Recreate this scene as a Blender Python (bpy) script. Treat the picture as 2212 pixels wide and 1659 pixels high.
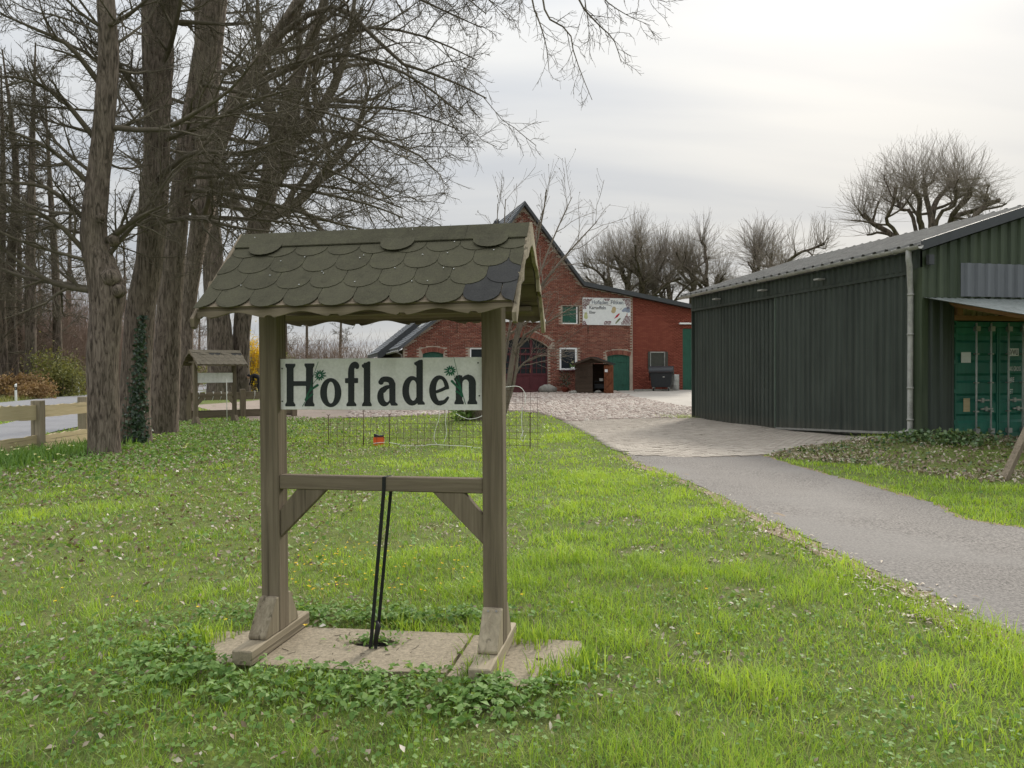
import bpy, bmesh, math, random
import numpy as np
from mathutils import Vector, Matrix
from mathutils.geometry import tessellate_polygon

for _o in list(bpy.data.objects):
    bpy.data.objects.remove(_o)
SC = bpy.context.scene
COL = SC.collection
R = math.radians
rng = np.random.default_rng(7)
random.seed(7)

# ------------------------------------------------------------------ camera
PW, PH, PF = 2212.0, 1659.0, 1640.0      # measuring grid used for reading positions off the photograph
EYE = 1.6
PITCH = math.atan((829.5 - 803.0) / PF)
ROLL = -0.006
CAMM = Matrix.Translation((0, 0, EYE)) @ Matrix.Rotation(math.pi / 2 - PITCH, 4, 'X') @ Matrix.Rotation(ROLL, 4, 'Z')
cam = bpy.data.cameras.new('camera')
cam.sensor_fit = 'HORIZONTAL'
cam.sensor_width = 36.0
cam.lens = PF / PW * 36.0
cam.clip_start = 0.05
cam.clip_end = 3000
camo = bpy.data.objects.new('camera', cam)
COL.objects.link(camo)
camo.matrix_world = CAMM
SC.camera = camo

# ------------------------------------------------------------------ sky and sun (thin bright overcast, sun ahead to the right)
SUN_AZ, SUN_EL = 26.0, 31.0              # degrees right of the view axis, above the horizon
SUN_DIR = Vector((math.sin(R(SUN_AZ)) * math.cos(R(SUN_EL)), math.cos(R(SUN_AZ)) * math.cos(R(SUN_EL)), math.sin(R(SUN_EL))))
W = bpy.data.worlds.new('World')
SC.world = W
W.use_nodes = True
nt = W.node_tree
nt.nodes.clear()
def wn(t, **kw):
    n = nt.nodes.new(t)
    for k, v in kw.items():
        setattr(n, k, v)
    return n
def wl(a, b):
    nt.links.new(a, b)
out = wn('ShaderNodeOutputWorld')
bg = wn('ShaderNodeBackground')
bg.inputs['Strength'].default_value = 0.1
wl(bg.outputs[0], out.inputs[0])
sky = wn('ShaderNodeTexSky', sky_type='NISHITA')
sky.sun_disc = False
sky.sun_elevation = R(SUN_EL)
sky.sun_rotation = R(SUN_AZ)
sky.air_density = 1.0
sky.dust_density = 3.0
tc = wn('ShaderNodeTexCoord')
sep = wn('ShaderNodeSeparateXYZ')
wl(tc.outputs['Generated'], sep.inputs[0])
def wmath(op, a, b=None, clamp=False):
    n = wn('ShaderNodeMath', operation=op, use_clamp=clamp)
    for i, v in enumerate((a, b)):
        if v is None:
            continue
        if isinstance(v, (int, float)):
            n.inputs[i].default_value = v
        else:
            wl(v, n.inputs[i])
    return n.outputs[0]
zup = wmath('MAXIMUM', sep.outputs[2], 0.0)
den = wmath('ADD', zup, 0.22)
comb = wn('ShaderNodeCombineXYZ')
wl(wmath('DIVIDE', sep.outputs[0], den), comb.inputs[0])
wl(wmath('DIVIDE', sep.outputs[1], den), comb.inputs[1])
mp = wn('ShaderNodeMapping')
mp.inputs['Rotation'].default_value = (0, 0, R(-62))
mp.inputs['Scale'].default_value = (0.75, 3.2, 1)
wl(comb.outputs[0], mp.inputs[0])
nz = wn('ShaderNodeTexNoise')
nz.inputs['Scale'].default_value = 1.15
nz.inputs['Detail'].default_value = 6
nz.inputs['Roughness'].default_value = 0.45
nz.inputs['Distortion'].default_value = 0.25
wl(mp.outputs[0], nz.inputs['Vector'])
cr_ = wn('ShaderNodeValToRGB')
cr_.color_ramp.elements[0].position = 0.34
cr_.color_ramp.elements[0].color = (2.42, 2.54, 2.70, 1)
cr_.color_ramp.elements[1].position = 0.62
cr_.color_ramp.elements[1].color = (2.98, 3.02, 3.02, 1)
wl(nz.outputs['Fac'], cr_.inputs[0])
vd = wn('ShaderNodeVectorMath', operation='DOT_PRODUCT')
wl(tc.outputs['Generated'], vd.inputs[0])
vd.inputs[1].default_value = SUN_DIR
glow = wmath('POWER', wmath('MAXIMUM', vd.outputs['Value'], 0.0), 9.0)
gc = wn('ShaderNodeMix', data_type='RGBA', blend_type='ADD')
gc.inputs['Factor'].default_value = 1.0
wl(cr_.outputs[0], gc.inputs['A'])
gm = wn('ShaderNodeVectorMath', operation='SCALE')
gm.inputs[0].default_value = (0.22, 0.17, 0.05)
wl(glow, gm.inputs['Scale'])
wl(gm.outputs[0], gc.inputs['B'])
# overcast skies are brighter overhead than at the horizon
grad = wmath('ADD', wmath('MULTIPLY', wmath('MULTIPLY', zup, zup), 2.9), 0.95)
gs = wn('ShaderNodeVectorMath', operation='SCALE')
wl(gc.outputs['Result'], gs.inputs[0])
wl(grad, gs.inputs['Scale'])
mx = wn('ShaderNodeMix', data_type='RGBA')
mx.inputs['Factor'].default_value = 0.97
wl(sky.outputs[0], mx.inputs['A'])
wl(gs.outputs[0], mx.inputs['B'])
wl(mx.outputs['Result'], bg.inputs[0])

sl = bpy.data.lights.new('sun', 'SUN')
sl.energy = 1.5
sl.angle = R(10)
sl.color = (1.0, 0.93, 0.82)
so = bpy.data.objects.new('sun', sl)
COL.objects.link(so)
so.rotation_euler = (-SUN_DIR).to_track_quat('-Z', 'Y').to_euler()

vs = SC.view_settings
vs.view_transform = 'Standard'
vs.look = 'None'
vs.gamma = 1.0
vs.use_curve_mapping = False
vs.exposure = 1.08
SC.cycles.max_bounces = 5
SC.cycles.diffuse_bounces = 3
SC.cycles.glossy_bounces = 2
SC.cycles.transmission_bounces = 3
SC.cycles.transparent_max_bounces = 4
SC.cycles.use_denoising = True
SC.cycles.use_adaptive_sampling = True
SC.cycles.adaptive_threshold = 0.02

# ------------------------------------------------------------------ reading positions
CI = CAMM.inverted()
def ray(px, py):
    d = CAMM.to_3x3() @ Vector(((px - PW / 2) / PF, -(py - PH / 2) / PF, -1.0))
    return d / d.y                                   # scaled so that one unit = one metre of depth (Y)
def at(px, py, Y):
    d = ray(px, py)
    return Vector((d.x * Y, Y, EYE + d.z * Y))
def sstep(a, b, x):
    t = np.clip((x - a) / (b - a), 0, 1)
    return t * t * (3 - 2 * t)
def hgt(x, y):
    x = np.asarray(x, float); y = np.asarray(y, float)
    h = 0.5 * np.clip((y - 24) / 21.0, 0, 1) * sstep(-27, -19, x)
    h = h + 0.25 * np.exp(-(((x - 8.9) / 2.1) ** 2 + ((y - 15.0) / 2.0) ** 2))
    h = h + 0.010 * np.sin(1.1 * x + 0.7 * y) + 0.008 * np.sin(2.3 * x - 1.6 * y + 1.0)
    return h
def H(x, y):
    return float(hgt(x, y))
def gnd(px, py):
    d = ray(px, py)
    z = 0.0
    Y = 10.0
    for _ in range(60):
        Y = (z - EYE) / d.z
        Y = min(max(Y, 0.5), 400)
        z = 0.5 * z + 0.5 * H(d.x * Y, Y)
    return Vector((d.x * Y, Y, H(d.x * Y, Y)))
class Frame:
    def __init__(self, x, y, z, deg):
        self.M = Matrix.Translation((x, y, z)) @ Matrix.Rotation(R(deg), 4, 'Z')
        self.I = self.M.inverted()
        self.loc = (x, y, z); self.deg = deg
    def hit(self, px, py, v=0.0):
        """ray through a photo position against the local plane y = v -> local (x, z)"""
        o = self.I @ Vector((0, 0, EYE)); d = self.I.to_3x3() @ ray(px, py)
        t = (v - o.y) / d.y
        p = o + d * t
        return p.x, p.z
    def hitx(self, px, py, u=0.0):
        o = self.I @ Vector((0, 0, EYE)); d = self.I.to_3x3() @ ray(px, py)
        t = (u - o.x) / d.x
        p = o + d * t
        return p.y, p.z
    def w(self, x, y, z=0.0):
        return self.M @ Vector((x, y, z))

# ------------------------------------------------------------------ object helpers
def tag(o, label=None, cat=None, group=None, kind=None):
    if label: o['label'] = label
    if cat: o['category'] = cat
    if group: o['group'] = group
    if kind: o['kind'] = kind
    return o
def thing(name, label, cat, loc=(0, 0, 0), deg=0, group=None):
    o = bpy.data.objects.new(name, None)
    o.empty_display_size = 0.2
    COL.objects.link(o)
    o.location = loc
    o.rotation_euler = (0, 0, R(deg))
    return tag(o, label, cat, group)
def link(name, me, mat=None, parent=None):
    o = bpy.data.objects.new(name, me)
    COL.objects.link(o)
    if mat is not None:
        for m in (mat if isinstance(mat, (list, tuple)) else [mat]):
            if m.name not in me.materials:
                me.materials.append(m)
    if parent is not None:
        o.parent = parent
    return o
def copy_tree(o, parent=None):
    c = o.copy(); COL.objects.link(c); c.parent = parent
    for ch in list(o.children):
        copy_tree(ch, c)
    return c
def np_mesh(name, verts, face_arrays, smooth=False, attr=None, fattr=None):
    me = bpy.data.meshes.new(name)
    verts = np.asarray(verts, np.float32).reshape(-1, 3)
    me.vertices.add(len(verts))
    me.vertices.foreach_set('co', verts.ravel())
    fa = [np.asarray(f, np.int32) for f in face_arrays if len(f)]
    tot = np.concatenate([np.full(len(f), f.shape[1], np.int32) for f in fa])
    lv = np.concatenate([f.ravel() for f in fa])
    me.loops.add(len(lv))
    me.loops.foreach_set('vertex_index', lv)
    me.polygons.add(len(tot))
    st = np.zeros(len(tot), np.int32)
    st[1:] = np.cumsum(tot)[:-1]
    me.polygons.foreach_set('loop_start', st)
    me.polygons.foreach_set('loop_total', tot)
    if smooth:
        me.polygons.foreach_set('use_smooth', np.ones(len(tot), bool))
    if attr is not None:
        a = me.attributes.new('tone', 'FLOAT', 'POINT')
        a.data.foreach_set('value', np.asarray(attr, np.float32))
    if fattr is not None:
        a = me.attributes.new('tone', 'FLOAT', 'FACE')
        a.data.foreach_set('value', np.asarray(fattr, np.float32))
    me.update(calc_edges=True)
    me.validate()
    return me
class MB:
    """collects simple solids and links them as ONE mesh object"""
    def __init__(self):
        self.v = []; self.f = []; self.sm = []
    def add(self, vs_, fs_, smooth=False):
        b = len(self.v)
        self.v += [tuple(x) for x in vs_]
        self.f += [tuple(i + b for i in f) for f in fs_]
        self.sm += [smooth] * len(fs_)
        return self
    def box(self, x0, x1, y0, y1, z0, z1, M=None):
        p = [(x0, y0, z0), (x1, y0, z0), (x1, y1, z0), (x0, y1, z0), (x0, y0, z1), (x1, y0, z1), (x1, y1, z1), (x0, y1, z1)]
        if M is not None:
            p = [M @ Vector(q) for q in p]
        return self.add(p, [(0, 3, 2, 1), (4, 5, 6, 7), (0, 1, 5, 4), (1, 2, 6, 5), (2, 3, 7, 6), (3, 0, 4, 7)])
    def prism(self, poly, c0, c1, fn, holes=()):
        """2-D outline (with holes) given thickness c0..c1; fn(a, b, c) -> local point"""
        loops = [list(poly)] + [list(h) for h in holes]
        area = lambda L: sum(L[i][0] * L[(i + 1) % len(L)][1] - L[(i + 1) % len(L)][0] * L[i][1] for i in range(len(L)))
        if area(loops[0]) < 0: loops[0].reverse()
        for k in range(1, len(loops)):
            if area(loops[k]) > 0: loops[k].reverse()
        tris = tessellate_polygon([[Vector((a, b, 0)) for a, b in L] for L in loops])
        flat = [p for L in loops for p in L]
        n = len(flat)
        vs_ = [fn(a, b, c0) for a, b in flat] + [fn(a, b, c1) for a, b in flat]
        fs_ = [tuple(t) for t in tris] + [tuple(i + n for i in reversed(t)) for t in tris]
        k = 0
        for L in loops:
            m = len(L)
            for i in range(m):
                j = (i + 1) % m
                fs_.append((k + i, k + j, k + j + n, k + i + n))
            k += m
        return self.add(vs_, fs_)
    def tube(self, pts, rad, k=8, caps=True, smooth=True):
        pts = [Vector(p) for p in pts]
        if not hasattr(rad, '__len__'):
            rad = [rad] * len(pts)
        b = []
        ref = None
        n = len(pts)
        for i in range(n):
            t = (pts[min(i + 1, n - 1)] - pts[max(i - 1, 0)]).normalized()
            if ref is None:
                ref = t.orthogonal().normalized()
            u = (ref - t * ref.dot(t))
            u = u.normalized() if u.length > 1e-6 else t.orthogonal().normalized()
            ref = u
            w = t.cross(u)
            for j in range(k):
                a = 2 * math.pi * j / k
                b.append(pts[i] + (u * math.cos(a) + w * math.sin(a)) * rad[i])
        fs_ = []
        for i in range(n - 1):
            for j in range(k):
                fs_.append((i * k + j, i * k + (j + 1) % k, (i + 1) * k + (j + 1) % k, (i + 1) * k + j))
        self.add(b, fs_, smooth)
        if caps:
            m = len(self.v) - n * k
            self.f.append(tuple(m + j for j in reversed(range(k)))); self.sm.append(False)
            self.f.append(tuple(m + (n - 1) * k + j for j in range(k))); self.sm.append(False)
        return self
    def build(self, name, mat, parent=None, bevel=0.0, seg=1, fix=True):
        me = bpy.data.meshes.new(name)
        me.from_pydata([tuple(p) for p in self.v], [], self.f)
        me.polygons.foreach_set('use_smooth', self.sm)
        if bevel or fix:
            bm = bmesh.new(); bm.from_mesh(me)
            bmesh.ops.recalc_face_normals(bm, faces=bm.faces)
            if bevel:
                ed = [e for e in bm.edges if len(e.link_faces) == 2 and e.calc_face_angle(0) > 0.5]
                bmesh.ops.bevel(bm, geom=ed, offset=bevel, segments=seg, profile=0.5, affect='EDGES', clamp_overlap=True)
            bm.to_mesh(me); bm.free()
        me.update()
        return link(name, me, mat, parent)
XZ = lambda a, b, c: (a, c, b)      # outline in local x-z, thickness along y
YZ = lambda a, b, c: (c, a, b)      # outline in local y-z, thickness along x
XY = lambda a, b, c: (a, b, c)

def cr(pts, n):
    """Catmull-Rom through points (any dimension) resampled to n points"""
    P = np.asarray([tuple(p) for p in pts], float)
    if len(P) == 2:
        t = np.linspace(0, 1, n)[:, None]
        return P[0] * (1 - t) + P[1] * t
    Q = np.vstack([2 * P[0] - P[1], P, 2 * P[-1] - P[-2]])
    m = len(P) - 1
    T = np.linspace(0, m, n)
    i = np.minimum(T.astype(int), m - 1)
    t = (T - i)[:, None]
    a, b, c, d = Q[i], Q[i + 1], Q[i + 2], Q[i + 3]
    return 0.5 * ((2 * b) + (c - a) * t + (2 * a - 5 * b + 4 * c - d) * t ** 2 + (3 * b - a - 3 * c + d) * t ** 3)
def inpoly(x, y, poly):
    x = np.asarray(x); y = np.asarray(y)
    r = np.zeros(x.shape, bool)
    n = len(poly)
    for i in range(n):
        x0, y0 = poly[i][0], poly[i][1]; x1, y1 = poly[(i + 1) % n][0], poly[(i + 1) % n][1]
        c = ((y0 > y) != (y1 > y))
        with np.errstate(divide='ignore', invalid='ignore'):
            r ^= c & (x < (x1 - x0) * (y - y0) / (y1 - y0 + 1e-12) + x0)
    return r
def vnoise(x, y, s, seed=0):
    """smooth value noise on the ground plane, 0..1"""
    g = np.random.default_rng(seed).random((64, 64))
    X = np.asarray(x, float) / s + 1000; Y = np.asarray(y, float) / s + 1000
    i = np.floor(X).astype(int); j = np.floor(Y).astype(int)
    u = X - i; v = Y - j
    u = u * u * (3 - 2 * u); v = v * v * (3 - 2 * v)
    q = lambda a, b: g[a % 64, b % 64]
    return q(i, j) * (1 - u) * (1 - v) + q(i + 1, j) * u * (1 - v) + q(i, j + 1) * (1 - u) * v + q(i + 1, j + 1) * u * v
def nrm(a):
    return a / np.maximum(np.linalg.norm(a, axis=-1, keepdims=True), 1e-9)

# ------------------------------------------------------------------ materials
class NT:
    def __init__(self, name):
        self.m = bpy.data.materials.new(name)
        self.m.use_nodes = True
        self.t = self.m.node_tree
        self.t.nodes.clear()
        self.out = self.t.nodes.new('ShaderNodeOutputMaterial')
        self.p = self.t.nodes.new('ShaderNodeBsdfPrincipled')
        self.t.links.new(self.p.outputs[0], self.out.inputs[0])
    def n(self, t, **kw):
        n = self.t.nodes.new(t)
        for k, v in kw.items():
            if k.startswith('i_'):
                n.inputs[k[2:]].default_value = v
            else:
                setattr(n, k, v)
        return n
    def l(self, a, b):
        self.t.links.new(a, b)
    def coord(self, scale=(1, 1, 1), kind='Object', rot=(0, 0, 0)):
        tc = self.n('ShaderNodeTexCoord'); mp = self.n('ShaderNodeMapping')
        mp.inputs['Scale'].default_value = scale
        mp.inputs['Rotation'].default_value = rot
        self.l(tc.outputs[kind], mp.inputs[0])
        return mp.outputs[0]
    def noise(self, vec, scale, detail=4, rough=0.55, dist=0.0):
        n = self.n('ShaderNodeTexNoise')
        n.inputs['Scale'].default_value = scale; n.inputs['Detail'].default_value = detail
        n.inputs['Roughness'].default_value = rough; n.inputs['Distortion'].default_value = dist
        self.l(vec, n.inputs['Vector'])
        return n.outputs['Fac']
    def ramp(self, fac, stops):
        r = self.n('ShaderNodeValToRGB')
        e = r.color_ramp.elements
        while len(e) < len(stops): e.new(0.5)
        for k, (p, c) in enumerate(stops):
            e[k].position = p; e[k].color = (*c, 1) if len(c) == 3 else c
        self.l(fac, r.inputs[0])
        return r.outputs[0]
    def mix(self, fac, a, b, blend='MIX'):
        n = self.n('ShaderNodeMix', data_type='RGBA', blend_type=blend)
        for s, v in (('Factor', fac), ('A', a), ('B', b)):
            if isinstance(v, (int, float)): n.inputs[s].default_value = v
            elif isinstance(v, tuple): n.inputs[s].default_value = (*v, 1) if len(v) == 3 else v
            else: self.l(v, n.inputs[s])
        return n.outputs['Result']
    def math(self, op, a, b=None, clamp=False):
        n = self.n('ShaderNodeMath', operation=op, use_clamp=clamp)
        for k, v in enumerate((a, b)):
            if v is None: continue
            if isinstance(v, (int, float)): n.inputs[k].default_value = v
            else: self.l(v, n.inputs[k])
        return n.outputs[0]
    def bump(self, h, strength=0.5, dist=0.01):
        b = self.n('ShaderNodeBump')
        b.inputs['Strength'].default_value = strength; b.inputs['Distance'].default_value = dist
        self.l(h, b.inputs['Height'])
        self.l(b.outputs[0], self.p.inputs['Normal'])
    def col(self, c):
        if isinstance(c, tuple): self.p.inputs['Base Color'].default_value = (*c, 1)
        else: self.l(c, self.p.inputs['Base Color'])
        return self
    def set(self, rough=0.8, spec=0.3, metal=0.0):
        self.p.inputs['Roughness'].default_value = rough
        self.p.inputs['Specular IOR Level'].default_value = spec
        self.p.inputs['Metallic'].default_value = metal
        return self.m
    def tone(self):
        a = self.n('ShaderNodeAttribute', attribute_name='tone')
        o = self.n('ShaderNodeObjectInfo')
        return self.math('FRACT', self.math('ADD', a.outputs['Fac'], o.outputs['Random']))
    def attr(self):
        return self.n('ShaderNodeAttribute', attribute_name='tone').outputs['Fac']
    def rand(self):
        return self.n('ShaderNodeObjectInfo').outputs['Random']

def mottled(name, c1, c2, scale=6, rough=0.85, spec=0.25, bump=0.3, bdist=0.01, stretch=(1, 1, 1), metal=0.0, fine=0.25, detail=5):
    N = NT(name)
    v = N.coord(stretch)
    a = N.noise(v, scale, detail)
    f = N.noise(v, scale * 9, 3)
    base = N.ramp(a, [(0.3, c1), (0.7, c2)])
    base = N.mix(N.math('MULTIPLY', N.math('SUBTRACT', f, 0.5), fine * 2, False), base, base)
    base = N.mix(fine, base, N.ramp(f, [(0.3, tuple(x * 0.6 for x in c1)), (0.7, tuple(min(1, x * 1.25) for x in c2))]))
    N.col(base)
    if bump: N.bump(f, bump, bdist)
    return N.set(rough, spec, metal)
def wood(name, dark, light, axis, rough=0.85, scale=1.0, bump=0.5):
    N = NT(name)
    s = [38 * scale] * 3; s['xyz'.index(axis)] = 1.6 * scale
    g = N.noise(N.coord(tuple(s)), 1.0, 6, 0.65, 0.6)
    s2 = [11] * 3; s2['xyz'.index(axis)] = 1.0
    b = N.noise(N.coord(tuple(s2)), 1.0, 3)
    s3 = [26 * scale] * 3; s3['xyz'.index(axis)] = 0.55
    ck = N.noise(N.coord(tuple(s3)), 1.0, 2, 0.5, 0.3)
    c = N.ramp(g, [(0.36, dark), (0.66, light)])
    c = N.mix(0.35, c, N.ramp(b, [(0.3, dark), (0.7, light)]))
    crack = N.ramp(ck, [(0.35, (0, 0, 0)), (0.39, (1, 1, 1))])
    c = N.mix(N.math('MULTIPLY', N.math('SUBTRACT', 1.0, crack), 0.7), c, tuple(x * 0.25 for x in dark))
    r = N.mix(0.35, c, N.mix(N.rand(), tuple(x * 0.8 for x in dark), light))
    N.col(r)
    N.bump(N.math('MULTIPLY', g, crack), bump, 0.004)
    return N.set(rough, 0.2)
GREYWOOD_D, GREYWOOD_L = (0.084, 0.066, 0.045), (0.262, 0.214, 0.152)
MAT = {}
for ax in 'xyz':
    MAT['oak_' + ax] = wood('weathered_oak_' + ax, GREYWOOD_D, GREYWOOD_L, ax)
    MAT['pale_' + ax] = wood('bleached_wood_' + ax, (0.15, 0.122, 0.08), (0.42, 0.36, 0.26), ax)
    MAT['plank_' + ax] = wood('sawn_plank_' + ax, (0.42, 0.33, 0.18), (0.66, 0.56, 0.36), ax)
    MAT['brown_' + ax] = wood('brown_stained_wood_' + ax, (0.035, 0.024, 0.017), (0.085, 0.06, 0.042), ax)
    MAT['red_' + ax] = wood('reddish_stained_wood_' + ax, (0.13, 0.045, 0.022), (0.22, 0.085, 0.042), ax)
    MAT['pine_' + ax] = wood('raw_pine_' + ax, (0.22, 0.11, 0.05), (0.36, 0.2, 0.1), ax)

def bark(name, d, l, fur=(15, 15, 1.7), b=0.9, green=0.25):
    N = NT(name)
    g = N.noise(N.coord(fur), 1.0, 5, 0.6, 0.9)
    p = N.noise(N.coord((1, 1, 0.6)), 0.9, 3)
    c = N.ramp(g, [(0.36, tuple(x * 0.35 for x in d)), (0.5, d), (0.72, l)])
    c = N.mix(N.math('MULTIPLY', N.math('SUBTRACT', p, 0.4, True), green * 3), c, (0.085, 0.09, 0.042))
    N.col(c)
    N.bump(g, b, 0.02)
    return N.set(0.92, 0.15)
MAT['bark'] = bark('oak_bark', (0.150, 0.119, 0.096), (0.27, 0.222, 0.182), (20, 20, 3.4), 0.7)
MAT['bark_far'] = bark('far_bark', (0.105, 0.083, 0.066), (0.20, 0.163, 0.132), (9, 9, 1.8), 0.6, 0.3)
MAT['twig'] = mottled('twig_bark', (0.085, 0.071, 0.052), (0.15, 0.13, 0.093), 1.5, 0.9, 0.2, 0.0)
MAT['twig_grey'] = mottled('grey_twig', (0.15, 0.125, 0.098), (0.24, 0.205, 0.165), 1.5, 0.9, 0.2, 0.0)
MAT['twig_red'] = mottled('reddish_twig', (0.19, 0.13, 0.10), (0.30, 0.225, 0.175), 1.5, 0.9, 0.2, 0.0)

def leafy(name, stops, rough=0.6, trans=0.35, spec=0.35):
    N = NT(name)
    c = N.ramp(N.attr(), stops)
    N.col(c)
    N.set(rough, spec)
    tr = N.n('ShaderNodeBsdfTranslucent')
    N.l(N.mix(1.0, c, (1.25, 1.2, 0.6), 'MULTIPLY'), tr.inputs[0])
    ms = N.n('ShaderNodeMixShader')
    ms.inputs[0].default_value = trans
    N.l(N.p.outputs[0], ms.inputs[1]); N.l(tr.outputs[0], ms.inputs[2])
    N.l(ms.outputs[0], N.out.inputs[0])
    return N.m
MAT['blade'] = leafy('grass_blade', [(0.0, (0.42, 0.38, 0.22)), (0.12, (0.27, 0.30, 0.09)), (0.3, (0.125, 0.23, 0.034)), (0.55, (0.255, 0.395, 0.045)), (1.0, (0.44, 0.58, 0.085))], 0.45, 0.42, 0.45)
MAT['herb'] = leafy('herb_leaf', [(0.0, (0.075, 0.16, 0.03)), (0.5, (0.16, 0.28, 0.06)), (1.0, (0.27, 0.39, 0.14))], 0.6, 0.35, 0.3)
MAT['dryleaf'] = leafy('dry_leaf', [(0.0, (0.13, 0.09, 0.06)), (0.5, (0.28, 0.22, 0.155)), (0.9, (0.44, 0.38, 0.30)), (1.0, (0.66, 0.62, 0.54))], 0.6, 0.15, 0.4)
MAT['ivy'] = leafy('ivy_leaf', [(0.0, (0.012, 0.030, 0.014)), (0.6, (0.028, 0.060, 0.026)), (1.0, (0.085, 0.135, 0.075))], 0.28, 0.08, 0.6)
MAT['bush'] = leafy('bush_leaf', [(0.0, (0.085, 0.095, 0.03)), (0.5, (0.15, 0.16, 0.05)), (1.0, (0.25, 0.24, 0.09))], 0.6, 0.3, 0.3)
MAT['bracken'] = leafy('dead_bracken', [(0.0, (0.16, 0.09, 0.045)), (1.0, (0.36, 0.25, 0.13))], 0.8, 0.2, 0.2)
MAT['yellow'] = leafy('yellow_petal', [(0.0, (0.62, 0.36, 0.01)), (1.0, (0.85, 0.66, 0.04))], 0.5, 0.3, 0.3)
MAT['daffpetal'] = leafy('pale_petal', [(0.0, (0.75, 0.7, 0.25)), (1.0, (0.85, 0.85, 0.7))], 0.5, 0.3, 0.3)

# ================================================================== THE GROUND
def ground_mat():
    N = NT('meadow_soil')
    v = N.coord((1, 1, 1))
    a = N.noise(v, 0.5, 4); b = N.noise(v, 5.5, 6, 0.65); f = N.noise(v, 55, 3)
    c = N.ramp(b, [(0.30, (0.060, 0.055, 0.028)), (0.48, (0.095, 0.125, 0.032)), (0.74, (0.15, 0.215, 0.040))])
    c = N.mix(N.math('MULTIPLY', N.ramp(a, [(0.4, (0, 0, 0)), (0.62, (1, 1, 1))]), 0.35), c, (0.16, 0.15, 0.085))
    c = N.mix(0.4, c, N.ramp(f, [(0.3, (0.05, 0.055, 0.02)), (0.7, (0.19, 0.24, 0.06))]))
    N.col(c); N.bump(f, 0.6, 0.03)
    return N.set(0.95, 0.1)
MAT['ground'] = ground_mat()
def asphalt_mat(name, d, l, speck=0.5, worn=False):
    N = NT(name)
    v = N.coord((1, 1, 1))
    a = N.noise(v, 0.7, 5, 0.6); f = N.noise(v, 45, 3, 0.75); g = N.noise(N.coord((1.2, 5, 1), rot=(0, 0, R(35))), 1.3, 6, 0.75)
    c = N.ramp(a, [(0.3, d), (0.7, l)])
    c = N.mix(0.55 if worn else 0.35, c, N.ramp(g, [(0.35, tuple(x * 0.8 for x in d)), (0.68, tuple(x * 1.15 for x in l))]))
    c = N.mix(speck, c, N.ramp(f, [(0.38, tuple(x * 0.5 for x in d)), (0.62, tuple(min(1, x * 1.45) for x in l))] if worn else [(0.3, tuple(x * 0.6 for x in d)), (0.72, tuple(min(1, x * 1.3) for x in l))]))
    if worn:
        pt_ = N.noise(v, 0.45, 2, 0.4)
        c = N.mix(N.ramp(pt_, [(0.52, (0, 0, 0)), (0.60, (0.5, 0.5, 0.5))]), c, (0.175, 0.163, 0.15))
        gr = N.noise(v, 14, 3, 0.8)
        c = N.mix(N.ramp(gr, [(0.66, (0, 0, 0)), (0.74, (0.7, 0.7, 0.7))]), c, (0.24, 0.218, 0.19))
    N.col(c); N.bump(f, 0.5, 0.006)
    return N.set(0.85, 0.3)
MAT['asphalt'] = asphalt_mat('worn_asphalt', (0.085, 0.077, 0.070), (0.172, 0.156, 0.141), 0.75, True)
MAT['road'] = asphalt_mat('road_asphalt', (0.17, 0.17, 0.18), (0.25, 0.25, 0.26), 0.3)
MAT['concrete'] = asphalt_mat('pale_concrete', (0.30, 0.27, 0.235), (0.40, 0.37, 0.325), 0.3)
MAT['dirt'] = asphalt_mat('yard_dirt', (0.20, 0.155, 0.125), (0.33, 0.27, 0.22), 0.4)
MAT['sand'] = asphalt_mat('sandy_litter', (0.14, 0.098, 0.06), (0.26, 0.195, 0.125), 0.6)
MAT['slab'] = asphalt_mat('aggregate_slab', (0.20, 0.165, 0.11), (0.315, 0.268, 0.195), 0.6)

def axis(lo, hi, fine_lo, fine_hi, step):
    a = list(np.arange(fine_lo, fine_hi + 1e-6, step))
    x = fine_hi; s = step
    while x < hi:
        s *= 1.35; x += s; a.append(min(x, hi))
    x = fine_lo; s = step
    while x > lo:
        s *= 1.35; x -= s; a.insert(0, max(x, lo))
    return np.array(a)
gx = axis(-700, 700, -34, 24, 0.5); gy = axis(-40, 1500, -3, 52, 0.5)
GX, GY = np.meshgrid(gx, gy)
nx, ny = len(gx), len(gy)
gv = np.stack([GX, GY, hgt(GX, GY)], -1).reshape(-1, 3)
ii = (np.arange(ny - 1)[:, None] * nx + np.arange(nx - 1)[None]).ravel()
ground = link('ground', np_mesh('ground', gv, [np.stack([ii, ii + 1, ii + 1 + nx, ii + nx], 1)], True), MAT['ground'])
tag(ground, 'mown meadow ground under the grass running out to the horizon', 'ground', kind='structure')

def sheet(name, poly, off, mat, label, cat, res=0.6):
    bm = bmesh.new()
    vs_ = [bm.verts.new((p[0], p[1], 0)) for p in poly]
    bm.faces.new(vs_)
    xs = [p[0] for p in poly]; ys = [p[1] for p in poly]
    for k, (lo, hi) in enumerate(((min(xs), max(xs)), (min(ys), max(ys)))):
        n = int((hi - lo) / res)
        for i in range(1, n):
            c = [0, 0, 0]; c[k] = lo + (hi - lo) * i / n
            no = [0, 0, 0]; no[k] = 1
            bmesh.ops.bisect_plane(bm, geom=bm.verts[:] + bm.edges[:] + bm.faces[:], plane_co=c, plane_no=no)
    for v in bm.verts:
        v.co.z = H(v.co.x, v.co.y) + off
    bmesh.ops.recalc_face_normals(bm, faces=bm.faces)
    me = bpy.data.meshes.new(name)
    if sum(f.normal.z for f in bm.faces) < 0:
        bmesh.ops.reverse_faces(bm, faces=bm.faces)
    bm.to_mesh(me); bm.free()
    o = link(name, me, mat)
    return tag(o, label, cat, kind='structure')
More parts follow.
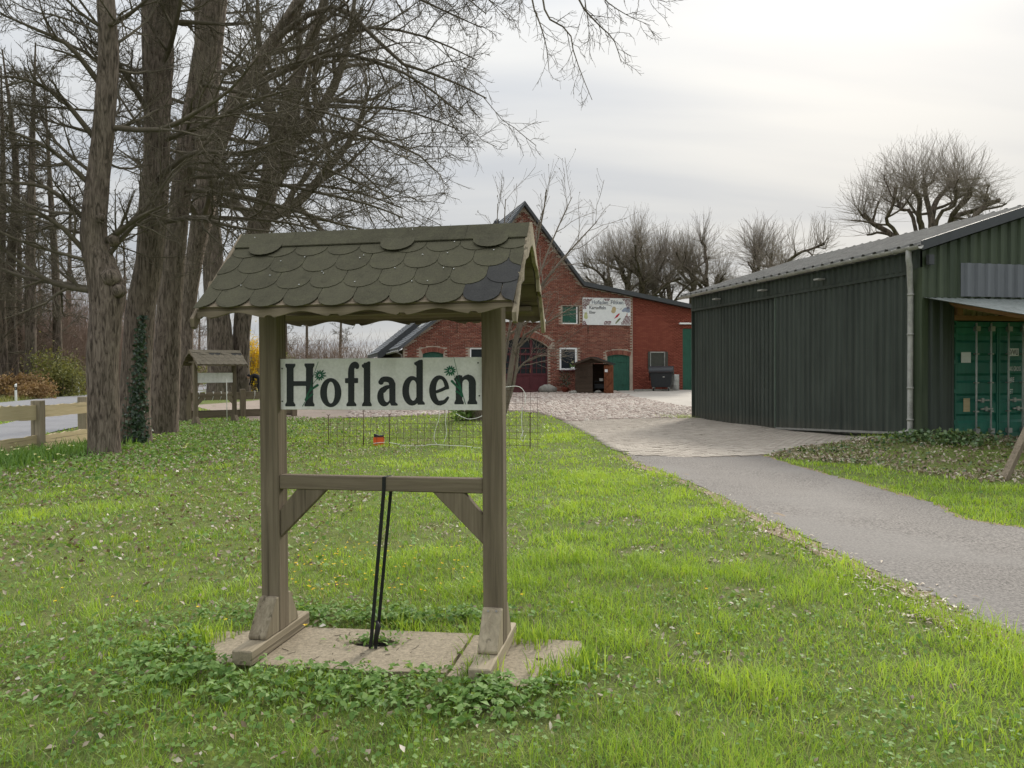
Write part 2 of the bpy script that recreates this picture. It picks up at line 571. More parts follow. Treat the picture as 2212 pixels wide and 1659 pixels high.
def wob(pts, n, amp, seed):
    """resample an edge and roughen it a little"""
    r = np.random.default_rng(seed)
    c = cr([(p[0], p[1]) for p in pts], n)
    return [tuple(q) for q in c + r.normal(0, amp, c.shape)]

DL = [gnd(*p) for p in ((1352, 984), (1380, 1000), (1498, 1046), (1661, 1123), (1843, 1214), (2025, 1291), (2212, 1377))]
DR = [gnd(*p) for p in ((1640, 984), (1811, 1033), (2000, 1086), (2212, 1143))]
DL2 = DL + [Vector((4.2, 2.2, 0)), Vector((6.2, -0.5, 0))]
DR2 = DR + [Vector((8.6, 4.8, 0)), Vector((11.0, 1.8, 0))]
dl = wob(DL2, 90, 0.035, 1); dr = wob(DR2, 70, 0.03, 2)
DRIVE = dl + dr[::-1]
drive = sheet('driveway', DRIVE, 0.012, MAT['asphalt'], 'worn grey asphalt driveway curving up to the green shed', 'driveway', 0.8)
EDGE = wob([(p[0] - 0.17, p[1] - 0.08) for p in DL2], 46, 0.05, 3) + [(p[0] + 0.25, p[1] + 0.15) for p in dl[::-1]]
sheet('gravel_verge', EDGE, 0.006, MAT['sand'], 'sandy strip of straw and grit along the driveway edge', 'verge', 0.8)
EDGE2 = wob([(p[0] + 0.10, p[1] + 0.10) for p in DR2], 40, 0.04, 4) + [(p[0] - 0.2, p[1] - 0.2) for p in dr[::-1]]
sheet('gravel_verge', EDGE2, 0.006, MAT['sand'], 'thin gritty strip between the driveway and the weedy bank', 'verge', 0.8)

# shed corner positions are needed for the paving
SH = Frame(8.42, 15.45, 0.0, 13.35)
SHL = 10.07
def shw(u, v):
    p = SH.w(u, v); return (p.x, p.y)
g2 = lambda px, py: tuple(gnd(px, py))[:2]
PAVE = [g2(1221, 912), g2(1265, 934), g2(1321, 968), g2(1362, 985), g2(1500, 990), g2(1643, 986), g2(1730, 966), g2(1850, 951), shw(0.3, 0.6), shw(0.3, SHL - 0.2), shw(-0.05, SHL + 0.1)]
pave_base = sheet('paved_apron', PAVE, 0.008, MAT['sand'], 'grey block paving in front of the green sliding doors', 'paving', 0.7)
LAWN_FAR = [g2(*p) for p in ((545, 909), (614, 905), (750, 903), (860, 900), (944, 896), (985, 891), (1060, 889), (1120, 889), (1165, 893), (1200, 902), (1221, 912))]

# barn frame: facade runs to the right and slightly away
BF0 = at(1300, 845, 43.0)
_a = 14.8
_d = Vector((math.cos(R(_a)), math.sin(R(_a)), 0))
# origin under the gable apex (photo position 1131)
_r = ray(1131, 800)
_t = (BF0.y - BF0.x * _d.y / _d.x) / (1 - _r.x * _d.y / _d.x)
BZ = 0.46
BN = Frame(_r.x * _t, _t, BZ, _a)
def bnw(u, v):
    p = BN.w(u, v); return (p.x, p.y)
CONC = [g2(1368, 858), g2(1490, 880), g2(1530, 884), (10.5, 33.0), (13.0, 44.0), bnw(8.0, 0.2), bnw(5.6, 0.2)]
sheet('concrete_strip', CONC, 0.022, MAT['concrete'], 'pale concrete strip between the brick barn and the cobbles', 'paving', 0.8)
YARD = LAWN_FAR + [shw(-0.05, SHL + 0.1), shw(0.6, SHL + 1.0), (9.0, 30.0), (10.5, 33.0), bnw(8.0, 0.25), bnw(-6.9, 0.25), bnw(-12.0, 0.25), (-14.0, 33.0)]
yard = sheet('cobbled_yard', YARD, 0.006, MAT['dirt'], 'farmyard of pale rounded cobblestones in front of the barn', 'yard', 0.8)

def rnd_mat(name, stops, rough=0.85, bump=0.3, fs=40, spec=0.25):
    N = NT(name)
    c = N.ramp(N.tone(), stops)
    f = N.noise(N.coord((1, 1, 1)), fs, 3)
    c = N.mix(0.3, c, N.ramp(f, [(0.3, tuple(x * 0.6 for x in stops[0][1])), (0.7, tuple(min(1, x * 1.2) for x in stops[-1][1]))]))
    N.col(c)
    if bump: N.bump(f, bump, 0.004)
    return N.set(rough, spec)
MAT['cobble'] = rnd_mat('cobblestone', [(0.0, (0.20, 0.145, 0.12)), (0.35, (0.32, 0.25, 0.21)), (0.7, (0.40, 0.335, 0.285)), (1.0, (0.52, 0.47, 0.41))], 0.7)
MAT['paver'] = rnd_mat('concrete_paver', [(0.0, (0.27, 0.235, 0.195)), (0.5, (0.34, 0.30, 0.25)), (1.0, (0.40, 0.355, 0.30))], 0.85)

def pieces(kind, cx, cy, cz, rot, variants, mat, parent, nobj, name):
    """the nearest pieces as objects of their own (sharing mesh data), the rest joined"""
    order = np.argsort(cx ** 2 + cy ** 2)
    for k in order[:nobj]:
        o = link(name, variants[k % len(variants)], None, parent)
        o.location = (cx[k], cy[k], cz[k]); o.rotation_euler = (0, 0, rot[k])
    rest = order[nobj:]
    V_, F4, F5, T_ = [], [], [], []
    base = 0
    for vi, me in enumerate(variants):
        sel = rest[rest % len(variants) == vi]
        if not len(sel): continue
        co = np.array([v.co[:] for v in me.vertices])
        c, s = np.cos(rot[sel])[:, None], np.sin(rot[sel])[:, None]
        P = np.stack([co[None, :, 0] * c - co[None, :, 1] * s + cx[sel][:, None], co[None, :, 0] * s + co[None, :, 1] * c + cy[sel][:, None], co[None, :, 2] + cz[sel][:, None]], -1)
        n = len(co)
        offs = base + np.arange(len(sel)) * n
        for p in me.polygons:
            f = np.array(p.vertices)[None] + offs[:, None]
            (F4 if len(p.vertices) == 4 else F5).append(f)
        V_.append(P.reshape(-1, 3)); T_.append(np.repeat(rng.random(len(sel)), n)); base += n * len(sel)
    me = np_mesh(name + '_field', np.concatenate(V_), [np.concatenate(F4), np.concatenate(F5)] if F5 else [np.concatenate(F4)], kind == 'dome', np.concatenate(T_))
    o = link(name + '_field', me, mat, parent)
    o['kind'] = 'stuff'
    return o
# cobbles
def dome(seed):
    r = np.random.default_rng(seed)
    n = 6
    a = np.linspace(0, 2 * math.pi, n, endpoint=False) + r.uniform(-0.2, 0.2, n)
    rx, ry = 0.105 * r.uniform(0.9, 1.1), 0.088 * r.uniform(0.9, 1.1)
    v = [(math.cos(t) * rx, math.sin(t) * ry, -0.02) for t in a] + [(math.cos(t) * rx * 0.93, math.sin(t) * ry * 0.93, 0.018) for t in a] + [(math.cos(t) * rx * 0.55, math.sin(t) * ry * 0.55, 0.042 + r.uniform(-0.006, 0.006)) for t in a]
    f = [(i, (i + 1) % n, n + (i + 1) % n, n + i) for i in range(n)] + [(n + i, n + (i + 1) % n, 2 * n + (i + 1) % n, 2 * n + i) for i in range(n)] + [tuple(range(2 * n, 3 * n))]
    me = bpy.data.meshes.new('cobble'); me.from_pydata(v, [], f); me.polygons.foreach_set('use_smooth', [True] * len(f)); me.materials.append(MAT['cobble'])
    return me
COBPOLY = LAWN_FAR[2:] + [shw(-0.05, SHL + 0.1), g2(1490, 880), g2(1368, 858), bnw(5.5, 0.3), bnw(-3.2, 0.3), (-7.5, 36.0)]
cxs, cys = np.meshgrid(np.arange(-12, 10, 0.225), np.arange(24, 46, 0.19))
cxs = cxs + (np.arange(cxs.shape[0]) % 2)[:, None] * 0.11 + rng.normal(0, 0.02, cxs.shape); cys = cys + rng.normal(0, 0.018, cys.shape)
cxs, cys = cxs.ravel(), cys.ravel()
k = inpoly(cxs, cys, COBPOLY)
cxs, cys = cxs[k], cys[k]
pieces('dome', cxs, cys, hgt(cxs, cys) + 0.012 + rng.normal(0, 0.006, len(cxs)), rng.uniform(0, 6.28, len(cxs)), [dome(s) for s in range(5)], MAT['cobble'], yard, 280, 'cobblestone')
# pavers
def slabmesh(lx, ly, lz, mat, name):
    b = MB(); b.box(-lx / 2, lx / 2, -ly / 2, ly / 2, -lz, lz)
    me = bpy.data.meshes.new(name); me.from_pydata(b.v, [], b.f[1:]); me.materials.append(mat)
    return me
pa = R(13.35)
us, ws = np.meshgrid(np.arange(-12, 3, 0.205), np.arange(-6, 14, 0.105))
us = us + (np.arange(us.shape[0]) % 2)[:, None] * 0.1025
us, ws = us.ravel(), ws.ravel()
px_ = 8.42 + us * math.cos(pa) - ws * math.sin(pa); py_ = 15.45 + us * math.sin(pa) + ws * math.cos(pa)
k = inpoly(px_, py_, PAVE) & (rng.random(len(px_)) > 0.004)
px_, py_ = px_[k], py_[k]
pieces('box', px_, py_, hgt(px_, py_) + 0.016 + rng.normal(0, 0.0022, len(px_)), np.full(len(px_), pa), [slabmesh(0.197, 0.097, 0.012, MAT['paver'], 'paver')], MAT['paver'], pave_base, 280, 'paver')

# road and path on the left behind the fence
rd = Vector((-0.235, 0.972, 0)); rp = Vector((0.972, 0.235, 0))
def strip(p, w, s0, s1):
    a = p + rd * s0; b = p + rd * s1
    return [tuple(a)[:2], tuple(a + rp * w)[:2], tuple(b + rp * w)[:2], tuple(b)[:2]]
ROADP = Vector((-30.3, 47.7, 0))
ROAD = strip(ROADP, 6.4, -60, 160)
PATH = strip(Vector((-14.9, 18.0, 0)), 2.9, -26, 60)
APRON = [tuple(Vector((-14.9, 18.0, 0)) + rd * s + rp * w)[:2] for s, w in ((9, 0.4), (22, 0.4), (26, -5.5), (8, -5.5))]
sheet('road', ROAD, 0.02, MAT['road'], 'grey country road passing beyond the plank fence', 'road', 3.0)
sheet('cycle_path', PATH, 0.016, MAT['road'], 'narrow paved path between the plank fence and the road', 'path', 2.0)
sheet('road_apron', APRON, 0.012, MAT['road'], 'paved crossing joining the path to the road', 'road', 2.0)
NOGRASS = [DRIVE, PAVE, YARD, CONC, ROAD, PATH, APRON]

# ================================================================== TREES
class Tubes:
    def __init__(self):
        self.V = []; self.F = []; self.n = 0; self.tri = 0
    def add(self, P, Rr, k):
        P = np.asarray(P, float); Rr = np.asarray(Rr, float)
        if P.ndim == 2: P = P[None]; Rr = Rr[None]
        N, n, _ = P.shape
        if N == 0: return
        T = np.empty_like(P)
        T[:, 1:-1] = P[:, 2:] - P[:, :-2]; T[:, 0] = P[:, 1] - P[:, 0]; T[:, -1] = P[:, -1] - P[:, -2]
        T = nrm(T)
        ax = nrm(P[:, -1] - P[:, 0])
        ref = np.where(np.abs(ax[:, 2:3]) > 0.8, np.array([[1.0, 0.13, 0.0]]), np.array([[0.05, 0.1, 1.0]]))
        U = nrm(np.cross(T, ref[:, None]))
        Wv = np.cross(T, U)
        a = np.arange(k) * 2 * math.pi / k
        ring = P[:, :, None] + Rr[:, :, None, None] * (U[:, :, None] * np.cos(a)[None, None, :, None] + Wv[:, :, None] * np.sin(a)[None, None, :, None])
        self.V.append(ring.reshape(-1, 3))
        b = self.n + (np.arange(N) * n * k)[:, None, None] + (np.arange(n - 1) * k)[None, :, None] + np.arange(k)[None, None]
        j = np.roll(np.arange(k), -1)
        b2 = self.n + (np.arange(N) * n * k)[:, None, None] + (np.arange(n - 1) * k)[None, :, None] + j[None, None]
        self.F.append(np.stack([b, b2, b2 + k, b + k], -1).reshape(-1, 4))
        self.n += N * n * k
        self.tri += N * (n - 1) * k * 2
    def mesh(self, name, origin=(0, 0, 0)):
        return np_mesh(name, np.concatenate(self.V) - np.array(origin), [np.concatenate(self.F)], True)
def grow(P, D, L, n, wander, trop, r, cum=None):
    P = np.asarray(P, float); D = nrm(np.asarray(D, float)); L = np.asarray(L, float)
    out_ = np.empty((len(P), n, 3)); out_[:, 0] = P
    d = D.copy(); p = P.copy()
    trop = np.asarray(trop, float)
    for i in range(1, n):
        d = nrm(d + r.normal(0, wander, d.shape) + trop)
        p = p + d * (L / (n - 1))[:, None]
        out_[:, i] = p
    return out_
def spawn(P, Rr, m, r, t0=0.2, t1=1.0, ang=(0.5, 1.0), ratio=(0.4, 0.7), n=5, wander=0.15, trop=(0, 0, 0.02), rr=0.6, flat=0.0, minL=0.0, taper=0.8, absL=None):
    N, npts, _ = P.shape
    if N == 0: return np.zeros((0, n, 3)), np.zeros((0, n))
    L0 = np.linalg.norm(np.diff(P, axis=1), axis=2).sum(1)
    t = t0 + (t1 - t0) * (np.arange(m)[None] + r.random((N, m))) / m
    s = t * (npts - 1)
    i = np.clip(s.astype(int), 0, npts - 2); f = (s - i)[..., None]
    I = np.arange(N)[:, None]
    base = P[I, i] * (1 - f) + P[I, i + 1] * f
    T = nrm(P[I, i + 1] - P[I, i])
    rad = Rr[I, i] * (1 - f[..., 0]) + Rr[I, i + 1] * f[..., 0]
    q = r.normal(0, 1, T.shape)
    q[..., 2] *= (1 - flat)
    q = nrm(q - T * (q * T).sum(-1, keepdims=True))
    an = r.uniform(ang[0], ang[1], t.shape)[..., None]
    D = T * np.cos(an) + q * np.sin(an)
    if absL is None:
        L = L0[:, None] * r.uniform(ratio[0], ratio[1], t.shape) * (1.15 - 0.55 * t)
    else:
        L = r.uniform(absL[0], absL[1], t.shape)
    L = np.maximum(L, minL)
    base, D, L, rad = base.reshape(-1, 3), D.reshape(-1, 3), L.ravel(), rad.ravel() * rr
    pts = grow(base, D, L, n, wander, trop, r)
    return pts, rad[:, None] * (1 - taper * np.linspace(0, 1, n))[None]
def trunk_tube(tb, pts, rad, r, k=18, flare=0.45, lump=0.05, step=0.22):
    P = np.asarray([tuple(p) for p in pts], float)
    Ls = np.linalg.norm(np.diff(P, axis=0), axis=1).sum()
    n = max(8, int(Ls / step))
    C = cr(P, n); RR = cr(np.asarray(rad)[:, None], n)[:, 0]
    z = C[:, 2] - C[0, 2]
    RR = RR * (1 + flare * np.exp(-z / 0.35))
    b = tb.n
    tb.add(C, RR, k)
    v = tb.V[-1].reshape(n, k, 3)
    ph = r.uniform(0, 6.28, 4)
    a = np.arange(k) * 2 * math.pi / k
    dis = 1 + lump * (np.sin(3 * a[None] + ph[0] + 0.7 * z[:, None]) + 0.7 * np.sin(5 * a[None] + ph[1] - 1.1 * z[:, None]) + 0.6 * np.sin(2.1 * z[:, None] + ph[2])) + flare * 0.35 * np.exp(-z / 0.3)[:, None] * np.sin(5 * a[None] + ph[3]) + r.normal(0, 0.012, (n, k))
    tb.V[-1] = (C[:, None] + (v - C[:, None]) * dis[..., None]).reshape(-1, 3)
    return C, RR
def pxtrunk(lst, Y, ext=None):
    """(px, py, width_px) list -> points and radii at depth Y"""
    pts, rad = [], []
    for k_, e in enumerate(lst):
        y = Y if len(e) < 4 else e[3]
        pts.append(at(e[0], e[1], y)); rad.append(e[2] * 0.5 * y / PF)
    p0 = pts[0]
    g = H(p0.x, p0.y)
    pts[0] = Vector((p0.x, p0.y, g - 0.1))
    return pts, rad
def crown_from(tb, limbs, limr, r, m1=9, m2=8, m3=6, n1=6, f1=(0.35, 0.6), a1=(0.5, 1.05), fine=0.006, w1=0.16, up1=0.02, L2=(0.4, 0.65), L3=(0.35, 0.6), k1=5, t1_=0.15, minr=0.0):
    """limbs: list of (n,3) polylines with start radius"""
    P = np.stack([cr(l, 9) for l in limbs]); Rr = np.asarray(limr)[:, None] * (1 - 0.85 * np.linspace(0, 1, 9))[None] + 0.006
    tb.add(P, Rr, 8)
    P1, R1 = spawn(P, Rr, m1, r, t1_, 1.0, a1, f1, n1, w1, (0, 0, up1), 0.62, 0.2)
    R1 = np.maximum(R1, fine * 1.6); tb.add(P1, R1, k1)
    P2, R2 = spawn(P1, R1, m2, r, 0.15, 1.0, (0.5, 1.1), L2, 5, 0.2, (0, 0, 0.03), 0.6)
    R2 = np.clip(R2, fine * 1.1, fine * 3); tb.add(P2, R2, 3)
    P3, R3 = spawn(P2, R2, m3, r, 0.15, 1.0, (0.45, 1.0), L3, 3, 0.22, (0, 0, 0.05), 0.6)
    R3 = np.clip(R3, fine * 0.55, fine); tb.add(P3, R3, 3)
def limb_dir(p, az, el, L, r, n=7, wander=0.14, trop=(0, 0, 0.03)):
    d = np.array([[math.cos(el) * math.sin(az), math.cos(el) * math.cos(az), math.sin(el)]])
    return grow(np.array([tuple(p)]), d, np.array([L]), n, wander, trop, r)[0]
def on_curve(C, z):
    i = int(np.argmin(np.abs(C[:, 2] - z)))
    return C[i], i
TREETRI = [0]
def finish_tree(name, label, group, tb_trunk, tb_crown, base, bm='bark', cm='twig', cat='tree'):
    t = thing(name, label, cat, base, 0, group)
    link('trunk', tb_trunk.mesh('trunk', base), MAT[bm], t)
    link('crown', tb_crown.mesh('crown', base), MAT[cm], t)
    TREETRI[0] += tb_trunk.tri + tb_crown.tri
    return t
def base_of(C):
    return (float(C[0, 0]), float(C[0, 1]), H(C[0, 0], C[0, 1]))

# --- A: slim front oak, burr halfway up
r = np.random.default_rng(11)
tt, tcw = Tubes(), Tubes()
p, q = pxtrunk([(226, 990, 62), (224, 880, 62), (222, 780, 62), (229, 690, 64), (231, 620, 72), (204, 520, 54), (208, 420, 47), (219, 320, 44), (229, 200, 42), (234, 100, 39), (229, 0, 36), (224, -150, 31), (230, -330, 24), (240, -520, 12)], 14.9)
C, RR = trunk_tube(tt, p, q, r, 20, 0.12, 0.03)
for (px, py, s) in ((240, 600, 1.0), (258, 628, 0.7), (245, 520, 0.55), (205, 545, 0.5), (216, 470, 0.4)):   # burrs
    c = at(px, py, 14.72)
    tt.add(cr([c + Vector((-0.03, 0.1, -0.16 * s)), c, c + Vector((0.03, 0.1, 0.16 * s))], 7), np.array([0.02, 0.1, 0.15, 0.17, 0.15, 0.1, 0.02]) * s * 1.2, 9)
limbs, lr = [], []
for k in range(38):
    z = r.uniform(3.0, 14.5)
    b, i = on_curve(C, z)
    az = r.uniform(0, 2 * math.pi) if k % 3 else r.uniform(-2.4, -0.7)
    limbs.append(limb_dir(b, az, r.uniform(0.1, 0.8), r.uniform(2.2, 4.6) * (1.15 - z / 26), r, trop=(0, 0, 0.06))); lr.append(RR[i] * r.uniform(0.10, 0.19))
L_ = [((250, 276), (347, 280), (434, 236), (497, 194), (560, 120)), ((196, 400), (120, 330), (40, 290), (-40, 270)), ((190, 550), (120, 480), (40, 455), (-30, 470)), ((205, 300), (130, 210), (50, 170), (-20, 165)), ((215, 180), (150, 100), (70, 60), (0, 30)), ((190, 480), (110, 410), (30, 395), (-40, 400)), ((230, 520), (300, 470), (360, 440)), ((225, 60), (280, 30), (350, -30))]
for l in L_:
    limbs.append([at(x, y, 14.8 - 0.35 * j + (0.1 if j == 0 else 0)) for j, (x, y) in enumerate(l)]); lr.append(0.052)
crown_from(tcw, limbs, lr, r, 8, 8, 5, fine=0.0048, up1=0.05, a1=(0.4, 0.95))
finish_tree('oak_tree', 'slim bare oak with knotty burrs on its trunk, nearest to the plank fence', 'roadside oaks', tt, tcw, base_of(C))

# --- B: ivy-clad oak
r = np.random.default_rng(12)
tt, tcw = Tubes(), Tubes()
p, q = pxtrunk([(291, 962, 64), (293, 860, 62), (298, 760, 60), (305, 660, 58), (322, 560, 56), (330, 450, 58), (338, 350, 52), (340, 240, 54), (342, 120, 62), (338, 30, 58), (330, -120, 44), (318, -300, 34), (310, -480, 16)], 17.3)
C, RR = trunk_tube(tt, p, q, r, 20, 0.16, 0.035)
CB, RB = C, RR
b2, i2 = on_curve(C, 8.6)
f2 = cr([b2, at(372, 10, 17.2), at(400, -120, 17.0), at(425, -300, 16.8)], 10)
tt.add(f2, np.linspace(RR[i2] * 0.75, 0.07, 10), 12)
limbs, lr = [], []
for k in range(16):
    z = r.uniform(5.0, 15.5)
    b, i = on_curve(C, z)
    limbs.append(limb_dir(b, r.uniform(0, 2 * math.pi), r.uniform(0.0, 0.6), r.uniform(2.5, 5.0) * (1.1 - z / 30), r)); lr.append(RR[i] * r.uniform(0.12, 0.22))
for l in (((350, 480), (430, 470), (500, 490), (590, 500)), ((345, 380), (420, 330), (520, 330), (620, 300)), ((320, 240), (270, 160), (230, 110), (180, 80)), ((360, 300), (440, 270), (540, 220), (640, 190))):
    limbs.append([at(x, y, 17.1 - 0.5 * j) for j, (x, y) in enumerate(l)]); lr.append(0.06)
crown_from(tcw, limbs, lr, r, 8, 8, 5, fine=0.006, up1=0.03)
oakB = finish_tree('oak_tree', 'bare oak with dark ivy climbing the lower half of its trunk', 'roadside oaks', tt, tcw, base_of(C))

# --- C: oak leaning right, with the long limb that hangs over the lawn
r = np.random.default_rng(13)
tt, tcw = Tubes(), Tubes()
p, q = pxtrunk([(350, 944, 60), (356, 840, 58), (362, 740, 54), (368, 640, 50), (380, 520, 44), (392, 420, 42), (405, 320, 44), (424, 210, 46), (442, 110, 46), (462, 0, 46), (480, -120, 38), (500, -300, 28), (512, -450, 14)], 20.0)
C, RR = trunk_tube(tt, p, q, r, 18, 0.16, 0.03)
limbs, lr = [], []
for k in range(12):
    z = r.uniform(6.5, 17)
    b, i = on_curve(C, z)
    limbs.append(limb_dir(b, r.uniform(0, 2 * math.pi), r.uniform(0.1, 0.7), r.uniform(3, 5.5) * (1.1 - z / 34), r)); lr.append(RR[i] * r.uniform(0.12, 0.22))
for l in (((395, 410), (500, 418), (620, 450), (740, 486), (830, 505)), ((388, 470), (480, 470), (600, 478), (700, 500)), ((410, 300), (500, 300), (620, 330), (740, 380), (850, 430)), ((400, 360), (520, 380), (660, 410), (790, 440), (870, 470)), ((430, 180), (520, 200), (640, 230), (760, 260), (880, 330))):
    limbs.append([at(x, y, 19.9 - 0.45 * j) for j, (x, y) in enumerate(l)]); lr.append(0.062)
crown_from(tcw, limbs, lr, r, 9, 8, 5, fine=0.006, up1=0.0)
# the limb reaching over the lawn; its twigs hang into the top of the picture
main = cr([at(484, -140, 20.0), at(640, -230, 18.5), at(860, -250, 17.0), at(1060, -150, 15.8), at(1230, -90, 15.0), at(1390, -60, 14.4)], 14)
tcw.add(main, np.linspace(0.13, 0.022, 14), 8)
hang = [((1140, -115, 15.5), (1149, 0, 15.3), (1166, 50, 15.2), (1180, 100, 15.1), (1186, 155, 15.0)), ((1160, -112, 15.3), (1172, 0, 15.1), (1188, 42, 15.0), (1228, 66, 14.9), (1238, 108, 14.8), (1256, 160, 14.8), (1279, 216, 14.7)),
        ((1230, -90, 15.0), (1250, 0, 14.8), (1290, 50, 14.7), (1325, 85, 14.6), (1342, 135, 14.5)), ((1290, -80, 14.8), (1300, -10, 14.7), (1350, 30, 14.6), (1405, 55, 14.5)), ((1330, -70, 14.6), (1370, -20, 14.5), (1440, 5, 14.4)), ((1140, -115, 15.5), (1130, -20, 15.3), (1118, 12, 15.2)), ((1255, -85, 14.9), (1262, -10, 14.8), (1270, 45, 14.7), (1275, 92, 14.7))]
hp = np.stack([cr([at(*e) for e in l], 10) for l in hang]); hr = np.linspace(0.024, 0.006, 10)[None].repeat(len(hang), 0)
hr[3:] *= 0.7
tcw.add(hp, hr, 5)
P1, R1 = spawn(hp, hr, 11, r, 0.3, 1.0, (0.4, 1.0), absL=(0.25, 0.75), n=5, wander=0.22, trop=(0.04, 0, -0.07), rr=0.6)
R1 = np.clip(R1, 0.0045, 0.01); tcw.add(P1, R1, 3)
P2, R2 = spawn(P1, R1, 6, r, 0.2, 1.0, (0.5, 1.1), absL=(0.07, 0.24), n=3, wander=0.2, trop=(0, 0, 0.0), rr=0.7)
tcw.add(P2, np.clip(R2, 0.003, 0.005), 3)
finish_tree('oak_tree', 'bare oak standing between the ivy-clad trunk and the small blank notice board', 'roadside oaks', tt, tcw, base_of(C))

# --- D: oak whose fan of limbs sweeps out to the right
r = np.random.default_rng(14)
tt, tcw = Tubes(), Tubes()
p, q = pxtrunk([(396, 922, 36), (398, 820, 35), (402, 700, 34), (420, 560, 36), (440, 450, 46), (450, 380, 44), (470, 310, 40), (515, 210, 34), (570, 120, 28), (630, 30, 24), (690, -80, 18), (740, -200, 9)], 25.4)
C, RR = trunk_tube(tt, p, q, r, 16, 0.12, 0.03)
fork = cr([C[int(np.argmin(np.abs(C[:, 2] - 7.0)))], at(455, 250, 25.5), at(470, 100, 25.7), at(490, -80, 25.8), at(500, -260, 25.8)], 12)
tt.add(fork, np.linspace(0.27, 0.07, 12), 10)
limbs, lr = [], []
for k in range(6):
    z = r.uniform(6, 13)
    b, i = on_curve(C, z)
    limbs.append(limb_dir(b, r.uniform(0.2, 2.9), r.uniform(0.1, 0.6), r.uniform(3, 6), r)); lr.append(RR[i] * 0.3)
for l, w in ((((520, 200), (620, 150), (720, 118), (800, 130), (900, 172), (1000, 250)), 0.14), (((600, 80), (700, 15), (775, 45), (860, 132), (960, 168), (1050, 212)), 0.13), (((470, 330), (560, 330), (650, 282), (760, 290), (880, 320), (940, 368)), 0.12),
             (((455, 390), (560, 402), (680, 400), (780, 418), (870, 450)), 0.10), (((690, -80), (800, -50), (920, 5), (1040, 60)), 0.09), (((445, 440), (540, 452), (650, 470), (760, 484)), 0.09), (((570, 120), (690, 90), (800, 60), (920, 80), (1030, 130)), 0.10),
             (((540, 180), (640, 220), (760, 230), (880, 240), (990, 280)), 0.10), (((500, 240), (600, 260), (720, 330), (800, 390), (850, 440)), 0.09), (((740, -200), (850, -150), (980, -60), (1070, 10)), 0.07), (((630, 30), (720, -60), (840, -90), (960, -40), (1050, 30)), 0.08)):
    limbs.append([at(x, y, 25.2 - 0.6 * j) for j, (x, y) in enumerate(l)]); lr.append(w * 0.72)
crown_from(tcw, limbs, lr, r, 12, 9, 6, fine=0.0066, up1=-0.015, f1=(0.22, 0.42), t1_=0.2)
finish_tree('oak_tree', 'bare oak spreading a wide fan of drooping limbs towards the barn', 'roadside oaks', tt, tcw, base_of(C))

# --- E1, E2: big oaks further back by the yard
r = np.random.default_rng(15)
tt, tcw = Tubes(), Tubes()
p, q = pxtrunk([(478, 853, 58), (476, 780, 54), (472, 690, 50), (462, 580, 44), (452, 470, 40), (444, 350, 34), (436, 200, 26), (430, 50, 20), (428, -100, 12)], 42.0)
C, RR = trunk_tube(tt, p, q, r, 14, 0.15, 0.03, 0.5)
limbs, lr = [], []
for k in range(14):
    z = r.uniform(9, 24)
    b, i = on_curve(C, z)
    limbs.append(limb_dir(b, r.uniform(0, 2 * math.pi), r.uniform(0.0, 0.7), r.uniform(5, 9) * (1.1 - z / 50), r)); lr.append(RR[i] * 0.32)
crown_from(tcw, limbs, lr, r, 8, 7, 5, fine=0.013)
finish_tree('oak_tree', 'tall bare oak behind the small blank notice board, its trunk the thickest', 'oaks by the yard', tt, tcw, base_of(C), 'bark_far')
r = np.random.default_rng(16)
tt, tcw = Tubes(), Tubes()
p, q = pxtrunk([(522, 852, 36), (521, 780, 34), (524, 690, 36), (545, 560, 42), (562, 480, 46), (580, 400, 40), (596, 310, 34), (630, 200, 26), (668, 100, 22), (700, 0, 16), (720, -110, 9)], 43.0)
C, RR = trunk_tube(tt, p, q, r, 14, 0.15, 0.03, 0.5)
limbs, lr = [], []
for l, w in ((((575, 420), (625, 330), (640, 220), (650, 120), (640, 0)), 0.46), (((590, 340), (660, 280), (720, 190), (755, 80), (770, -40)), 0.44), (((565, 470), (640, 440), (720, 350), (770, 280), (800, 180)), 0.38), (((600, 300), (575, 200), (560, 100), (555, -20)), 0.36), (((560, 490), (500, 420), (480, 330), (470, 240)), 0.24)):
    limbs.append([at(x, y, 43 + 0.5 * j) for j, (x, y) in enumerate(l)]); lr.append(w)
for k in range(9):
    z = r.uniform(9, 22)
    b, i = on_curve(C, z)
    limbs.append(limb_dir(b, r.uniform(0.3, 2.9) if k % 2 else r.uniform(0, 6.28), r.uniform(-0.05, 0.6), r.uniform(5, 8.5), r)); lr.append(RR[i] * 0.3)
crown_from(tcw, limbs, lr, r, 10, 8, 5, fine=0.011, f1=(0.3, 0.5))
finish_tree('oak_tree', 'tall forked bare oak at the edge of the yard beside the yellow shrub', 'oaks by the yard', tt, tcw, base_of(C), 'bark_far')

# --- multi-stemmed small tree on the lawn's edge in front of the barn
r = np.random.default_rng(17)
tt, tcw = Tubes(), Tubes()
g0 = gnd(1085, 897)
Y0 = g0.y
stems = [((1082, 897), (1098, 840), (1108, 776), (1120, 716), (1135, 660), (1150, 560), (1172, 470), (1180, 410)), ((1078, 897), (1084, 820), (1096, 740), (1104, 680), (1098, 590), (1090, 500), (1092, 430)), ((1088, 897), (1112, 820), (1124, 735), (1165, 708), (1213, 678), (1247, 656)),
         ((1086, 897), (1120, 700), (1168, 620), (1215, 560), (1260, 510), (1290, 478)), ((1075, 897), (1070, 820), (1066, 740), (1060, 640), (1072, 540), (1075, 440)), ((1084, 897), (1110, 760), (1150, 640), (1185, 540), (1215, 470), (1236, 425)), ((1090, 890), (1118, 800), (1160, 770), (1196, 770))]
sp = np.stack([cr([at(x, y, Y0 + (0.12 * j if i_ % 2 else -0.10 * j)) for j, (x, y) in enumerate(l)], 12) for i_, l in enumerate(stems)])
